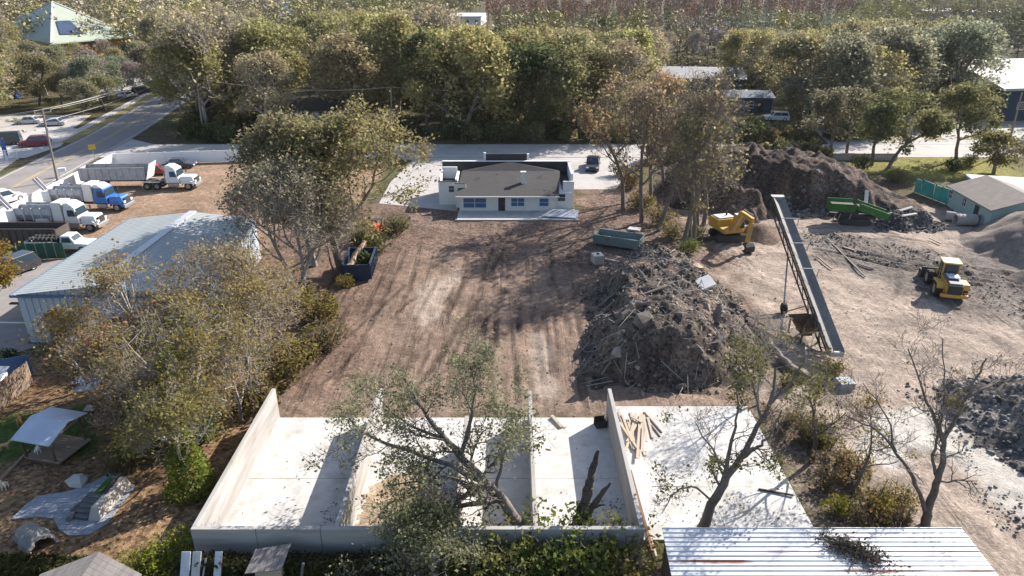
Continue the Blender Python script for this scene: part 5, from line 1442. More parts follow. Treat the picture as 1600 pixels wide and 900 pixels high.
def car(name, label, loc, rz, color, kind="sedan", group=None):
    P = dict(sedan=(4.75, 1.84, .80, 1.44, (-1.75, -1.0, .45, 1.25), .33), suv=(4.8, 1.95, 1.0, 1.78, (-2.3, -2.0, .55, 1.3), .37), pickup=(5.6, 2.0, 1.05, 1.88, (-.75, -.55, .75, 1.5), .4), van=(5.3, 2.0, 1.15, 2.15, (-2.6, -2.5, 1.2, 1.9), .36))[kind]
    L_, Wd, belt, H, (c0, c1, c2, c3), r = P
    t = thing(name, label, "car" if kind in ("sedan", "suv") else ("van" if kind == "van" else "pickup truck"), loc, rz, group)
    h, w = L_ / 2, Wd / 2
    gc = .24
    prof = [(-h + .05, gc + .15), (-h + .02, belt - .1), (-h + .12, belt), (c0, belt + .02), (c3, belt), (h - .75, belt - .07), (h - .15, belt - .2), (h, belt - .38), (h - .02, gc + .12), (h - .2, gc), (-h + .2, gc)]
    body = MB().extrude(prof, -w, w).build("body", PAINT, t, bevel=.07, color=color)
    wi = w - .06
    cab = MB().taper(c0, c3, -wi, wi, belt - .02, c1, c2, -wi + .17, wi - .17, H)
    cab.build("cabin", PAINT, t, bevel=.06, color=color)
    if kind == "pickup":
        MB().bb(-h + .12, c0 - .08, -w + .12, w - .12, belt - .02, belt + .012).build("bed", DSTEEL, t)
        for s in (-1, 1): MB().bb(-h + .1, c0 - .02, s * w - .1 * (s > 0), s * w + .1 * (s < 0), belt + .013, belt + .1).build("bed_rail", PAINT, t, color=color)
    # glass a little proud of the cabin
    zb, zt = belt + .1, H - .1
    def lerp(a, b, z): k = (z - belt + .02) / (H - belt + .02); return a + (b - a) * k
    def wy(z): return lerp(wi, wi - .17, z)
    f = .012
    g = MB()
    g.quad((lerp(c3, c2, zb) + f, -wy(zb) + .1, zb), (lerp(c3, c2, zb) + f, wy(zb) - .1, zb), (lerp(c3, c2, zt) + f, wy(zt) - .1, zt), (lerp(c3, c2, zt) + f, -wy(zt) + .1, zt))
    g.build("windscreen", GLASS, t, fix=False)
    g = MB().quad((lerp(c0, c1, zb) - f, wy(zb) - .12, zb), (lerp(c0, c1, zb) - f, -wy(zb) + .12, zb), (lerp(c0, c1, zt) - f, -wy(zt) + .12, zt), (lerp(c0, c1, zt) - f, wy(zt) - .12, zt))
    g.build("rear_window", GLASS, t, fix=False)
    xa, xb = lerp(c0, c1, zb) + .18, lerp(c3, c2, zb) - .25
    ta, tb = lerp(c0, c1, zt) + .18, lerp(c3, c2, zt) - .16
    for s in (-1, 1):
        nw = 1 if kind == "van" else 2
        for k in range(nw):
            lo, hi = (k / nw, (k + 1) / nw) if kind != "van" else (.68, 1)
            g = MB()
            q = [(xa + (xb - xa) * lo + .03, s * (wy(zb) + f), zb), (xa + (xb - xa) * hi - .03, s * (wy(zb) + f), zb), (ta + (tb - ta) * hi - .03, s * (wy(zt) + f), zt), (ta + (tb - ta) * lo + .03, s * (wy(zt) + f), zt)]
            g.quad(*(q if s < 0 else q[::-1])).build("side_window", GLASS, t, fix=False)
        for x in (-h * .6, h * .62): wheel(t, x, s * (w + .005), r, .22)
        MB().bb(h - .14, h - .0, s * (w - .27) - .2, s * (w - .27) + .2, belt - .36, belt - .22).build("headlight", LAMP, t, bevel=.02)
        MB().bb(-h + .0, -h + .1, s * (w - .22) - .16, s * (w - .22) + .16, belt - .3, belt - .12).build("tail_light", LAMP_R, t)
        MB().bb(c3 - .35, c3 - .2, s * (w + .02) - (0 if s > 0 else .17), s * (w + .02) + (.17 if s > 0 else 0), belt + .04, belt + .18).build("mirror", PAINT, t, color=color)
    MB().bb(h - .03, h + .015, -.55, .55, gc + .14, belt - .4).build("grille", DSTEEL, t)
    return t

WHITE, BLACK, BLUE = (.66, .66, .65), (.02, .02, .023), (.02, .13, .42)
car("parked_sedan", "dark blue-grey sedan parked beside the white street fence", W(281, 261.5), R(8), (.055, .055, .075), "sedan")
car("parked_sedan", "red car half hidden behind the grey dump trailer", W(244, 272), R(12), (.32, .03, .03), "sedan")
car("moving_suv", "white SUV on the main road at the left edge", W(8, 317), R(64), WHITE, "suv")
car("parked_suv", "maroon SUV in the roadside car park by the utility pole", W(56, 228), R(200), (.20, .025, .045), "suv")
car("parked_van", "dark green-black van at the left edge beside the maroon SUV", W(8, 226), R(200), (.02, .027, .03), "van")
car("parked_pickup", "black pickup parked on the forecourt right of the white house", W(926, 263), R(-98), BLACK, "pickup")
car("parked_van", "white van parked under trees across the side street", W(573, 208), R(-88), WHITE, "van")
car("parked_car", "dark car under the trees beside the main road's sidewalk", W(222, 146), R(68), BLACK, "suv")
car("parked_car", "white-fronted car next to the dark one by the sidewalk", W(200, 152), R(70), (.5, .5, .52), "sedan")
car("parked_car", "white car under trees behind the dirt mound", W(1213, 188), R(170), WHITE, "suv")
car("parked_car", "silver car beyond the maroon SUV in the car park", W(84, 196), R(190), (.4, .4, .42), "sedan")
car("parked_car", "pale car farther back in the roadside car park", W(46, 193), R(190), (.5, .48, .46), "sedan")
car("parked_car", "dark SUV in the driveway left of the warehouse", W(22, 428), R(250), (.04, .04, .045), "suv")

def cab(t, x, color, hood=1.9, color2=None, sleeper=0.0, w=1.15, H=2.85, base=.95):
    """conventional truck cab: bonnet, cab, roof fairing, glass, bumper, wheels; x = back of cab"""
    c2 = color2 or color
    xc = x + 1.75 + sleeper
    MB().taper(x, xc, -w, w, base, x + .05, xc - .45, -w + .12, w - .12, H).build("cab", PAINT, t, bevel=.09, color=color)
    MB().taper(xc - .02, xc + hood, -w + .1, w - .1, base - .15, xc - .02, xc + hood - .35, -w + .32, w - .32, base + .82).build("bonnet", PAINT, t, bevel=.12, color=c2)
    MB().taper(x + .05, xc - .5, -w + .2, w - .2, H + .004, x + .05, xc - 1.15, -w + .3, w - .3, H + .42).build("roof_fairing", PAINT, t, bevel=.08, color=WHITE)
    g = MB().quad((xc - .16, -w + .2, base + .92), (xc - .16, w - .2, base + .92), (xc - .36, w - .28, H - .22), (xc - .36, -w + .28, H - .22))
    g.build("windscreen", GLASS, t, fix=False)
    for s in (-1, 1):
        y = s * (w - .035)
        q = [(xc - 1.25, y, base + .85), (xc - .35, y, base + .85), (xc - .55, s * (w - .09), H - .32), (xc - 1.25, s * (w - .09), H - .32)]
        q = [(a, b + s * .03, c) for a, b, c in q]
        MB().quad(*(q if s < 0 else q[::-1])).build("side_window", GLASS, t, fix=False)
        MB().bb(xc - .1, xc + .02, s * (w + .18) - .08, s * (w + .18) + .08, base + .95, base + 1.5).build("mirror", DSTEEL, t)
        MB().bb(xc + hood - .08, xc + hood + .05, s * (w - .42) - .18, s * (w - .42) + .18, base + .1, base + .35).build("headlight", LAMP, t)
        MB().extrude([(xc + hood * .1, base - .35), (xc + hood * .1, base + .1), (xc + hood * .3, base + .28), (xc + hood * .75, base + .28), (xc + hood * .9, base + .1), (xc + hood * .9, base - .35), (xc + hood * .8, base - .05), (xc + hood * .2, base - .05)], s * (w + .02), s * (w - .35)).build("fender", PAINT, t, color=c2)
        wheel(t, xc + hood * .5, s * w, .5, .3)
        MB().bb(x + .2, xc - .3, s * w - .3 * (s > 0), s * w + .3 * (s < 0), .45, .9).build("fuel_tank" if s < 0 else "battery_box", STEEL, t, bevel=.05)
        MB().tube((x - .12, s * (w - .15), base), (x - .12, s * (w - .15), H + .45), .075, n=8).build("exhaust_stack", STEEL, t)
    MB().bb(xc + hood - .05, xc + hood + .16, -w + .05, w - .05, .45, .85).build("bumper", STEEL, t, bevel=.04)
    MB().bb(xc + hood - .2, xc + hood + .0, -.6, .6, base - .05, base + .6).build("grille", DSTEEL, t)
    return xc

def semi(loc, rz):
    t = thing("tractor_truck", "white semi tractor coupled to a grey dump trailer", "truck", loc, rz)
    cab(t, .1, WHITE, 2.0, sleeper=.15)
    MB().bb(-3.4, 2.2, -.45, .45, .7, .98).build("chassis", DSTEEL, t)
    for x in (-2.6, -1.25):
        for s in (-1, 1): wheel(t, x, s * 1.2, .5, .5)
    MB().lathe([(.01, .1), (.5, .1), (.5, 0), (.01, 0)], 14, Matrix.Translation((-1.9, 0, 1.0))).build("fifth_wheel", DSTEEL, t)
    for s in (-1, 1): MB().bb(-3.2, -.7, s * 1.15 - .25, s * 1.15 + .25, 1.06, 1.1).build("mudguard", STEEL, t)
    return t
def dump_trailer(loc, rz):
    t = thing("dump_trailer", "grey ribbed dump trailer with a load, behind the white tractor", "trailer", loc, rz)
    L_, w, z0, z1 = 8.8, 1.25, 1.15, 2.75
    for s in (-1, 1):
        MB().bb(-L_ / 2, L_ / 2, s * w - .04, s * w + .04, z0, z1).build("side_panel", WORN, t, color=(.40, .39, .40))
        for k in range(10):
            x = -L_ / 2 + .3 + k * (L_ - .6) / 9
            MB().bb(x - .06, x + .06, s * (w + .04) - (.0 if s > 0 else .09), s * (w + .04) + (.09 if s > 0 else 0), z0, z1 - .1).build("rib", WORN, t, color=(.48, .47, .48))
        MB().bb(-L_ / 2, L_ / 2, s * (w + .02) - .09, s * (w + .02) + .09, z1, z1 + .12).build("top_rail", STEEL, t)
        for x in (-3.4, -2.1): wheel(t, x, s * 1.2, .5, .5)
    MB().taper(L_ / 2, L_ / 2 + .05, -w, w, z0, L_ / 2 + .7, L_ / 2 + .76, -w, w, z1 + .55).build("front_wall", WORN, t, color=(.62, .60, .58))
    MB().bb(-L_ / 2 - .06, -L_ / 2, -w, w, z0, z1).build("tailgate", WORN, t, color=(.40, .39, .40))
    MB().bb(-L_ / 2, L_ / 2, -w + .04, w - .04, z0 - .1, z0 + .6).build("load", mat("grit_load", (.13, .115, .105), .95, var=.4, scale=4, bump=.4), t)
    MB().bb(-L_ / 2, L_ / 2 + .6, -.45, .45, .75, 1.04).build("frame", DSTEEL, t)
    MB().tube((L_ / 2 - .2, 0, 1.1), (L_ / 2 + .4, 0, z1 + .3), .14, n=10).build("hoist_ram", STEEL, t)
    return t
tp = W(252, 297); tp.y += 1.2; tp.x -= 1.9
semi(tp + Vector((2.6, 0, 0)), R(0))
dump_trailer(tp + Vector((-4.9, .9, 0)), R(3))

def mixer(loc, rz, color, label):
    t = thing("mixer_truck", label, "truck", loc, rz)
    cab(t, .6, color, 1.9, WHITE if color == WHITE else color)
    MB().bb(-6.2, 3.0, -.45, .45, .7, .98).build("chassis", DSTEEL, t)
    for x in (-4.2, -2.9):
        for s in (-1, 1): wheel(t, x, s * 1.2, .5, .5)
    # aggregate hopper with sloping sides, cement bin behind the cab, water tank, rear conveyor trough folded up
    hp = MB()
    b0, b1, w0, w1 = -5.0, -.75, .55, 1.22
    for s in (-1, 1):
        hp.add([(b0, s * w0, 1.15), (b1, s * w0, 1.15), (b1, s * w1, 2.0), (b0, s * w1, 2.0), (b1, s * w1, 2.75), (b0, s * w1, 2.75)], [(0, 1, 2, 3), (3, 2, 4, 5)])
    for x in (b0, b1): hp.add([(x, -w0, 1.15), (x, w0, 1.15), (x, w1, 2.0), (x, w1, 2.75), (x, -w1, 2.75), (x, -w1, 2.0)], [(0, 1, 2, 3, 4, 5)])
    hp.build("hopper", WORN, t, color=(.50, .49, .51), fix=False)
    MB().bb(b0 + .1, b1 - .1, -1.1, 1.1, 2.2, 2.35).build("aggregate", mat("grit_load", (.13, .115, .105)), t)
    MB().bb(b0, b1, -.04, .04, 2.2, 2.85).build("divider", WORN, t, color=(.4, .4, .41))
    for x in np.linspace(b0 + .1, b1 - .1, 5):
        for s in (-1, 1): MB().bb(x - .05, x + .05, s * 1.25 - .06, s * 1.25 + .06, 1.3, 2.8).build("rib", WORN, t, color=(.55, .54, .55))
    MB().taper(-.7, .45, -1.15, 1.15, 1.2, -.7, .45, -1.0, 1.0, 3.35).build("cement_bin", PAINT, t, bevel=.05, color=(.70, .69, .66))
    for s in (-1, 1):
        MB().bb(-2.6, -1.2, s * 1.2 - .25, s * 1.2 + .25, 1.02, 1.55).build("water_tank", PAINT, t, bevel=.06, color=(.6, .6, .62))
        MB().bb(-4.9, -3.2, s * 1.18 - .2, s * 1.18 + .2, 1.05, 1.13).build("mudguard", STEEL, t)
    MB().bb(-6.1, -5.05, -1.1, 1.1, 1.05, 2.35).build("control_box", PAINT, t, bevel=.04, color=WHITE)
    ch = MB(); p0, p1 = Vector((-5.7, .15, 1.3)), Vector((-7.4, .15, 3.7))
    ch.bar(p0 + Vector((0, -.28, 0)), p1 + Vector((0, -.28, 0)), .06, .34); ch.bar(p0 + Vector((0, .28, 0)), p1 + Vector((0, .28, 0)), .06, .34); ch.bar(p0 - Vector((.06, 0, .1)), p1 - Vector((.06, 0, .1)), .5, .05)
    ch.build("chute", WORN, t, color=(.45, .43, .44))
    return t
p = W(138, 330); mixer(p + Vector((.5, 1.2, 0)), R(-4), BLUE, "volumetric mixer truck with bright blue cab in the truck yard")
p = W(96, 362); mixer(p + Vector((.1, 1.2, 0)), R(-2), WHITE, "white volumetric mixer truck between the blue one and the warehouse")

# flatbed truck and roll-off box
def flatbed(loc, rz):
    t = thing("flatbed_truck", "white flatbed pickup loaded with tyres behind the green screened fence", "pickup truck", loc, rz)
    MB().extrude([(-.1, .45), (-.1, 1.1), (1.4, 1.1), (2.9, 1.0), (3.05, .8), (3.05, .45)], -.98, .98).build("body", PAINT, t, bevel=.08, color=WHITE)
    MB().taper(-.1, 1.55, -.92, .92, 1.08, 0, 1.0, -.76, .76, 1.85).build("cabin", PAINT, t, bevel=.07, color=WHITE)
    MB().quad((1.46, -.74, 1.2), (1.46, .74, 1.2), (1.1, .66, 1.74), (1.1, -.66, 1.74)).build("windscreen", GLASS, t, fix=False)
    for s in (-1, 1):
        q = [(.15, s * .915, 1.18), (1.2, s * .915, 1.18), (.95, s * .81, 1.72), (.2, s * .81, 1.72)]
        MB().quad(*(q if s < 0 else q[::-1])).build("side_window", GLASS, t, fix=False)
        for x in (-2.2, 2.15): wheel(t, x, s * 1.0, .4, .28)
        MB().bb(2.95, 3.07, s * .7 - .18, s * .7 + .18, .72, .9).build("headlight", LAMP, t)
        MB().bb(-3.6, -.25, s * 1.08 - .03, s * 1.08 + .03, .98, 1.3).build("side_board", WORN, t, color=(.55, .55, .54))
    MB().bb(-3.6, -.2, -1.05, 1.05, .86, .98).build("bed", DSTEEL, t)
    MB().bb(-3.66, -3.6, -1.1, 1.1, .98, 1.35).build("tail_board", PAINT, t, color=WHITE)
    MB().bb(-.3, -.2, -1.05, 1.05, .98, 1.75).build("head_board", DSTEEL, t)
    MB().bb(-3.5, 2.6, -.4, .4, .45, .8).build("chassis", DSTEEL, t)
    return t
fp = W(98, 394); fl = flatbed(fp + Vector((.2, .6, 0)), 0)
bpy.context.view_layer.update()
k = 0
for x in (-3.2, -2.75, -2.3, -1.85, -1.4, -.95):
    for y in (-.55, .4):
        k += 1
        ty = MB().lathe([(.2, -.1), (.36, -.1), (.4, -.05), (.4, .05), (.36, .1), (.2, .1), (.2, -.1)], 14, Matrix.Translation(fl.location + Vector((x, y, 1.26 + .05 * (k % 2)))) @ Matrix.Rotation(R(55 + 9 * (k % 3)), 4, 'Y'))
        o = ty.build("tyre", RUBBER); tag(o, "worn tyre or rim standing in the white flatbed's load", "tyre", "tyres on the flatbed")
def skip(name, label, loc, rz, L_, w, h, color, m_=WORN, flare=.0):
    t = thing(name, label, "dumpster", loc, rz)
    for s in (-1, 1):
        MB().taper(-L_ / 2, L_ / 2, s * w - .04, s * w + .04, .2, -L_ / 2, L_ / 2, s * (w + flare) - .04, s * (w + flare) + .04, h).build("side_panel", m_, t, color=color)
        n = int(L_ / .7)
        for k in range(n + 1):
            x = -L_ / 2 + L_ * k / n
            MB().taper(x - .05, x + .05, s * (w + .085) - .045, s * (w + .085) + .045, .2, x - .05, x + .05, s * (w + flare + .085) - .045, s * (w + flare + .085) + .045, h - .06).build("rib", m_, t, color=color)
        MB().bb(-L_ / 2, L_ / 2, s * (w + flare) - .08, s * (w + flare) + .08, h + .002, h + .1).build("top_rail", m_, t, color=color)
        MB().bb(-L_ / 2, L_ / 2, s * .5 - .07, s * .5 + .07, 0, .2).build("skid", DSTEEL, t)
    for s in (-1, 1): MB().bb(s * L_ / 2 - .04, s * L_ / 2 + .04, -w - flare, w + flare, .2, h).build("end_panel", m_, t, color=color)
    MB().bb(-L_ / 2 + .04, L_ / 2 - .04, -w, w, .2, .3).build("floor", DSTEEL, t)
    return t
skip("roll_off_box", "long rusty black roll-off box between the flatbed and the white mixer", W(22, 384) + Vector((0, 1.4, 0)), 0, 9.5, 1.15, 1.75, (.07, .055, .048))
BLU = W(556, 440) + Vector((0, 2.4, 0))
skip("blue_dumpster", "dark blue open container filled with logs and branches under the oak", BLU, R(93), 4.6, 1.3, 1.7, (.014, .034, .075))
skip("green_dumpster", "dented grey-green container lying open on the dark soil right of the house", W(966, 383), R(-24), 5.0, 1.0, 1.15, (.17, .22, .21), flare=.1)
# load of the blue container
bl = BLU
def log(label, a, b, r, m_=BARK_PALE, name="log", cat="log", group=None):
    a, b = Vector(a), Vector(b)
    t = thing(name, label, cat, a, 0, group)
    d = b - a
    pts = [d * (k / 4) + Vector((math.sin(k * 2.1 + r) * r * .5, math.cos(k * 1.3) * r * .4, 0)) * (0 < k < 4) for k in range(5)]
    mb = MB()
    for i in range(4): mb.tube(pts[i], pts[i + 1], r * (1 - .08 * i), r * (1 - .08 * (i + 1)), 9)
    mb.build("stem", m_, t, smooth=False)
    MB().tube(-d.normalized() * .012, d.normalized() * .01, r * .86, n=12).build("cut_end", PLANK, t)
    return t
log("stout pale log sticking up out of the blue container", bl + Vector((-.8, -1.9, 1.2)), bl + Vector((.2, 1.9, 2.5)), .3, mat("log_pale", (.36, .25, .17), .9, var=.3, streak=(1, 1, 6)))
log("dark branch propped beside the blue container", bl + Vector((-2.3, -1.6, .2)), bl + Vector((-3.2, .8, 2.7)), .12, BARK)
plant_shrub("cut_branches", "heap of green cut branches inside the blue container", bl + Vector((.35, -.3, .5)), shrub_mesh(301, 1.3, 1.2, 1.6, 900, .2), DGREEN, cat="branches")
# compact orange machine half hidden behind shrubs
def orange_machine(loc, rz):
    t = thing("orange_loader", "small orange tracked machine behind the shrubs near the oak", "machine", loc, rz)
    for s in (-1, 1): MB().extrude([(-.9, .1), (-.7, 0), (.7, 0), (.9, .1), (.9, .38), (.7, .5), (-.7, .5), (-.9, .38)], s * .72 - .14, s * .72 + .14).build("track", RUBBER, t)
    MB().taper(-1.0, .4, -.5, .5, .45, -.95, .2, -.45, .45, 1.2).build("body", WORN, t, bevel=.05, color=(.55, .10, .02))
    MB().bb(-.3, .6, -.42, .42, 1.72, 1.8).build("canopy", DSTEEL, t)
    for x in (-.25, .55):
        for s in (-1, 1): MB().bb(x - .03, x + .03, s * .38 - .03, s * .38 + .03, 1.0, 1.72).build("canopy_post", DSTEEL, t)
    for s in (-1, 1): MB().bar((-.4, s * .58, 1.15), (1.4, s * .58, .5), .1, .16).build("lift_arm", WORN, t, color=(.55, .10, .02))
    MB().extrude([(1.3, .05), (1.9, .05), (1.92, .1), (1.4, .12), (1.35, .6), (1.3, .6)], -.75, .75).build("bucket", DSTEEL, t)
orange_machine(W(588, 366), R(-30))

# ------------------------------------------------------------------ excavator, loader, conveyor, screener
YEL = (.52, .30, .045)
def excavator(loc, rz):
    t = thing("excavator", "yellow tracked excavator with folded arm at the foot of the dirt mound", "excavator", loc, rz)
    for s in (-1, 1):
        tr = MB().extrude([(-1.9, .35), (-1.65, .06), (1.65, .06), (1.9, .35), (1.9, .62), (1.65, .88), (-1.65, .88), (-1.9, .62)], s * 1.15 - .28, s * 1.15 + .28).build("track", DSTEEL, t, bevel=.05)
        for k in range(13): MB().bb(-1.75 + k * .29, -1.6 + k * .29, s * 1.15 - .3, s * 1.15 + .3, .88, .92).build("track_shoe", RUBBER, tr)
    MB().bb(-1.0, 1.0, -.9, .9, .45, .95).build("undercarriage", DSTEEL, t)
    MB().lathe([(.01, .95), (.85, .95), (.85, 1.12), (.01, 1.12)], 18).build("slew_ring", DSTEEL, t)
    up = thing("x", None, None); up.name = "superstructure"
    up.parent = t
    up.rotation_euler.z = R(-78)
    def p(mb, n, m_=WORN, c=YEL, bev=.05): return mb.build(n, m_, up, bevel=bev, color=c)
    p(MB().extrude([(-2.35, 1.35), (-2.2, 1.1), (1.3, 1.1), (1.45, 1.5), (-.2, 1.6), (-.3, 2.3), (-2.1, 2.35), (-2.4, 2.0)], -1.3, 1.3), "housing")
    p(MB().bb(-2.0, -.5, -1.05, 1.05, 2.36, 2.45), "engine_cover", WORN, (.6, .6, .6))
    p(MB().bb(-1.4, -1.2, .3, .5, 2.45, 2.95), "exhaust", DSTEEL)
    cb = p(MB().taper(-.1, 1.5, .45, 1.28, 1.55, .05, 1.3, .5, 1.22, 3.0), "cab")
    MB().quad((1.52, .52, 1.7), (1.52, 1.2, 1.7), (1.36, 1.15, 2.85), (1.36, .56, 2.85)).build("windscreen", GLASS, cb, fix=False)
    MB().quad((1.3, 1.275, 1.8), (.15, 1.275, 1.8), (.25, 1.245, 2.85), (1.2, 1.245, 2.85)).build("side_window", GLASS, cb, fix=False)
    MB().bb(.1, 1.25, .52, 1.2, 3.0, 3.05).build("cab_roof", WORN, cb, color=(.7, .68, .62))
    A, B, C, D = Vector((1.2, -.15, 1.5)), Vector((2.6, -.15, 3.9)), Vector((4.6, -.15, 3.7)), Vector((4.3, -.15, 1.0))
    p(MB().bar(A, B, .42, .6), "boom"); p(MB().bar(B - Vector((.1, 0, .05)), C, .42, .52), "boom_tip"); p(MB().bar(C + Vector((.1, 0, .25)), D, .34, .45), "stick")
    for s in (-1, 1): p(MB().tube((1.5, -.15 + s * .36, 1.5), (2.75, -.15 + s * .36, 3.4), .09, n=8), "boom_ram", STEEL, bev=0)
    p(MB().tube(B + Vector((.3, 0, .4)), C + Vector((.15, 0, .55)), .08, n=8), "stick_ram", STEEL, bev=0)
    p(MB().tube(C + Vector((.35, 0, -.3)), D + Vector((.35, 0, .4)), .07, n=8), "bucket_ram", STEEL, bev=0)
    p(MB().extrude([(4.2, 1.05), (4.7, 1.1), (5.1, .75), (5.15, .3), (4.9, .05), (4.5, .02), (4.2, .2), (4.6, .3), (4.75, .6), (4.4, .8)], -.7, .45), "bucket", DSTEEL, bev=.03)
excavator(W(1139, 378) + Vector((0, .9, 0)), R(4))
bpy.data.objects["excavator"].scale = (.92, .92, .98)

def wheel_loader(loc, rz):
    t = thing("wheel_loader", "yellow wheel loader seen from behind on the churned yard", "wheel loader", loc, rz)
    for x in (-1.55, 1.55):
        for s in (-1, 1): wheel(t, x, s * 1.42, .78, .6)
    MB().extrude([(-3.1, .75), (-3.25, 1.2), (-3.1, 2.0), (-.6, 2.25), (-.3, .9), (-.5, .7)], -.62, .62).build("engine_hood", WORN, t, bevel=.08, color=(.10, .10, .105))
    for s in (-1, 1): MB().extrude([(-3.05, .85), (-3.1, 1.5), (-2.9, 1.85), (-.8, 2.0), (-.6, 1.0)], s * .63, s * .73).build("hood_side", WORN, t, color=YEL)
    for s in (-1, 1):
        MB().tube((-1.2, s * .3, 2.3), (-1.2, s * .3, 2.75), .06, n=8).build("exhaust_pipe", DSTEEL, t)
        MB().bar((-.85, s * 1.0, 1.7), (-.85, s * 1.0, 2.5), .04).build("handrail", STEEL, t)
        MB().bb(.7, .8, s * 1.0 - .1, s * 1.0 + .1, 2.5, 2.85).build("mirror", DSTEEL, t)
    MB().bb(-3.285, -3.16, -.6, .6, .98, 1.85).build("radiator_grille", DSTEEL, t)
    MB().bb(-3.4, -3.05, -1.2, 1.2, .62, .95).build("counterweight", WORN, t, bevel=.06, color=YEL)
    for s in (-1, 1):
        MB().extrude([(-2.55, 1.2), (-2.3, 1.68), (-.85, 1.68), (-.6, 1.3), (-.66, 1.3), (-.9, 1.6), (-2.25, 1.6), (-2.45, 1.2)], s * .74, s * 1.44).build("rear_fender", WORN, t, color=YEL)
        MB().bb(-3.2, -3.12, s * .95 - .14, s * .95 + .14, 1.0, 1.15).build("tail_light", LAMP_R, t)
    MB().bb(-2.2, -1.0, -.5, .5, 2.2, 2.3).build("air_intake", mat("hood_white", (.55, .57, .62), .4), t)
    cbn = MB().taper(-.75, .75, -.75, .75, 1.5, -.6, .6, -.68, .68, 3.15).build("cab", GLASS, t, bevel=.04)
    for x in (-.7, .68):
        for s in (-1, 1): MB().bar((x, s * .74, 1.5), (x * .82, s * .68, 3.15), .12).build("pillar", WORN, t, color=YEL)
    MB().bb(-.85, .8, -.85, .85, 3.16, 3.32).build("cab_roof", WORN, t, bevel=.06, color=(.72, .55, .24))
    MB().bb(.4, 2.2, -.5, .5, .7, 1.4).build("front_frame", WORN, t, bevel=.05, color=YEL)
    for s in (-1, 1): MB().bar((.9, s * .55, 1.75), (3.2, s * .55, .75), .18, .35).build("lift_arm", WORN, t, color=YEL)
    MB().extrude([(3.0, .1), (4.1, .06), (4.15, .12), (3.25, .2), (3.05, .7), (3.2, 1.25), (3.1, 1.25), (2.9, .7)], -1.55, 1.55).build("bucket", DSTEEL, t)
    for s in (-1, 1): MB().bb(3.0, 3.9, s * 1.53 - .03, s * 1.53 + .03, .12, .9).build("bucket_side", DSTEEL, t)
    MB().bar((-.9, .95, .9), (-.9, .95, 1.7), .4, .3).build("ladder", DSTEEL, t)
wheel_loader(W(1474, 454), R(74))
bpy.data.objects["wheel_loader"].scale = (.92, .92, .92)

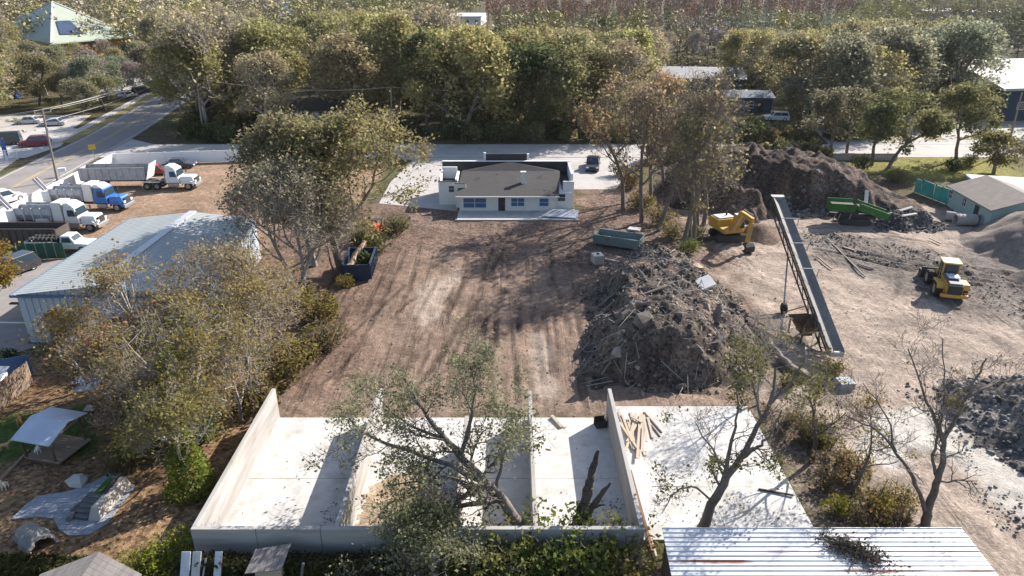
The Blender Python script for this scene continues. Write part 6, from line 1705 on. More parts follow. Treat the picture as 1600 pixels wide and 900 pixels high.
def conveyor():
    A, B = Vector((24.3, 46.6, .9)), Vector((25.5, 65.6, 7.2))
    t = thing("stacking_conveyor", "long inclined stacking conveyor on a lattice frame in the yard", "conveyor", A)
    d = B - A; L_ = d.length; u = d.normalized()
    s = u.cross(Vector((0, 0, 1))).normalized(); n = s.cross(u).normalized()
    q = lambda a, b, c: u * a + s * b + n * c
    # troughed belt: flat middle and two raised wings
    for c0, c1, z0, z1 in ((-.53, -.1, .42, .08), (-.1, .1, .08, .08), (.1, .53, .08, .42)):
        mb = MB()
        for k in range(24):
            a0, a1 = L_ * k / 24, L_ * (k + 1) / 24
            mb.quad(q(a0, c0, z0), q(a0, c1, z1), q(a1, c1, z1), q(a1, c0, z0)); mb.quad(q(a0, c0, z0 - .03), q(a1, c0, z0 - .03), q(a1, c1, z1 - .03), q(a0, c1, z1 - .03))
        mb.build("belt", mat("belt_rubber", (.17, .16, .15), .7, var=.3, scale=2), t, fix=False)
    for k in (-1, 1):
        MB().bar(q(0, k * .55, .22), q(L_, k * .55, .22), .05, .2).build("belt_guard", mat("guard_dark", (.09, .085, .08), .7, var=.2), t)
        MB().bar(q(0, k * .58, -.05), q(L_, k * .58, -.05), .09, .12).build("top_chord", DSTEEL, t)
        MB().bar(q(.6, k * .58, -.75), q(L_ - 1.5, k * .58, -.75), .09, .12).build("bottom_chord", DSTEEL, t)
        m_ = 20
        for i in range(m_):
            a0, a1 = .6 + (L_ - 2.1) * i / m_, .6 + (L_ - 2.1) * (i + 1) / m_
            MB().bar(q(a0, k * .58, -.75 if i % 2 else -.08), q(a1, k * .58, -.08 if i % 2 else -.75), .055).build("lattice_brace", DSTEEL, t)
    for i in range(18):
        a = .8 + i * (L_ - 1.4) / 17
        MB().bar(q(a, -.58, -.1), q(a, .58, -.1), .07).build("cross_member", DSTEEL, t)
    for a in (0, L_): MB().tube(q(a, -.5, .05), q(a, .5, .05), .22, n=12).build("drum", STEEL, t)
    MB().bar(q(L_ - .1, 0, .35), q(L_ + .5, 0, .2), 1.2, .06).build("head_plate", mat("guard_pale", (.40, .375, .345), .7, var=.2), t)
    # legs, axle and tow frame
    for a in (L_ * .62,):
        for k in (-1, 1):
            f = q(a, k * .58, -.75); g = Vector((f.x + k * .9, f.y - 3.2, -A.z + .1))
            MB().bar(f, g, .12).build("leg", STEEL, t)
            MB().bar(q(L_ * .3, k * .58, -.75), g, .1).build("strut", STEEL, t)
            w_ = MB().lathe([(.2, -.16), (.48, -.16), (.5, 0), (.48, .16), (.2, .16)], 14, Matrix.Translation((g.x, g.y, -A.z + .5)) @ Matrix.Rotation(math.pi / 2, 4, 'Y')).build("wheel", RUBBER, t)
    for a in (L_ * .45, L_ * .62, L_ * .8): MB().bar(q(a, -.6, .75), q(a, .95, .75), .06).build("arch_bar", STEEL, t); MB().bar(q(a, .9, -.1), q(a, .9, .75), .06).build("arch_post", STEEL, t)
    # feed hopper beside the tail
    h = thing("feed_hopper", "rusty steel feed hopper left of the conveyor's lower end", "hopper", W(1254, 528), 0.12)
    hb = MB()
    for (x0, y0, x1, y1, X0, Y0, X1, Y1) in ((-.5, -.9, .5, -.9, -1.1, -1.6, 1.1, -1.6), (.5, -.9, .5, .9, 1.1, -1.6, 1.1, 1.6), (.5, .9, -.5, .9, 1.1, 1.6, -1.1, 1.6), (-.5, .9, -.5, -.9, -1.1, 1.6, -1.1, -1.6)):
        hb = MB().quad((x0, y0, 1.0), (x1, y1, 1.0), (X1, Y1, 2.1), (X0, Y0, 2.1)); hb.quad((x0 * .9, y0 * .9, 1.0), (X0 * .95, Y0 * .97, 2.1), (X1 * .95, Y1 * .97, 2.1), (x1 * .9, y1 * .9, 1.0))
        hb.build("hopper_side", RUST, h, fix=False)
    for x in (-.9, .9):
        for y in (-1.3, 1.3): MB().bb(x - .07, x + .07, y - .07, y + .07, 0, 1.65).build("leg", DSTEEL, h)
    MB().bb(-.45, .45, -.85, .85, .7, .98).build("outlet", DSTEEL, h)
    h.scale = (.8, .8, .75)
conveyor()

def screener(loc, rz):
    t = thing("screening_machine", "green mobile screening machine below the mound's cut face", "screening machine", loc, rz)
    for s in (-1, 1):
        MB().extrude([(-2.2, .35), (-1.9, .05), (1.9, .05), (2.2, .35), (2.2, .6), (1.9, .85), (-1.9, .85), (-2.2, .6)], s * 1.0 - .25, s * 1.0 + .25).build("track", DSTEEL, t, bevel=.05)
    MB().bb(-3.2, 2.6, -.6, .6, .8, 1.2).build("chassis", DSTEEL, t)
    MB().bb(-1.8, .3, -.85, .85, 1.2, 2.0).build("engine_box", DSTEEL, t, bevel=.05)
    for s in (-1, 1):
        MB().add([(-3.6, s * .8, 1.7), (-.2, s * .8, 1.7), (-.2, s * 1.35, 2.9), (-3.6, s * 1.35, 2.9), (-3.6, s * .86, 1.7), (-.2, s * .86, 1.7), (-.2, s * 1.41, 2.9), (-3.6, s * 1.41, 2.9)], [(0, 1, 2, 3), (7, 6, 5, 4), (3, 2, 6, 7), (0, 4, 5, 1), (0, 3, 7, 4), (1, 5, 6, 2)]).build("hopper_side", GREEN_M, t)
        MB().bar((.1, s * .95, 2.55), (4.2, s * .95, 1.35), .08, .9).build("screen_side", GREEN_M, t)
        for k in range(6): MB().bar((.5 + .65 * k, s * 1.0, 2.75 - .19 * k), (.5 + .65 * k, s * 1.0, 2.05 - .19 * k), .1).build("rib", GREEN_M, t)
    MB().add([(-3.6, -1.35, 2.9), (-3.6, 1.35, 2.9), (-3.6, .8, 1.7), (-3.6, -.8, 1.7)], [(0, 1, 2, 3)]).build("hopper_end", GREEN_M, t, fix=False)
    MB().bar((.1, 0, 2.5), (4.2, 0, 1.3), 1.8, .08).build("screen_deck", mat("screen_mesh", (.10, .085, .07), .9, var=.4, scale=8), t)
    MB().bb(-3.3, -.3, -.9, .9, 1.75, 2.5).build("load", mat("grit_load", (.13, .115, .105)), t)
    for a, b in (((3.4, .3, 1.0), (7.6, 1.2, 2.3)), ((3.4, -.5, .9), (7.8, -.3, 1.9))): MB().bar(a, b, .55, .12).build("side_conveyor", mat("guard_pale", (.40, .375, .345), .7, var=.2), t)
    for a, b in (((1.6, 1.0, 1.4), (2.2, 4.2, 3.4)),): MB().bar(a, b, .5, .1).build("tail_conveyor", STEEL, t)
    for x in (-3.0, -2.4, -1.0): MB().tube((x, -1.1, .3), (x + .3, -1.1, 1.6), .06, n=6).build("hydraulic_leg", STEEL, t)
screener(W(1337, 352) + Vector((0, .8, 0)), R(-12))
bpy.data.objects["screening_machine"].scale = (.84, .9, .9)
# ------------------------------------------------------------------ things around the yard
def lump_mesh(seed, m_, flat=.6):
    """an angular broken lump: the hull of a dozen jittered points"""
    import bmesh
    rg_ = random.Random(seed)
    b = bmesh.new()
    for _ in range(15):
        d = Vector((rg_.gauss(0, 1), rg_.gauss(0, 1), rg_.gauss(0, 1))).normalized() * rg_.uniform(.38, .56)
        b.verts.new((d.x * 1.15, d.y * .95, d.z * flat * 1.3))
    r = bmesh.ops.convex_hull(b, input=b.verts)
    bmesh.ops.delete(b, geom=list({g for g in r["geom_interior"] + r["geom_unused"] if isinstance(g, bmesh.types.BMVert)}), context='VERTS')
    me = bpy.data.meshes.new("lump"); b.to_mesh(me); b.free(); me.materials.append(m_)
    return me
def rubble_stuff(name, parent_loc, at, poly, n, s0, s1, m_, seed, label, cat, big=0):
    """loose lumps strewn over a heap: the biggest stand alone, the many small ones are one mass"""
    nrg, rg_ = np.random.default_rng(seed), random.Random(seed)
    xs = [p[0] for p in poly]; ys = [p[1] for p in poly]
    proto = [lump_mesh(seed * 10 + k, m_) for k in range(5)]
    P = [np.array([v.co[:] for v in p.vertices]) for p in proto]; F = [np.array([f.vertices[:] for f in p.polygons]) for p in proto]
    vs_, fs, o = [], [], 0
    placed = 0
    while placed < n:
        x, y = rg_.uniform(min(xs), max(xs)), rg_.uniform(min(ys), max(ys))
        if float(sdist(np.array([x]), np.array([y]), poly)[0]) > .4: continue
        s = s0 + (s1 - s0) * rg_.random() ** 3
        z = max(at(x, y), 0)
        k = rg_.randrange(5)
        M = np.array(Matrix.Rotation(rg_.uniform(0, 6.28), 3, 'Z') @ Matrix.Rotation(rg_.gauss(0, .4), 3, 'X') @ Matrix.Rotation(rg_.gauss(0, .4), 3, 'Y'))
        vs_.append((P[k] * s) @ M.T + np.array([x, y, z + .12 * s])); fs.append(F[k] + o); o += len(P[k])
        placed += 1
    me = np_mesh(name, np.concatenate(vs_), np.concatenate(fs), [m_])
    t = mobj(name, me)
    return tag(t, label, cat, kind="stuff")
MIXSTONE = mat("rubble_mixed", (0.165, 0.14, 0.122), 0.95, var=0.55, scale=3, bump=0.3, island=1.1)
rubble_stuff("asphalt_rubble", None, rub_at, RUBBLE, 3000, .12, .55, STONE_DARK, 3, "broken asphalt lumps strewn over the lower right heap", "rubble")
rubble_stuff("mixed_rubble", None, deb_at, DEB, 3000, .07, .42, MIXSTONE, 4, "broken concrete and clods strewn over the long debris heap", "rubble")
rubble_stuff("asphalt_rubble", None, sp_at, SCREEN_PILE, 700, .15, .5, STONE_DARK, 5, "black asphalt lumps strewn over the low heap by the screening machine", "rubble")
MOUND_FOOT = [(33, 83), (36, 82), (40, 83), (41, 85), (37, 86), (33, 85)]
rubble_stuff("stone_spill", None, lambda x, y: max(mound_h(np.array([[x]]), np.array([[y]]))[0, 0], 0), MOUND_FOOT, 260, .2, .8, STONE_DARK, 6, "dark stones spilled at the foot of the mound's cut face", "rubble")
flat0 = lambda x, y: 0.0
rubble_stuff("asphalt_strips", None, flat0, [(31.5, 76), (36, 77), (44, 71), (46, 66), (40, 65), (34, 70)], 1100, .05, .3, STONE_DARK, 7, "dark broken asphalt strewn on the yard between conveyor and screening machine", "rubble")
rubble_stuff("asphalt_strips", None, flat0, [(42, 62), (50, 66), (56, 58), (56, 50), (48, 49), (43, 55)], 1100, .05, .28, STONE_DARK, 8, "dark asphalt crumbs strewn around and right of the wheel loader", "rubble")
rubble_stuff("asphalt_strips", None, flat0, [(27, 33), (30.5, 38), (30.5, 44), (27.5, 44), (28.6, 38), (26, 30), (31, 26), (33, 28)], 500, .05, .3, STONE_DARK, 9, "loose lumps fallen along the lower right heap's edge", "rubble")
rubble_stuff("field_clods", None, flat0, FIELD, 1700, .04, .2, mat("clod", (.15, .105, .08), .95, var=.4, scale=4, island=.8), 10, "clods of soil and stones scattered over the graded field", "clods")
rubble_stuff("yard_clods", None, flat0, [(18, 42), (24, 30), (38, 28), (46, 46), (44, 60), (30, 78), (21, 70), (23, 56)], 800, .04, .16, STONE, 11, "small stones scattered over the sandy yard", "stones")
for k, (a, b) in enumerate((((1292, 372), (1352, 432)), ((1318, 386), (1338, 392)), ((1300, 362), (1318, 372)), ((1340, 412), (1366, 420)), ((1452, 372), (1470, 380)), ((1276, 400), (1300, 420)))):
    plank("scrap_timber", "long weathered timber lying on the yard's dark asphalt crumbs, %s from the conveyor" % ordinal((2, 4, 3, 5, 6, 1)[k]), W(*a, .1), W(*b, .1), .15, .1, (WOOD_GREY, PLANK, WOOD)[k % 3], "timbers on the yard", "timber")
def fallen_leaves():
    nrg = np.random.default_rng(44); P = []
    for cx, cy, sx, sy, n in ((-9.6, 29.9, .5, .8, 160), (-12, 34, 3, 4, 40), (10.8, 30.4, 2.0, 1.4, 150), (12, 36, 3, 3, 40), (-5.5, 30, 2, 3, 120), (3.5, 31, 1.5, 3, 50), (5.6, 29.8, .5, 1.2, 140), (-1, 38.8, 1.5, .5, 80)):
        P.append(np.stack([nrg.normal(cx, sx, n), nrg.normal(cy, sy, n), np.full(n, .125)], 1))
    P = np.concatenate(P)
    ok = (P[:, 0] > -15.2) & (P[:, 0] < 15.8) & (P[:, 1] > 28.6) & (P[:, 1] < 39.3)
    v, q = leaf_arrays(nrg, P[ok], .075, 2.5)
    v[:, 2] = np.maximum(v[:, 2], .105)
    tag(mobj("fallen_leaves", np_mesh("fallen_leaves", v, q, [LEAF]), color=(.09, .06, .035)), "brown fallen leaves scattered over the concrete floors", "leaves", kind="stuff")
fallen_leaves()
def sticks(name, label, at, poly, n, seed):
    rg_ = random.Random(seed); segs = []
    xs, ys = [p[0] for p in poly], [p[1] for p in poly]
    while len(segs) < n:
        x, y = rg_.uniform(min(xs), max(xs)), rg_.uniform(min(ys), max(ys))
        if float(sdist(np.array([x]), np.array([y]), poly)[0]) > -.3: continue
        a, l, r = rg_.uniform(0, 6.28), rg_.uniform(.4, 2.2), rg_.uniform(.012, .05)
        p, q = Vector((x, y, 0)), Vector((x + l * math.cos(a), y + l * math.sin(a), 0))
        p.z, q.z = max(at(p.x, p.y), 0) + r, max(at(q.x, q.y), 0) + rg_.uniform(.0, .45)
        segs.append((p, q, r, r * .5, 0))
    return tag(mobj(name, np_mesh(name, *tube_arrays(segs, 5), [BARK_PALE])), label, "branches", kind="stuff")
sticks("broken_branches", "broken branches and roots tangled over the long debris heap", deb_at, DEB, 420, 21)
# single big lumps one can point to
rg3 = random.Random(12)
big = [lump_mesh(900 + k, MIXSTONE, .55) for k in range(4)]
for k, (px, py, s) in enumerate(((1000, 545, 1.9), (985, 470, 1.2), (1030, 480, 1.0), (965, 560, 1.3), (1060, 535, 1.2), (1010, 505, 1.0), (1085, 560, 1.4), (1120, 545, 1.1), (1065, 580, 1.0), (955, 500, 1.0), (1020, 455, 1.1), (1100, 500, 1.2))):
    p = W(px, py, 1.5); p.z = deb_at(p.x, p.y)
    o = mobj("concrete_lump", big[k % 4], loc=p)
    o.scale = (s, s * .8, s); o.rotation_euler = (rg3.gauss(0, .3), rg3.gauss(0, .3), rg3.uniform(0, 6))
    tag(o, "large broken concrete lump in the debris heap, %s from its left side" % ordinal(sorted([955, 965, 985, 1000, 1010, 1020, 1030, 1060, 1065, 1085, 1100, 1120]).index(px) + 1), "concrete lump", "big lumps in the debris heap")
for lb, a, b, r in (("sawn log end facing out of the debris heap's left flank", (985, 508), (962, 520), .28), ("second sawn log just right of the first in the debris heap", (994, 503), (1010, 520), .26), ("pale log lying across the debris heap's upper part", (1040, 470), (1000, 482), .14),
                    ("upright tree stump at the right of the debris heap", (1118, 512), (1121, 492), .38)):
    p, q = W(*a, 2.0), W(*b, 2.0)
    p.z, q.z = deb_at(p.x, p.y) + .25, deb_at(q.x, q.y) + .3
    if "upright" in lb: q = p + Vector((.15, .2, 1.1))
    log(lb, p, q, r, BARK)
for lb, a, b, r in (("thick grey pipe-like trunk lying left of the feed hopper", (1192, 520), (1222, 560), .3), ("second grey trunk lying below the feed hopper", (1218, 560), (1262, 590), .32), ("short log lying at the conveyor's foot", (1262, 548), (1290, 552), .22)):
    log(lb, W(*a, .3), W(*b, .3), r, BARK)
# white slabs on the heap
for lb, px, py, s, rz in (("bright white slab lying tilted on top of the debris heap", 1100, 456, (1.5, 1.2, .25), .4), ("pale root ball with dangling roots at the debris heap's top", 1088, 422, (1.4, 1.0, .8), .2)):
    p = W(px, py, 1.6); p.z = deb_at(p.x, p.y) + .35
    if "slab" in lb:
        o = MB().box((0, 0, 0), s).build("concrete_slab", mat("slab_white", (.66, .64, .61), .9, var=.1), bevel=.03); o.location = p; o.rotation_euler = (R(28), R(-12), rz); tag(o, lb, "slab")
    else:
        t = thing("root_ball", lb, "root ball", p)
        mobj("stump", lump_mesh(77, mat("root_pale", (.42, .33, .23), .9, var=.3)), t).scale = (1.3, 1.1, 1.2)
        for k in range(9):
            a = k * .7
            MB().tube((.3 * math.cos(a), .3 * math.sin(a), 0), (1.1 * math.cos(a), .9 * math.sin(a) - .4, -.5), .07, .02, 5).build("root", MATS["root_pale"], t)
# liquid tote in its cage and the beam behind it
def tote(loc, rz):
    t = thing("liquid_tote", "cream plastic liquid tote in a wire cage left of the debris heap", "tote", loc, rz)
    MB().bb(-.5, .5, -.58, .58, .16, 1.12).build("tank", PLASTIC, t, bevel=.07)
    for k in range(4): MB().bb(-.56, .56, -.6 + .4 * k - .05, -.6 + .4 * k + .05, 0, .14).build("pallet_runner", WOOD, t)
    for z in (.3, .55, .8, 1.05):
        for s in (-1, 1):
            MB().bar((-.54, s * .62, z), (.54, s * .62, z), .03).build("cage_bar", STEEL, t); MB().bar((s * .54, -.62, z), (s * .54, .62, z), .03).build("cage_bar", STEEL, t)
    for k in range(6):
        for s in (-1, 1): MB().bar((-.5 + .2 * k, s * .62, .15), (-.5 + .2 * k, s * .62, 1.15), .025).build("cage_bar", STEEL, t)
    MB().lathe([(.16, 1.12), (.16, 1.2), (.001, 1.2)], 12).build("cap", DSTEEL, t)
tote(W(934, 416) + Vector((0, .5, 0)), .25)
plank("steel_beam", "long grey beam lying right of the liquid tote", W(944, 406, .3), W(986, 414, .5), .35, .35, STEEL, cat="beam")
plank("concrete_slab", "white concrete slab lying on the soil behind the green container", W(982, 357, .1), W(1000, 359, .15), 1.0, .2, CONC, cat="slab")
o = mobj("concrete_lump", big[1], loc=W(994, 366, .1)); o.scale = (1.2, .9, .8); tag(o, "single pale lump just below the white slab by the green container", "concrete lump")
plank("metal_box", "open grey metal box lying on the sand below the conveyor's foot", W(1309, 600, .3), W(1331, 599, .3), 1.0, .55, mat("galvanised_box", (.27, .30, .33), .5, var=.3, scale=3), cat="metal box")
# concrete pipes
def pipe(label, loc, rz, L_, r):
    t = thing("concrete_pipe", label, "concrete pipe", loc, rz)
    M = Matrix.Translation((0, 0, r)) @ Matrix.Rotation(math.pi / 2, 4, 'Y')
    MB().lathe([(r * .78, -L_ / 2), (r, -L_ / 2), (r, L_ / 2), (r * .78, L_ / 2), (r * .78, -L_ / 2)], 24, M).build("pipe_wall", PIPE, t, smooth=False)
    for k in range(5): MB().lathe([(r, -L_ / 2 + .2 + k * (L_ - .4) / 4 - .05), (r + .035, -L_ / 2 + .2 + k * (L_ - .4) / 4), (r, -L_ / 2 + .2 + k * (L_ - .4) / 4 + .05)], 24, M).build("ring", PIPE, t)
pipe("big concrete pipe with its open end showing, before the tan-roofed house", W(1543, 352), R(8), 2.5, .68)
pipe("ribbed concrete pipe left of the open-ended one", W(1506, 352), R(-3), 2.3, .68)
pipe("concrete pipe section half sunk in rubble, leftmost of the three", W(1487, 345), R(-30), 1.5, .55)

# utility poles and wires -----------------------------------------------------------
def pole(label, base, h, lean=(0, 0), arm=True, rz=0.9):
    t = thing("utility_pole", label, "utility pole", base)
    top = Vector((lean[0], lean[1], h))
    MB().tube((0, 0, 0), top, .17, .11, 10).build("shaft", POLE, t)
    if arm:
        u = Vector((math.cos(rz), math.sin(rz), 0))
        a = top * .965
        MB().bar(a - u * 1.1, a + u * 1.1, .1, .12).build("crossarm", POLE, t)
        for k in (-1, 0, 1):
            MB().lathe([(.05, 0), (.07, .08), (.05, .18), (.001, .2)], 8, Matrix.Translation(a + u * k * 1.0 + Vector((0, 0, .06)))).build("insulator", STEEL, t)
    MB().tube(top * .72 + Vector((.16, -.1, -.35)), top * .72 + Vector((.16, -.1, .35)), .16, n=10).build("transformer", STEEL, t) if arm else None
    return Vector(base) + top
def pole_h(bp, tp):
    """height of a pole whose foot and head the photograph shows"""
    b = W(*bp); r = W(*tp, 0) - Vector((0, 0, CAM_H)); k = b.y / r.y
    return b, CAM_H + r.z * k, r.x * k - b.x
tops = []
for lb, bp, tp, arm in (("leaning utility pole between the main road and the white fence", (90, 283), (66, 172), True), ("utility pole across the main road beyond the driveway", (283, 178), (275, 103), True),
                        ("utility pole in the corner thicket at the junction", (318, 215), (307, 122), False), ("distant utility pole where the main road bends", (363, 96), (361, 62), True),
                        ("utility pole on the side street right of the white van", (613, 216), (611, 136), False), ("leaning utility pole at the right edge of the side street", (1573, 238), (1597, 145), False)):
    b, h, dx = pole_h(bp, tp)
    tops.append(pole(lb, b, h, (dx, 0), arm))
def wire(label, a, b, off=(0, 0, 0), sag=.8, r=.025):
    a, b = Vector(a) + Vector(off), Vector(b) + Vector(off)
    pts = [a.lerp(b, k / 14) - Vector((0, 0, sag * 4 * (k / 14) * (1 - k / 14))) for k in range(15)]
    o = MB().path([p - a for p in pts], r, 4).build("power_line", WIRE)
    o.location = a
    return tag(o, label, "power line", "power lines along the main road")
far0 = tops[0] + Vector((14, -42, -1.5))
for k, (dx, dz) in enumerate(((-1.0, 0), (0, .1), (1.0, 0), (.1, -1.4))):
    nm = ("outer", "middle", "inner", "lowest")[k]
    wire("%s power line from the fence-side pole up to the pole beyond the driveway" % nm, tops[0], tops[1], (dx * .7, dx * .7, dz), .9, .03)
    wire("%s power line from the driveway pole to the distant pole at the bend" % nm, tops[1], tops[3], (dx * .7, dx * .7, dz), .9, .03)
    wire("%s power line leaving the fence-side pole towards the left edge" % nm, tops[0], tops[0] + Vector((-38, -26, -.5)), (dx * .7, dx * .7, dz), .9, .026)
wire("power line crossing above the side street from the junction pole to the van's pole", tops[2], tops[4], (0, 0, 0), 1.2, .03)
wire("power line running right from the van's pole towards the tall row", tops[4], tops[4] + Vector((60, 2, .5)), (0, 0, 0), 1.4, .025)
wire("slanting guy wire beside the street right of the white house", W(920, 231, .1), W(932, 190, 0) * 0 + W(920, 231, .1) + Vector((2.0, 6.5, 6.5)), (0, 0, 0), 0, .04)

# roadside furniture
sg = thing("road_sign", "yellow road sign on a thin post beside the main road", "road sign", W(149, 253))
MB().tube((0, 0, 0), (0, 0, 2.1), .035, n=6).build("post", STEEL, sg)
MB().box((0, 0, 2.35), (1.0, .04, .75), .5).build("plate", mat("sign_yellow", (.62, .42, .05), .5), sg)
mbx = thing("mailbox", "white mailbox on two posts at the foot of the leaning pole", "mailbox", W(99, 276), .5)
for x in (-.4, .4): MB().bb(x - .05, x + .05, -.05, .05, 0, 1.1).build("post", VINYL, mbx)
MB().bb(-.5, .5, -.25, .25, .75, 1.3).build("box", VINYL, mbx, bevel=.05)
ff = thing("feather_flag", "white and blue feather banner at the left edge of the roadside", "flag", W(8, 250))
MB().path([(0, 0, 0), (0, 0, 2.6), (.25, 0, 3.3), (.6, 0, 3.5)], .03).build("pole", STEEL, ff)
MB().slab([(0.03, 0, .6), (.75, 0, .6), (.75, .02, .6), (.03, .02, .6)], .02)
MB().add([(0.03, -.01, .6), (.7, -.01, .6), (.75, -.01, 2.6), (.6, -.01, 3.45), (.25, -.01, 3.25), (.03, -.01, 2.6), (0.03, .01, .6), (.7, .01, .6), (.75, .01, 2.6), (.6, .01, 3.45), (.25, .01, 3.25), (.03, .01, 2.6)],
         [(0, 1, 2, 3, 4, 5), (11, 10, 9, 8, 7, 6)] + [(k, 6 + k, 6 + (k + 1) % 6, (k + 1) % 6) for k in range(6)]).build("banner", TARP, ff)
for k, (px, py) in enumerate(((2, 252), (20, 250))):
    gt = thing("metal_gate", ("white tubular gate under the feather banner", "second white tubular gate just right of the banner")[k], "gate", W(px, py), .7)
    for x in (-.7, .7): MB().tube((x, 0, 0), (x, 0, 1.7), .05, n=6).build("post", VINYL, gt)
    for z in (.4, .8, 1.2, 1.6): MB().tube((-.7, 0, z), (.7, 0, z), .035, n=6).build("rail", VINYL, gt)
bn = thing("blue_bin", "blue dumpster by the ochre hall's car park", "bin", W(24, 154))
MB().taper(-.9, .9, -.6, .6, .1, -1.0, 1.0, -.75, .75, 1.3).build("tub", mat("bin_blue", (.03, .10, .25), .6), bn); MB().box((0, .05, 1.36), (2.1, 1.6, .08), 0, 0, R(4)).build("lid", DSTEEL, bn)
# low wall along the right street
MB().bb(-9, 9, -.15, .15, 0, 1.1).build("street_wall", CONC_WALL).location = (52, 111, 0)
tag(bpy.data.objects["street_wall"], "low grey wall along the street behind the mound", "wall")

# ------------------------------------------------------------------ the mulch yard, lower left
def pavilion():
    b = [W(50, 722), W(105, 732), W(129, 691), W(78, 684)]
    c = sum(b, Vector()) / 4
    d = (b[1] - b[0]); rz = math.atan2(d.y, d.x)
    t = thing("pavilion", "small open pavilion with folded tin roof over a wooden deck", "pavilion", c, rz)
    x, y, h = 1.05, 1.15, 1.75
    for sx in (-1, 1):
        for sy in (-1, 1): MB().bb(sx * x - .06, sx * x + .06, sy * y - .06, sy * y + .06, 0, h + (.25 if sy > 0 else 0)).build("post", WOOD_DARK, t)
    for sx in (-1, 1): MB().bar((sx * x, -y - .1, h), (sx * x, y + .1, h + .28), .1, .14).build("rafter", WOOD, t)
    MB().slab([(-x - .35, -y - .35, h + .02), (x + .3, -y - .35, h + .02), (x + .3, .1, h + .62), (-x - .35, .1, h + .62)], .05).build("roof_slope", ROOF_TIN, t)
    MB().slab([(-x - .35, .102, h + .62), (x + .3, .102, h + .62), (x + .3, y + .4, h + .36), (-x - .35, y + .4, h + .36)], .05).build("roof_slope", ROOF_TIN, t)
    for k in range(11):
        yy = -y + k * 2 * y / 10
        MB().bb(-x - .1, x + .35, yy - .1, yy + .095, .3, .36).build("deck_board", WOOD, t)
    for yy in (-y, y): MB().bb(-x, x + .3, yy - .05, yy + .05, .05, .3).build("joist", WOOD_DARK, t)
    return t, c, rz
_, pc, prz = pavilion()

def quadruped(name, label, loc, rz, color, s=.6, pose="stand", cat="dog"):
    """one skinned body: trunk, neck, head, ears, four jointed legs and tail"""
    V, E, Rd = [], [], []
    def v(p, r): V.append(p); Rd.append(r); return len(V) - 1
    def chain(start, pts):
        k = start
        for p, r in pts:
            n = v(p, r); E.append((k, n)); k = n
        return k
    sit = pose == "sit"
    hip = v((-.42, 0, .62 if not sit else .28), .15)
    sh = chain(hip, [((-.1, 0, .60 if not sit else .48), .155), ((.2, 0, .60 if not sit else .66), .18)])
    nk = chain(sh, [((.42, 0, .78 if not sit else .92), .10), ((.52, 0, .92 if not sit else 1.05), .115)])
    chain(nk, [((.68, 0, .89 if not sit else 1.02), .075), ((.8, 0, .86 if not sit else .99), .05)])
    for q in (-1, 1):
        chain(nk, [((.46, q * .1, 1.03 if not sit else 1.17), .035), ((.43, q * .15, .98 if not sit else 1.13), .02)])
        chain(sh, [((.22, q * .13, .42), .07), ((.19, q * .13, .22), .045), ((.21, q * .13, .04), .04), ((.28, q * .13, .03), .035)])
        if sit: chain(hip, [((-.15, q * .2, .25), .1), ((-.38, q * .2, .08), .06), ((-.1, q * .22, .04), .04)])
        else: chain(hip, [((-.36, q * .13, .42), .1), ((-.54, q * .13, .26), .05), ((-.46, q * .13, .05), .04), ((-.38, q * .13, .03), .035)])
    chain(hip, [((-.6, 0, .7 if not sit else .2), .04), ((-.8, .05, .85 if not sit else .1), .02)])
    me = bpy.data.meshes.new(name)
    me.from_pydata(V, E, [])
    me.materials.append(FUR)
    o = bpy.data.objects.new(name, me); COL.objects.link(o)
    sk = o.modifiers.new("skin", 'SKIN'); o.modifiers.new("sub", 'SUBSURF').levels = 1
    o.modifiers["sub"].render_levels = 1
    for i, d in enumerate(me.skin_vertices[0].data):
        d.radius = (Rd[i], Rd[i]); d.use_root = i == 0
    o.location = loc; o.rotation_euler.z = rz; o.scale = (s, s, s); o.color = (*color, 1)
    return tag(o, label, cat)
quadruped("dog", "ginger dog standing on the grass above the pavilion", W(32, 665), R(-60), (.42, .20, .08), .72)
quadruped("dog", "tan dog on the grass near the left edge beside the pavilion", W(10, 702), R(20), (.45, .30, .17), .6)
quadruped("dog", "cream dog sitting in the mulch at the left edge", W(8, 764), R(-70), (.62, .55, .44), .7, "sit")
dk = pc + Vector((-.75, -.55, .36))
quadruped("dog", "white dog sitting on the pavilion's deck", dk, R(-40), (.62, .61, .60), .68, "sit")

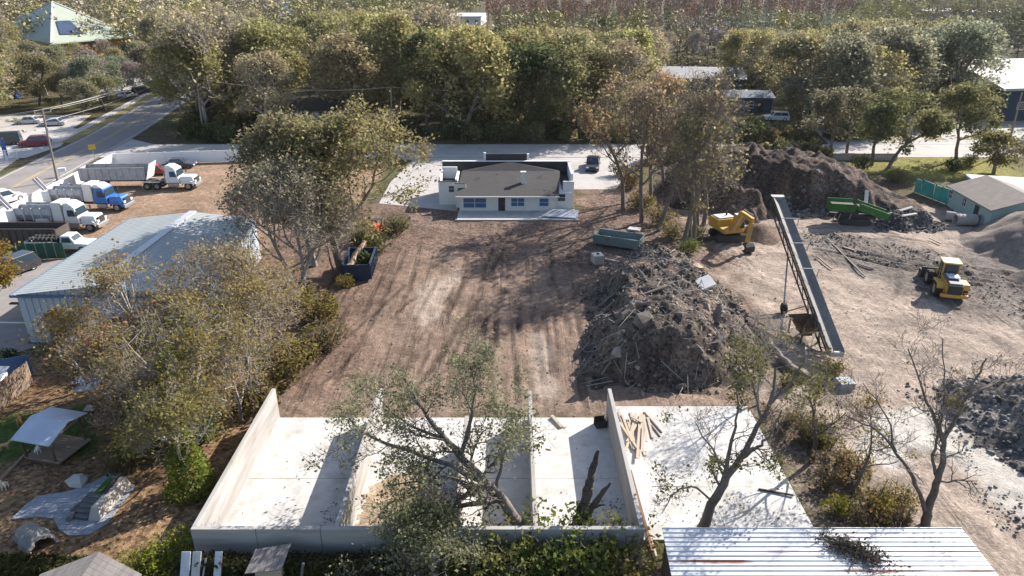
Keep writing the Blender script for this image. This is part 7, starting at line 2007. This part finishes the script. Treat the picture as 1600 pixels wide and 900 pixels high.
def patio():
    # two flagstone areas, cut into stones
    def stones(name, poly, step, seed, z, m_, parent):
        rg_ = random.Random(seed)
        P = [Vector(p[:2]) for p in poly]
        c = sum(P, Vector((0, 0))) / len(P)
        xs, ys = [p.x for p in P], [p.y for p in P]
        arr = [(p.x, p.y) for p in P]
        def clip(pts, ax, lim, keep_hi):
            out = []
            for i, p in enumerate(pts):
                q = pts[(i + 1) % len(pts)]
                a_, b_ = (p[ax] >= lim) == keep_hi, (q[ax] >= lim) == keep_hi
                if a_: out.append(p)
                if a_ != b_:
                    t = (lim - p[ax]) / (q[ax] - p[ax]); out.append((p[0] + (q[0] - p[0]) * t, p[1] + (q[1] - p[1]) * t))
            return out
        y = min(ys)
        row = 0
        g = .016
        while y < max(ys):
            x = min(xs) - (row % 2) * step / 2
            while x < max(xs):
                w_ = step * rg_.choice((.8, 1, 1.2, 1.5))
                q = arr
                for ax, lim, hi in ((0, x + g, True), (0, x + w_ - g, False), (1, y + g, True), (1, y + step - g, False)):
                    q = clip(q, ax, lim, hi)
                    if len(q) < 3: break
                if len(q) >= 3 and abs(sum(q[i][0] * q[(i + 1) % len(q)][1] - q[(i + 1) % len(q)][0] * q[i][1] for i in range(len(q)))) > .02:
                    zz = z + rg_.uniform(0, .012)
                    MB().slab([(a_ - c.x, b_ - c.y, zz) for a_, b_ in q], .05).build(name, m_, parent)
                x += w_
            y += step; row += 1
        return c
    poly = [W(18, 812), W(60, 808), W(84, 811), W(92, 828), W(108, 838), W(140, 836), W(168, 818), W(188, 790), W(212, 760), W(170, 740), W(150, 752), W(110, 768), W(60, 776), W(40, 790)]
    bed = sheet("patio_bed", [(p.x, p.y) for p in poly], .03, mat("patio_sand", (.30, .29, .28), .95, var=.2), .05)
    P = [Vector(p[:2]) for p in poly]; c = sum(P, Vector((0, 0))) / len(P)
    t = thing("stone_patio", "blue-grey flagstone patio in the mulch yard", "patio", (c.x, c.y, 0))
    stones("flagstone", poly, .42, 4, .05, STONEPAVE, t)
    # play mound with steps, turf and a slide-like ramp
    a, b = W(136, 815), W(188, 758)
    d = b - a
    g = thing("stone_water_feature", "stepped dark stone feature with turf strip and pale ramp on the patio", "garden feature", a, math.atan2(d.y, d.x))
    L_ = d.length
    MB().taper(0, L_, -.75, -.05, .06, .3, L_ - .1, -.6, -.2, .75).build("ramp", mat("ramp_pale", (.45, .40, .34), .9, var=.2), g, bevel=.04)
    for k in range(5): MB().box((.25 + .3 * k, .38 + .05 * (k % 2), .14 + .09 * k), (.42, .9, .2), .1 * (k % 3 - 1)).build("stone_step", ASPH_DARK, g, bevel=.03)
    MB().box((L_ * .72, .25, .62), (L_ * .42, .42, .14)).build("turf_strip", TURF, g, bevel=.04)
    MB().bar((L_ * .45, -.3, .8), (L_ * .95, -.3, .95), .1, .2).build("kerb_stone", DARKIN, g)
    for k in range(4): 
        o = mobj("boulder", lump_mesh(600 + k, STONE_DARK, .8), g, loc=(.1 + .45 * k, .95 + .1 * (k % 2), .22)); o.scale = (.55, .5, .5)
    pl = MB().slab([(0, 0, .0), (.9, 0, .0), (.9, .5, .0), (0, .5, .0)], .02).build("water_basin", mat("basin_blue", (.12, .25, .36), .1, var=.2, scale=4, spec=.6), g)
    pl.location = (.9, .6, .1)
patio()
def rock_cave(loc, rz):
    t = thing("rock_shelter", "hollow grey rock shelter with dark arched opening in the mulch yard", "rock shelter", loc, rz)
    nrg = random.Random(3)
    mb = MB()
    n, m_ = 14, 7
    rows = []
    for i in range(m_):
        x = -1.0 + 2.0 * i / (m_ - 1)
        rr = .58 * (1 + .1 * math.sin(i * 2.2)) * (1 - .25 * max(0, -x))
        for inner in (0,):
            rows.append([(x + nrg.gauss(0, .03), math.cos(math.pi * k / n) * rr * 1.25 * nrg.uniform(.9, 1.1), math.sin(math.pi * k / n) * rr * 1.35 * nrg.uniform(.92, 1.08)) for k in range(n + 1)])
    vs_ = [p for r_ in rows for p in r_]
    fs = [(i * (n + 1) + k, i * (n + 1) + k + 1, (i + 1) * (n + 1) + k + 1, (i + 1) * (n + 1) + k) for i in range(m_ - 1) for k in range(n)]
    o = mb.add(vs_, fs).build("shell", ROCK, t, smooth=False)
    sol = o.modifiers.new("solid", 'SOLIDIFY'); sol.thickness = .16; sol.offset = -1
    MB().bb(-.98, -.9, -.55, .55, 0, .5).build("back_wall", ROCK, t)
rock_cave(W(54, 846), R(-35))
o = mobj("boulder", lump_mesh(700, mat("boulder_pale", (.42, .40, .37), .9, var=.25, bump=.3), .8), loc=W(119, 752, .3)); o.scale = (1.1, 1.0, 1.0); tag(o, "pale boulder beside the patio's back edge", "boulder")
o = mobj("boulder", lump_mesh(701, STONE, .7), loc=W(140, 638, .2)); o.scale = (.8, .6, .6); tag(o, "small stone in the litter behind the pavilion", "boulder")
# timber border and yard fences
plank("timber", "long timber edging the mulch below the grass, left of the pavilion", W(0, 752, .08), W(45, 704, .08), .15, .15, WOOD, cat="timber")
def board_fence(name, label, a, b, h, m_, w=.16):
    a, b = Vector(a), Vector(b); d = b - a
    t = thing(name, label, "fence", (a.x, a.y, 0), math.atan2(d.y, d.x))
    n = int(d.xy.length / w)
    rg_ = random.Random(n)
    bd = MB().bb(.006, w - .006, -.012, .012, .05, h).build("board", m_, t)
    for k in range(1, n):
        c = bd.copy(); COL.objects.link(c); c.parent = t; c.location = (k * w, rg_.uniform(-.006, .006), rg_.uniform(-.02, .02))
    for z in (.4, h - .35): MB().bb(0, n * w, .013, .06, z - .05, z + .05).build("rail", m_, t)
    return t
board_fence("board_fence", "weathered board fence at the left edge above the mulch yard", W(-30, 668), W(54, 598), 1.85, WOOD)
board_fence("blue_fence", "dark blue board fence at the left edge behind the weathered one", W(2, 592), W(56, 584), 1.6, mat("blue_boards", (.03, .075, .19), .8, var=.25, streak=(6, 6, .6)))
vs2 = thing("white_lean_to", "small white sheeted shed at the left edge in front of the blue fence", "shed", W(-14, 618))
MB().bb(-1.1, 1.1, -.7, .7, 0, 1.5).build("wall", VINYL, vs2); MB().slab([(-1.2, -.8, 1.5), (1.3, -.8, 1.5), (1.3, .8, 1.9), (-1.2, .8, 1.9)], .06).build("roof", ROOF_METAL, vs2)
tb = thing("picnic_shelter", "small tin-roofed feeder on a post under the thicket", "shelter", W(144, 628))
MB().bb(-.06, .06, -.06, .06, 0, 1.3).build("post", WOOD, tb); MB().slab([(-.7, -.6, 1.2), (.8, -.5, 1.35), (.8, .5, 1.6), (-.6, .4, 1.5)], .04).build("roof", ROOF_TIN, tb)
plank("tin_sheet", "grey tin sheet lying in the litter behind the small feeder", W(118, 592, .25), W(160, 590, .35), 1.4, .04, ROOF_TIN, cat="tin sheet")
ln = thing("lamp_post", "thin grey lamp post on the driveway at the warehouse's left corner", "lamp post", W(50, 527))
MB().tube((0, 0, 0), (-.25, 0, 3.0), .06, n=8).build("shaft", STEEL, ln); MB().bb(-.9, -.1, -.15, .15, 3.0, 3.1).build("lamp_head", DSTEEL, ln)

# ------------------------------------------------------------------ bottom edge: hedge, sheds, doors
def hedge(name, label, x0, x1, y, w, h, seed, color, n=5000):
    nrg = np.random.default_rng(seed)
    L_ = x1 - x0
    t = thing(name, label, "hedge", ((x0 + x1) / 2, y, 0))
    u = nrg.uniform(-L_ / 2, L_ / 2, n)
    side = nrg.integers(0, 3, n)
    hh = h * (.85 + .35 * fbm(u * .5 + 50, u * 0, 3, seed))
    v_ = np.where(side == 0, -w / 2, np.where(side == 1, w / 2, nrg.uniform(-w / 2, w / 2, n))) + nrg.normal(size=n) * .08
    z = np.where(side == 2, hh, hh * nrg.uniform(0, 1, n)) + nrg.normal(size=n) * .06
    mobj("foliage", np_mesh("foliage", *leaf_arrays(nrg, np.stack([u, v_, np.abs(z)], 1), .13), [LEAF]), t, color=color)
    segs = []
    for k in range(int(L_ * 5)):
        p = Vector((nrg.uniform(-L_ / 2, L_ / 2), nrg.normal() * w * .15, 0))
        segs.append((p, p + Vector((nrg.normal() * .15, nrg.normal() * .2, h * nrg.uniform(.7, 1))), .02, .008, 0))
    mobj("stem", np_mesh("stem", *tube_arrays(segs, 4), [BARK]), t)
hedge("hedge", "clipped olive hedge along the bottom edge in front of the bays", -15.0, -5.0, 25.75, .8, 1.25, 31, (.085, .085, .035), 9000)
hedge("hedge", "olive hedge at the bottom left corner of the mulch yard", -28, -20.2, 26.0, .8, 1.0, 32, (.075, .08, .03), 7000)
SB = [shrub_mesh(310 + k, 1.6, 1.3, 1.8, 1500, .13, stems=34, lobes=11) for k in range(3)]
for lb, px, py, c, s in (("bright yellow-green shrub at the bottom edge by the grey wooden roof", 262, 884, (.22, .24, .035), .95), ("second bright shrub just right, by the bay wall's corner", 222, 893, (.20, .22, .035), .7),
        ("green shrub below the broken trunk", 860, 884, (0.135, 0.162, 0.047), 1.5), ("leafy green shrub right of the broken trunk's foot", 925, 888, (0.149, 0.176, 0.047), 1.5), ("olive shrub at the bottom left of the broken trunk", 800, 893, (0.162, 0.169, 0.054), 1.5), ("yellowish shrub in front of the right bay wall", 965, 893, (0.230, 0.203, 0.061), 1.35),
        ("low green shrub at the bottom edge under the leaning oak", 730, 897, (.10, .115, .04), 1.1), ("bright yellow-green shrub in the brush strip beside the slab", 1312, 800, (.26, .26, .03), .6), ("olive shrub at the brush strip's upper end", 1290, 700, (0.189, 0.174, 0.058), .8), ("brown shrub in the middle of the brush strip", 1330, 745, (0.232, 0.174, 0.072), .9),
        ("orange-tinged shrub at the brush strip's lower right", 1370, 800, (0.275, 0.217, 0.058), .8), ("dark shrub along the slab's right edge", 1262, 690, (0.116, 0.109, 0.051), .9), ("brown bush left of the bare tree's trunk", 1405, 790, (0.246, 0.196, 0.080), .7), ("small olive bush on the sand above the bare tree", 1490, 640, (.16, .15, .04), .5),
        ("leafy shrub at the conveyor's lower end", 1300, 585, (.17, .15, .045), .8), ("small olive shrub left of the conveyor's lower end", 1232, 605, (.13, .125, .04), .6),
        ("olive shrub in front of the orange machine", 590, 392, (.14, .135, .05), 1.3), ("dark green shrub left of the orange machine", 560, 380, (.07, .085, .03), 1.1), ("grey-olive shrub right of the orange machine", 622, 362, (.17, .16, .075), 1.2), ("yellow shrub at the blue container's left front", 542, 448, (.22, .18, .045), .7),
        ("yellow-olive bush at the field's left edge below the container", 500, 500, (.20, .165, .05), 1.5), ("pale brown bush below it at the field's left edge", 505, 545, (.19, .16, .08), 1.3), ("olive bush left of the field near the oak's trunk", 470, 480, (.17, .145, .05), 1.3),
        ("bright green shrub at the foot of the tallest row tree", 1072, 396, (.17, .19, .045), 1.0), ("dry grassy tuft on the debris heap's right", 1085, 515, (.30, .22, .11), .45), ("dark round bush behind the tan-roofed house", 1490, 268, (.06, .08, .025), 1.2), ("light green young palm-like shrub behind the tan-roofed house", 1512, 258, (.15, .17, .04), 1.0),
        ("brown dry shrub under the tall row's middle", 1030, 350, (.26, .21, .10), 1.3), ("olive dry shrub under the tall row near the container", 1000, 325, (.22, .18, .08), 1.3), ("tall dry shrub between the row's trunks", 1050, 372, (.27, .23, .10), 1.1), ("dry bush on the bank right of the mound", 1400, 285, (.21, .18, .07), 1.0), ("dark bush at the mound's right shoulder", 1345, 262, (.05, .06, .025), 1.1), ("brown shrub at the left foot of the tall row", 985, 292, (.17, .125, .06), 1.5), ("olive shrub by the forecourt's right corner", 970, 275, (.13, .11, .05), 1.2),
        ("dry shrub at the excavator's left", 1090, 372, (.20, .18, .09), .9), ("dark green shrub in the left driveway's corner", 8, 572, (.04, .065, .02), .8), ("red-leaved shrub under the thicket by the warehouse", 330, 590, (.24, .075, .045), 1.0), ("rusty red shrub above the pavilion's thicket", 275, 560, (.22, .10, .06), 1.1),
        ("yellow shrub under the warehouse's front wall", 118, 578, (.27, .20, .03), .9), ("green shrub under the warehouse's front wall, right of the yellow one", 170, 570, (.15, .16, .035), 1.0), ("brown undergrowth bush left of the first bay", 400, 640, (.16, .13, .05), 1.3), ("tan undergrowth bush between the thicket trees", 210, 640, (.19, .15, .06), 1.3), ("olive undergrowth bush by the ivy tree", 235, 700, (.13, .125, .045), 1.3),
        ("brown bush at the patio's back right", 190, 735, (.15, .12, .05), .8), ("tan undergrowth bush at the thicket's right", 450, 590, (.20, .165, .06), 1.5), ("yellow bush between the thicket and the field", 470, 560, (.22, .18, .05), 1.2)):
    z = deb_at(*W(px, py, 1.0)[:2]) if "debris heap" in lb else 0
    plant_shrub("shrub", lb, W(px, py, max(z, 0)), SB[(px + py) % 3], c, px * .1, s)
for k, (x, y) in enumerate(((17.4, 38.2), (18.3, 36.6), (19.0, 34.0), (18.0, 32.8), (19.6, 30.6), (20.4, 29.0), (18.8, 29.2))):
    plant_shrub("brush", "bare brown brush in the strip beside the slab, %s from the conveyor end" % ordinal(k + 1), (x, y, 0), shrub_mesh(330 + k, 1.2, 1.0, 1.5, 350, .13, stems=40, bark=BARK), (.17, .13, .055), k, 1.0, "brush beside the slab", "brush")
# roofs at the bottom edge
v = thing("valley_roof_shed", "grey board shed with two roof slopes meeting at a peak, bottom left", "shed", W(158, 905, 0) * 1.0)
p0 = W(155, 862, 2.6); v.location = (p0.x, p0.y - 1.6, 0)
for s in (-1, 1):
    for k in range(8):
        ya = 1.6 - k * .3
        MB().slab([(0, ya - .29, 2.6), (s * 2.3, ya - .29 - 0.9, 2.15), (s * 2.3, ya - .9, 2.15), (0, ya, 2.6)][::s], .05).build("roof_board", WOOD_GREY, v)
MB().bb(-1.9, 1.9, -1.2, -.2, 0, 2.0).build("wall", WOOD_DARK, v)
s_ = thing("tilted_roof_hutch", "hutch with tilted grey board roof before the bay wall", "hutch", (0, 0, 0))
q = [W(382, 896, 1.7), W(440, 890, 1.7), W(455, 849, 2.0), W(399, 858, 2.0)]
c = sum(q, Vector()) / 4; s_.location = (c.x, c.y, 0)
ql = [p - Vector((c.x, c.y, 0)) for p in q]
for k in range(6):
    a, b = k / 6 + .006, (k + 1) / 6 - .006
    MB().slab([ql[0].lerp(ql[1], a), ql[0].lerp(ql[1], b), ql[3].lerp(ql[2], b), ql[3].lerp(ql[2], a)], .04).build("roof_board", WOOD_GREY, s_)
MB().bb(-.6, .6, -.35, .3, 0, 1.6).build("body", PLANK, s_)
for lb, px, c, w_ in (("tall white panel leaning on the hedge at the bottom edge", 291, (.55, .55, .57), .42), ("speckled white panel leaning right of the first", 308, (.48, .46, .44), .4), ("red and white panel leaning left of the hutch", 342, (.5, .5, .52), .34)):
    a, b = W(px, 862, 1.9), W(px - 3, 905, .9)
    o = plank("scrap_board", lb, b, a, w_, .06, mat("panel_%d" % px, c, .6, var=.25, scale=3, stain=((.3, .12, .12), .9, .52, .6) if px == 342 else None), cat="panel")
plank("steel_pipe", "shiny steel pipe standing in the hedge right of the hutch", W(470, 905, .6), W(474, 880, 1.5), .12, .12, STEEL, cat="pipe")
plank("steel_pipe", "thin pipe leaning between the speckled and the red panels", W(317, 903, .9), W(322, 872, 1.6), .08, .08, STEEL, cat="pipe")

# ------------------------------------------------------------------ air
def haze():
    m = bpy.data.materials.new("haze_air"); m.use_nodes = True
    nt = m.node_tree; nt.nodes.remove(nt.nodes["Principled BSDF"])
    v = nt.nodes.new("ShaderNodeVolumePrincipled")
    v.inputs["Color"].default_value = (.92, .94, 1, 1); v.inputs["Density"].default_value = 0.00005; v.inputs["Anisotropy"].default_value = 0.3
    nt.links.new(v.outputs[0], nt.nodes["Material Output"].inputs["Volume"])
    o = MB().bb(-2700, 2700, -500, 3700, -1.5, 29).build("haze", m)
    tag(o, "thin winter haze over the whole place", "haze", kind="stuff")
haze()
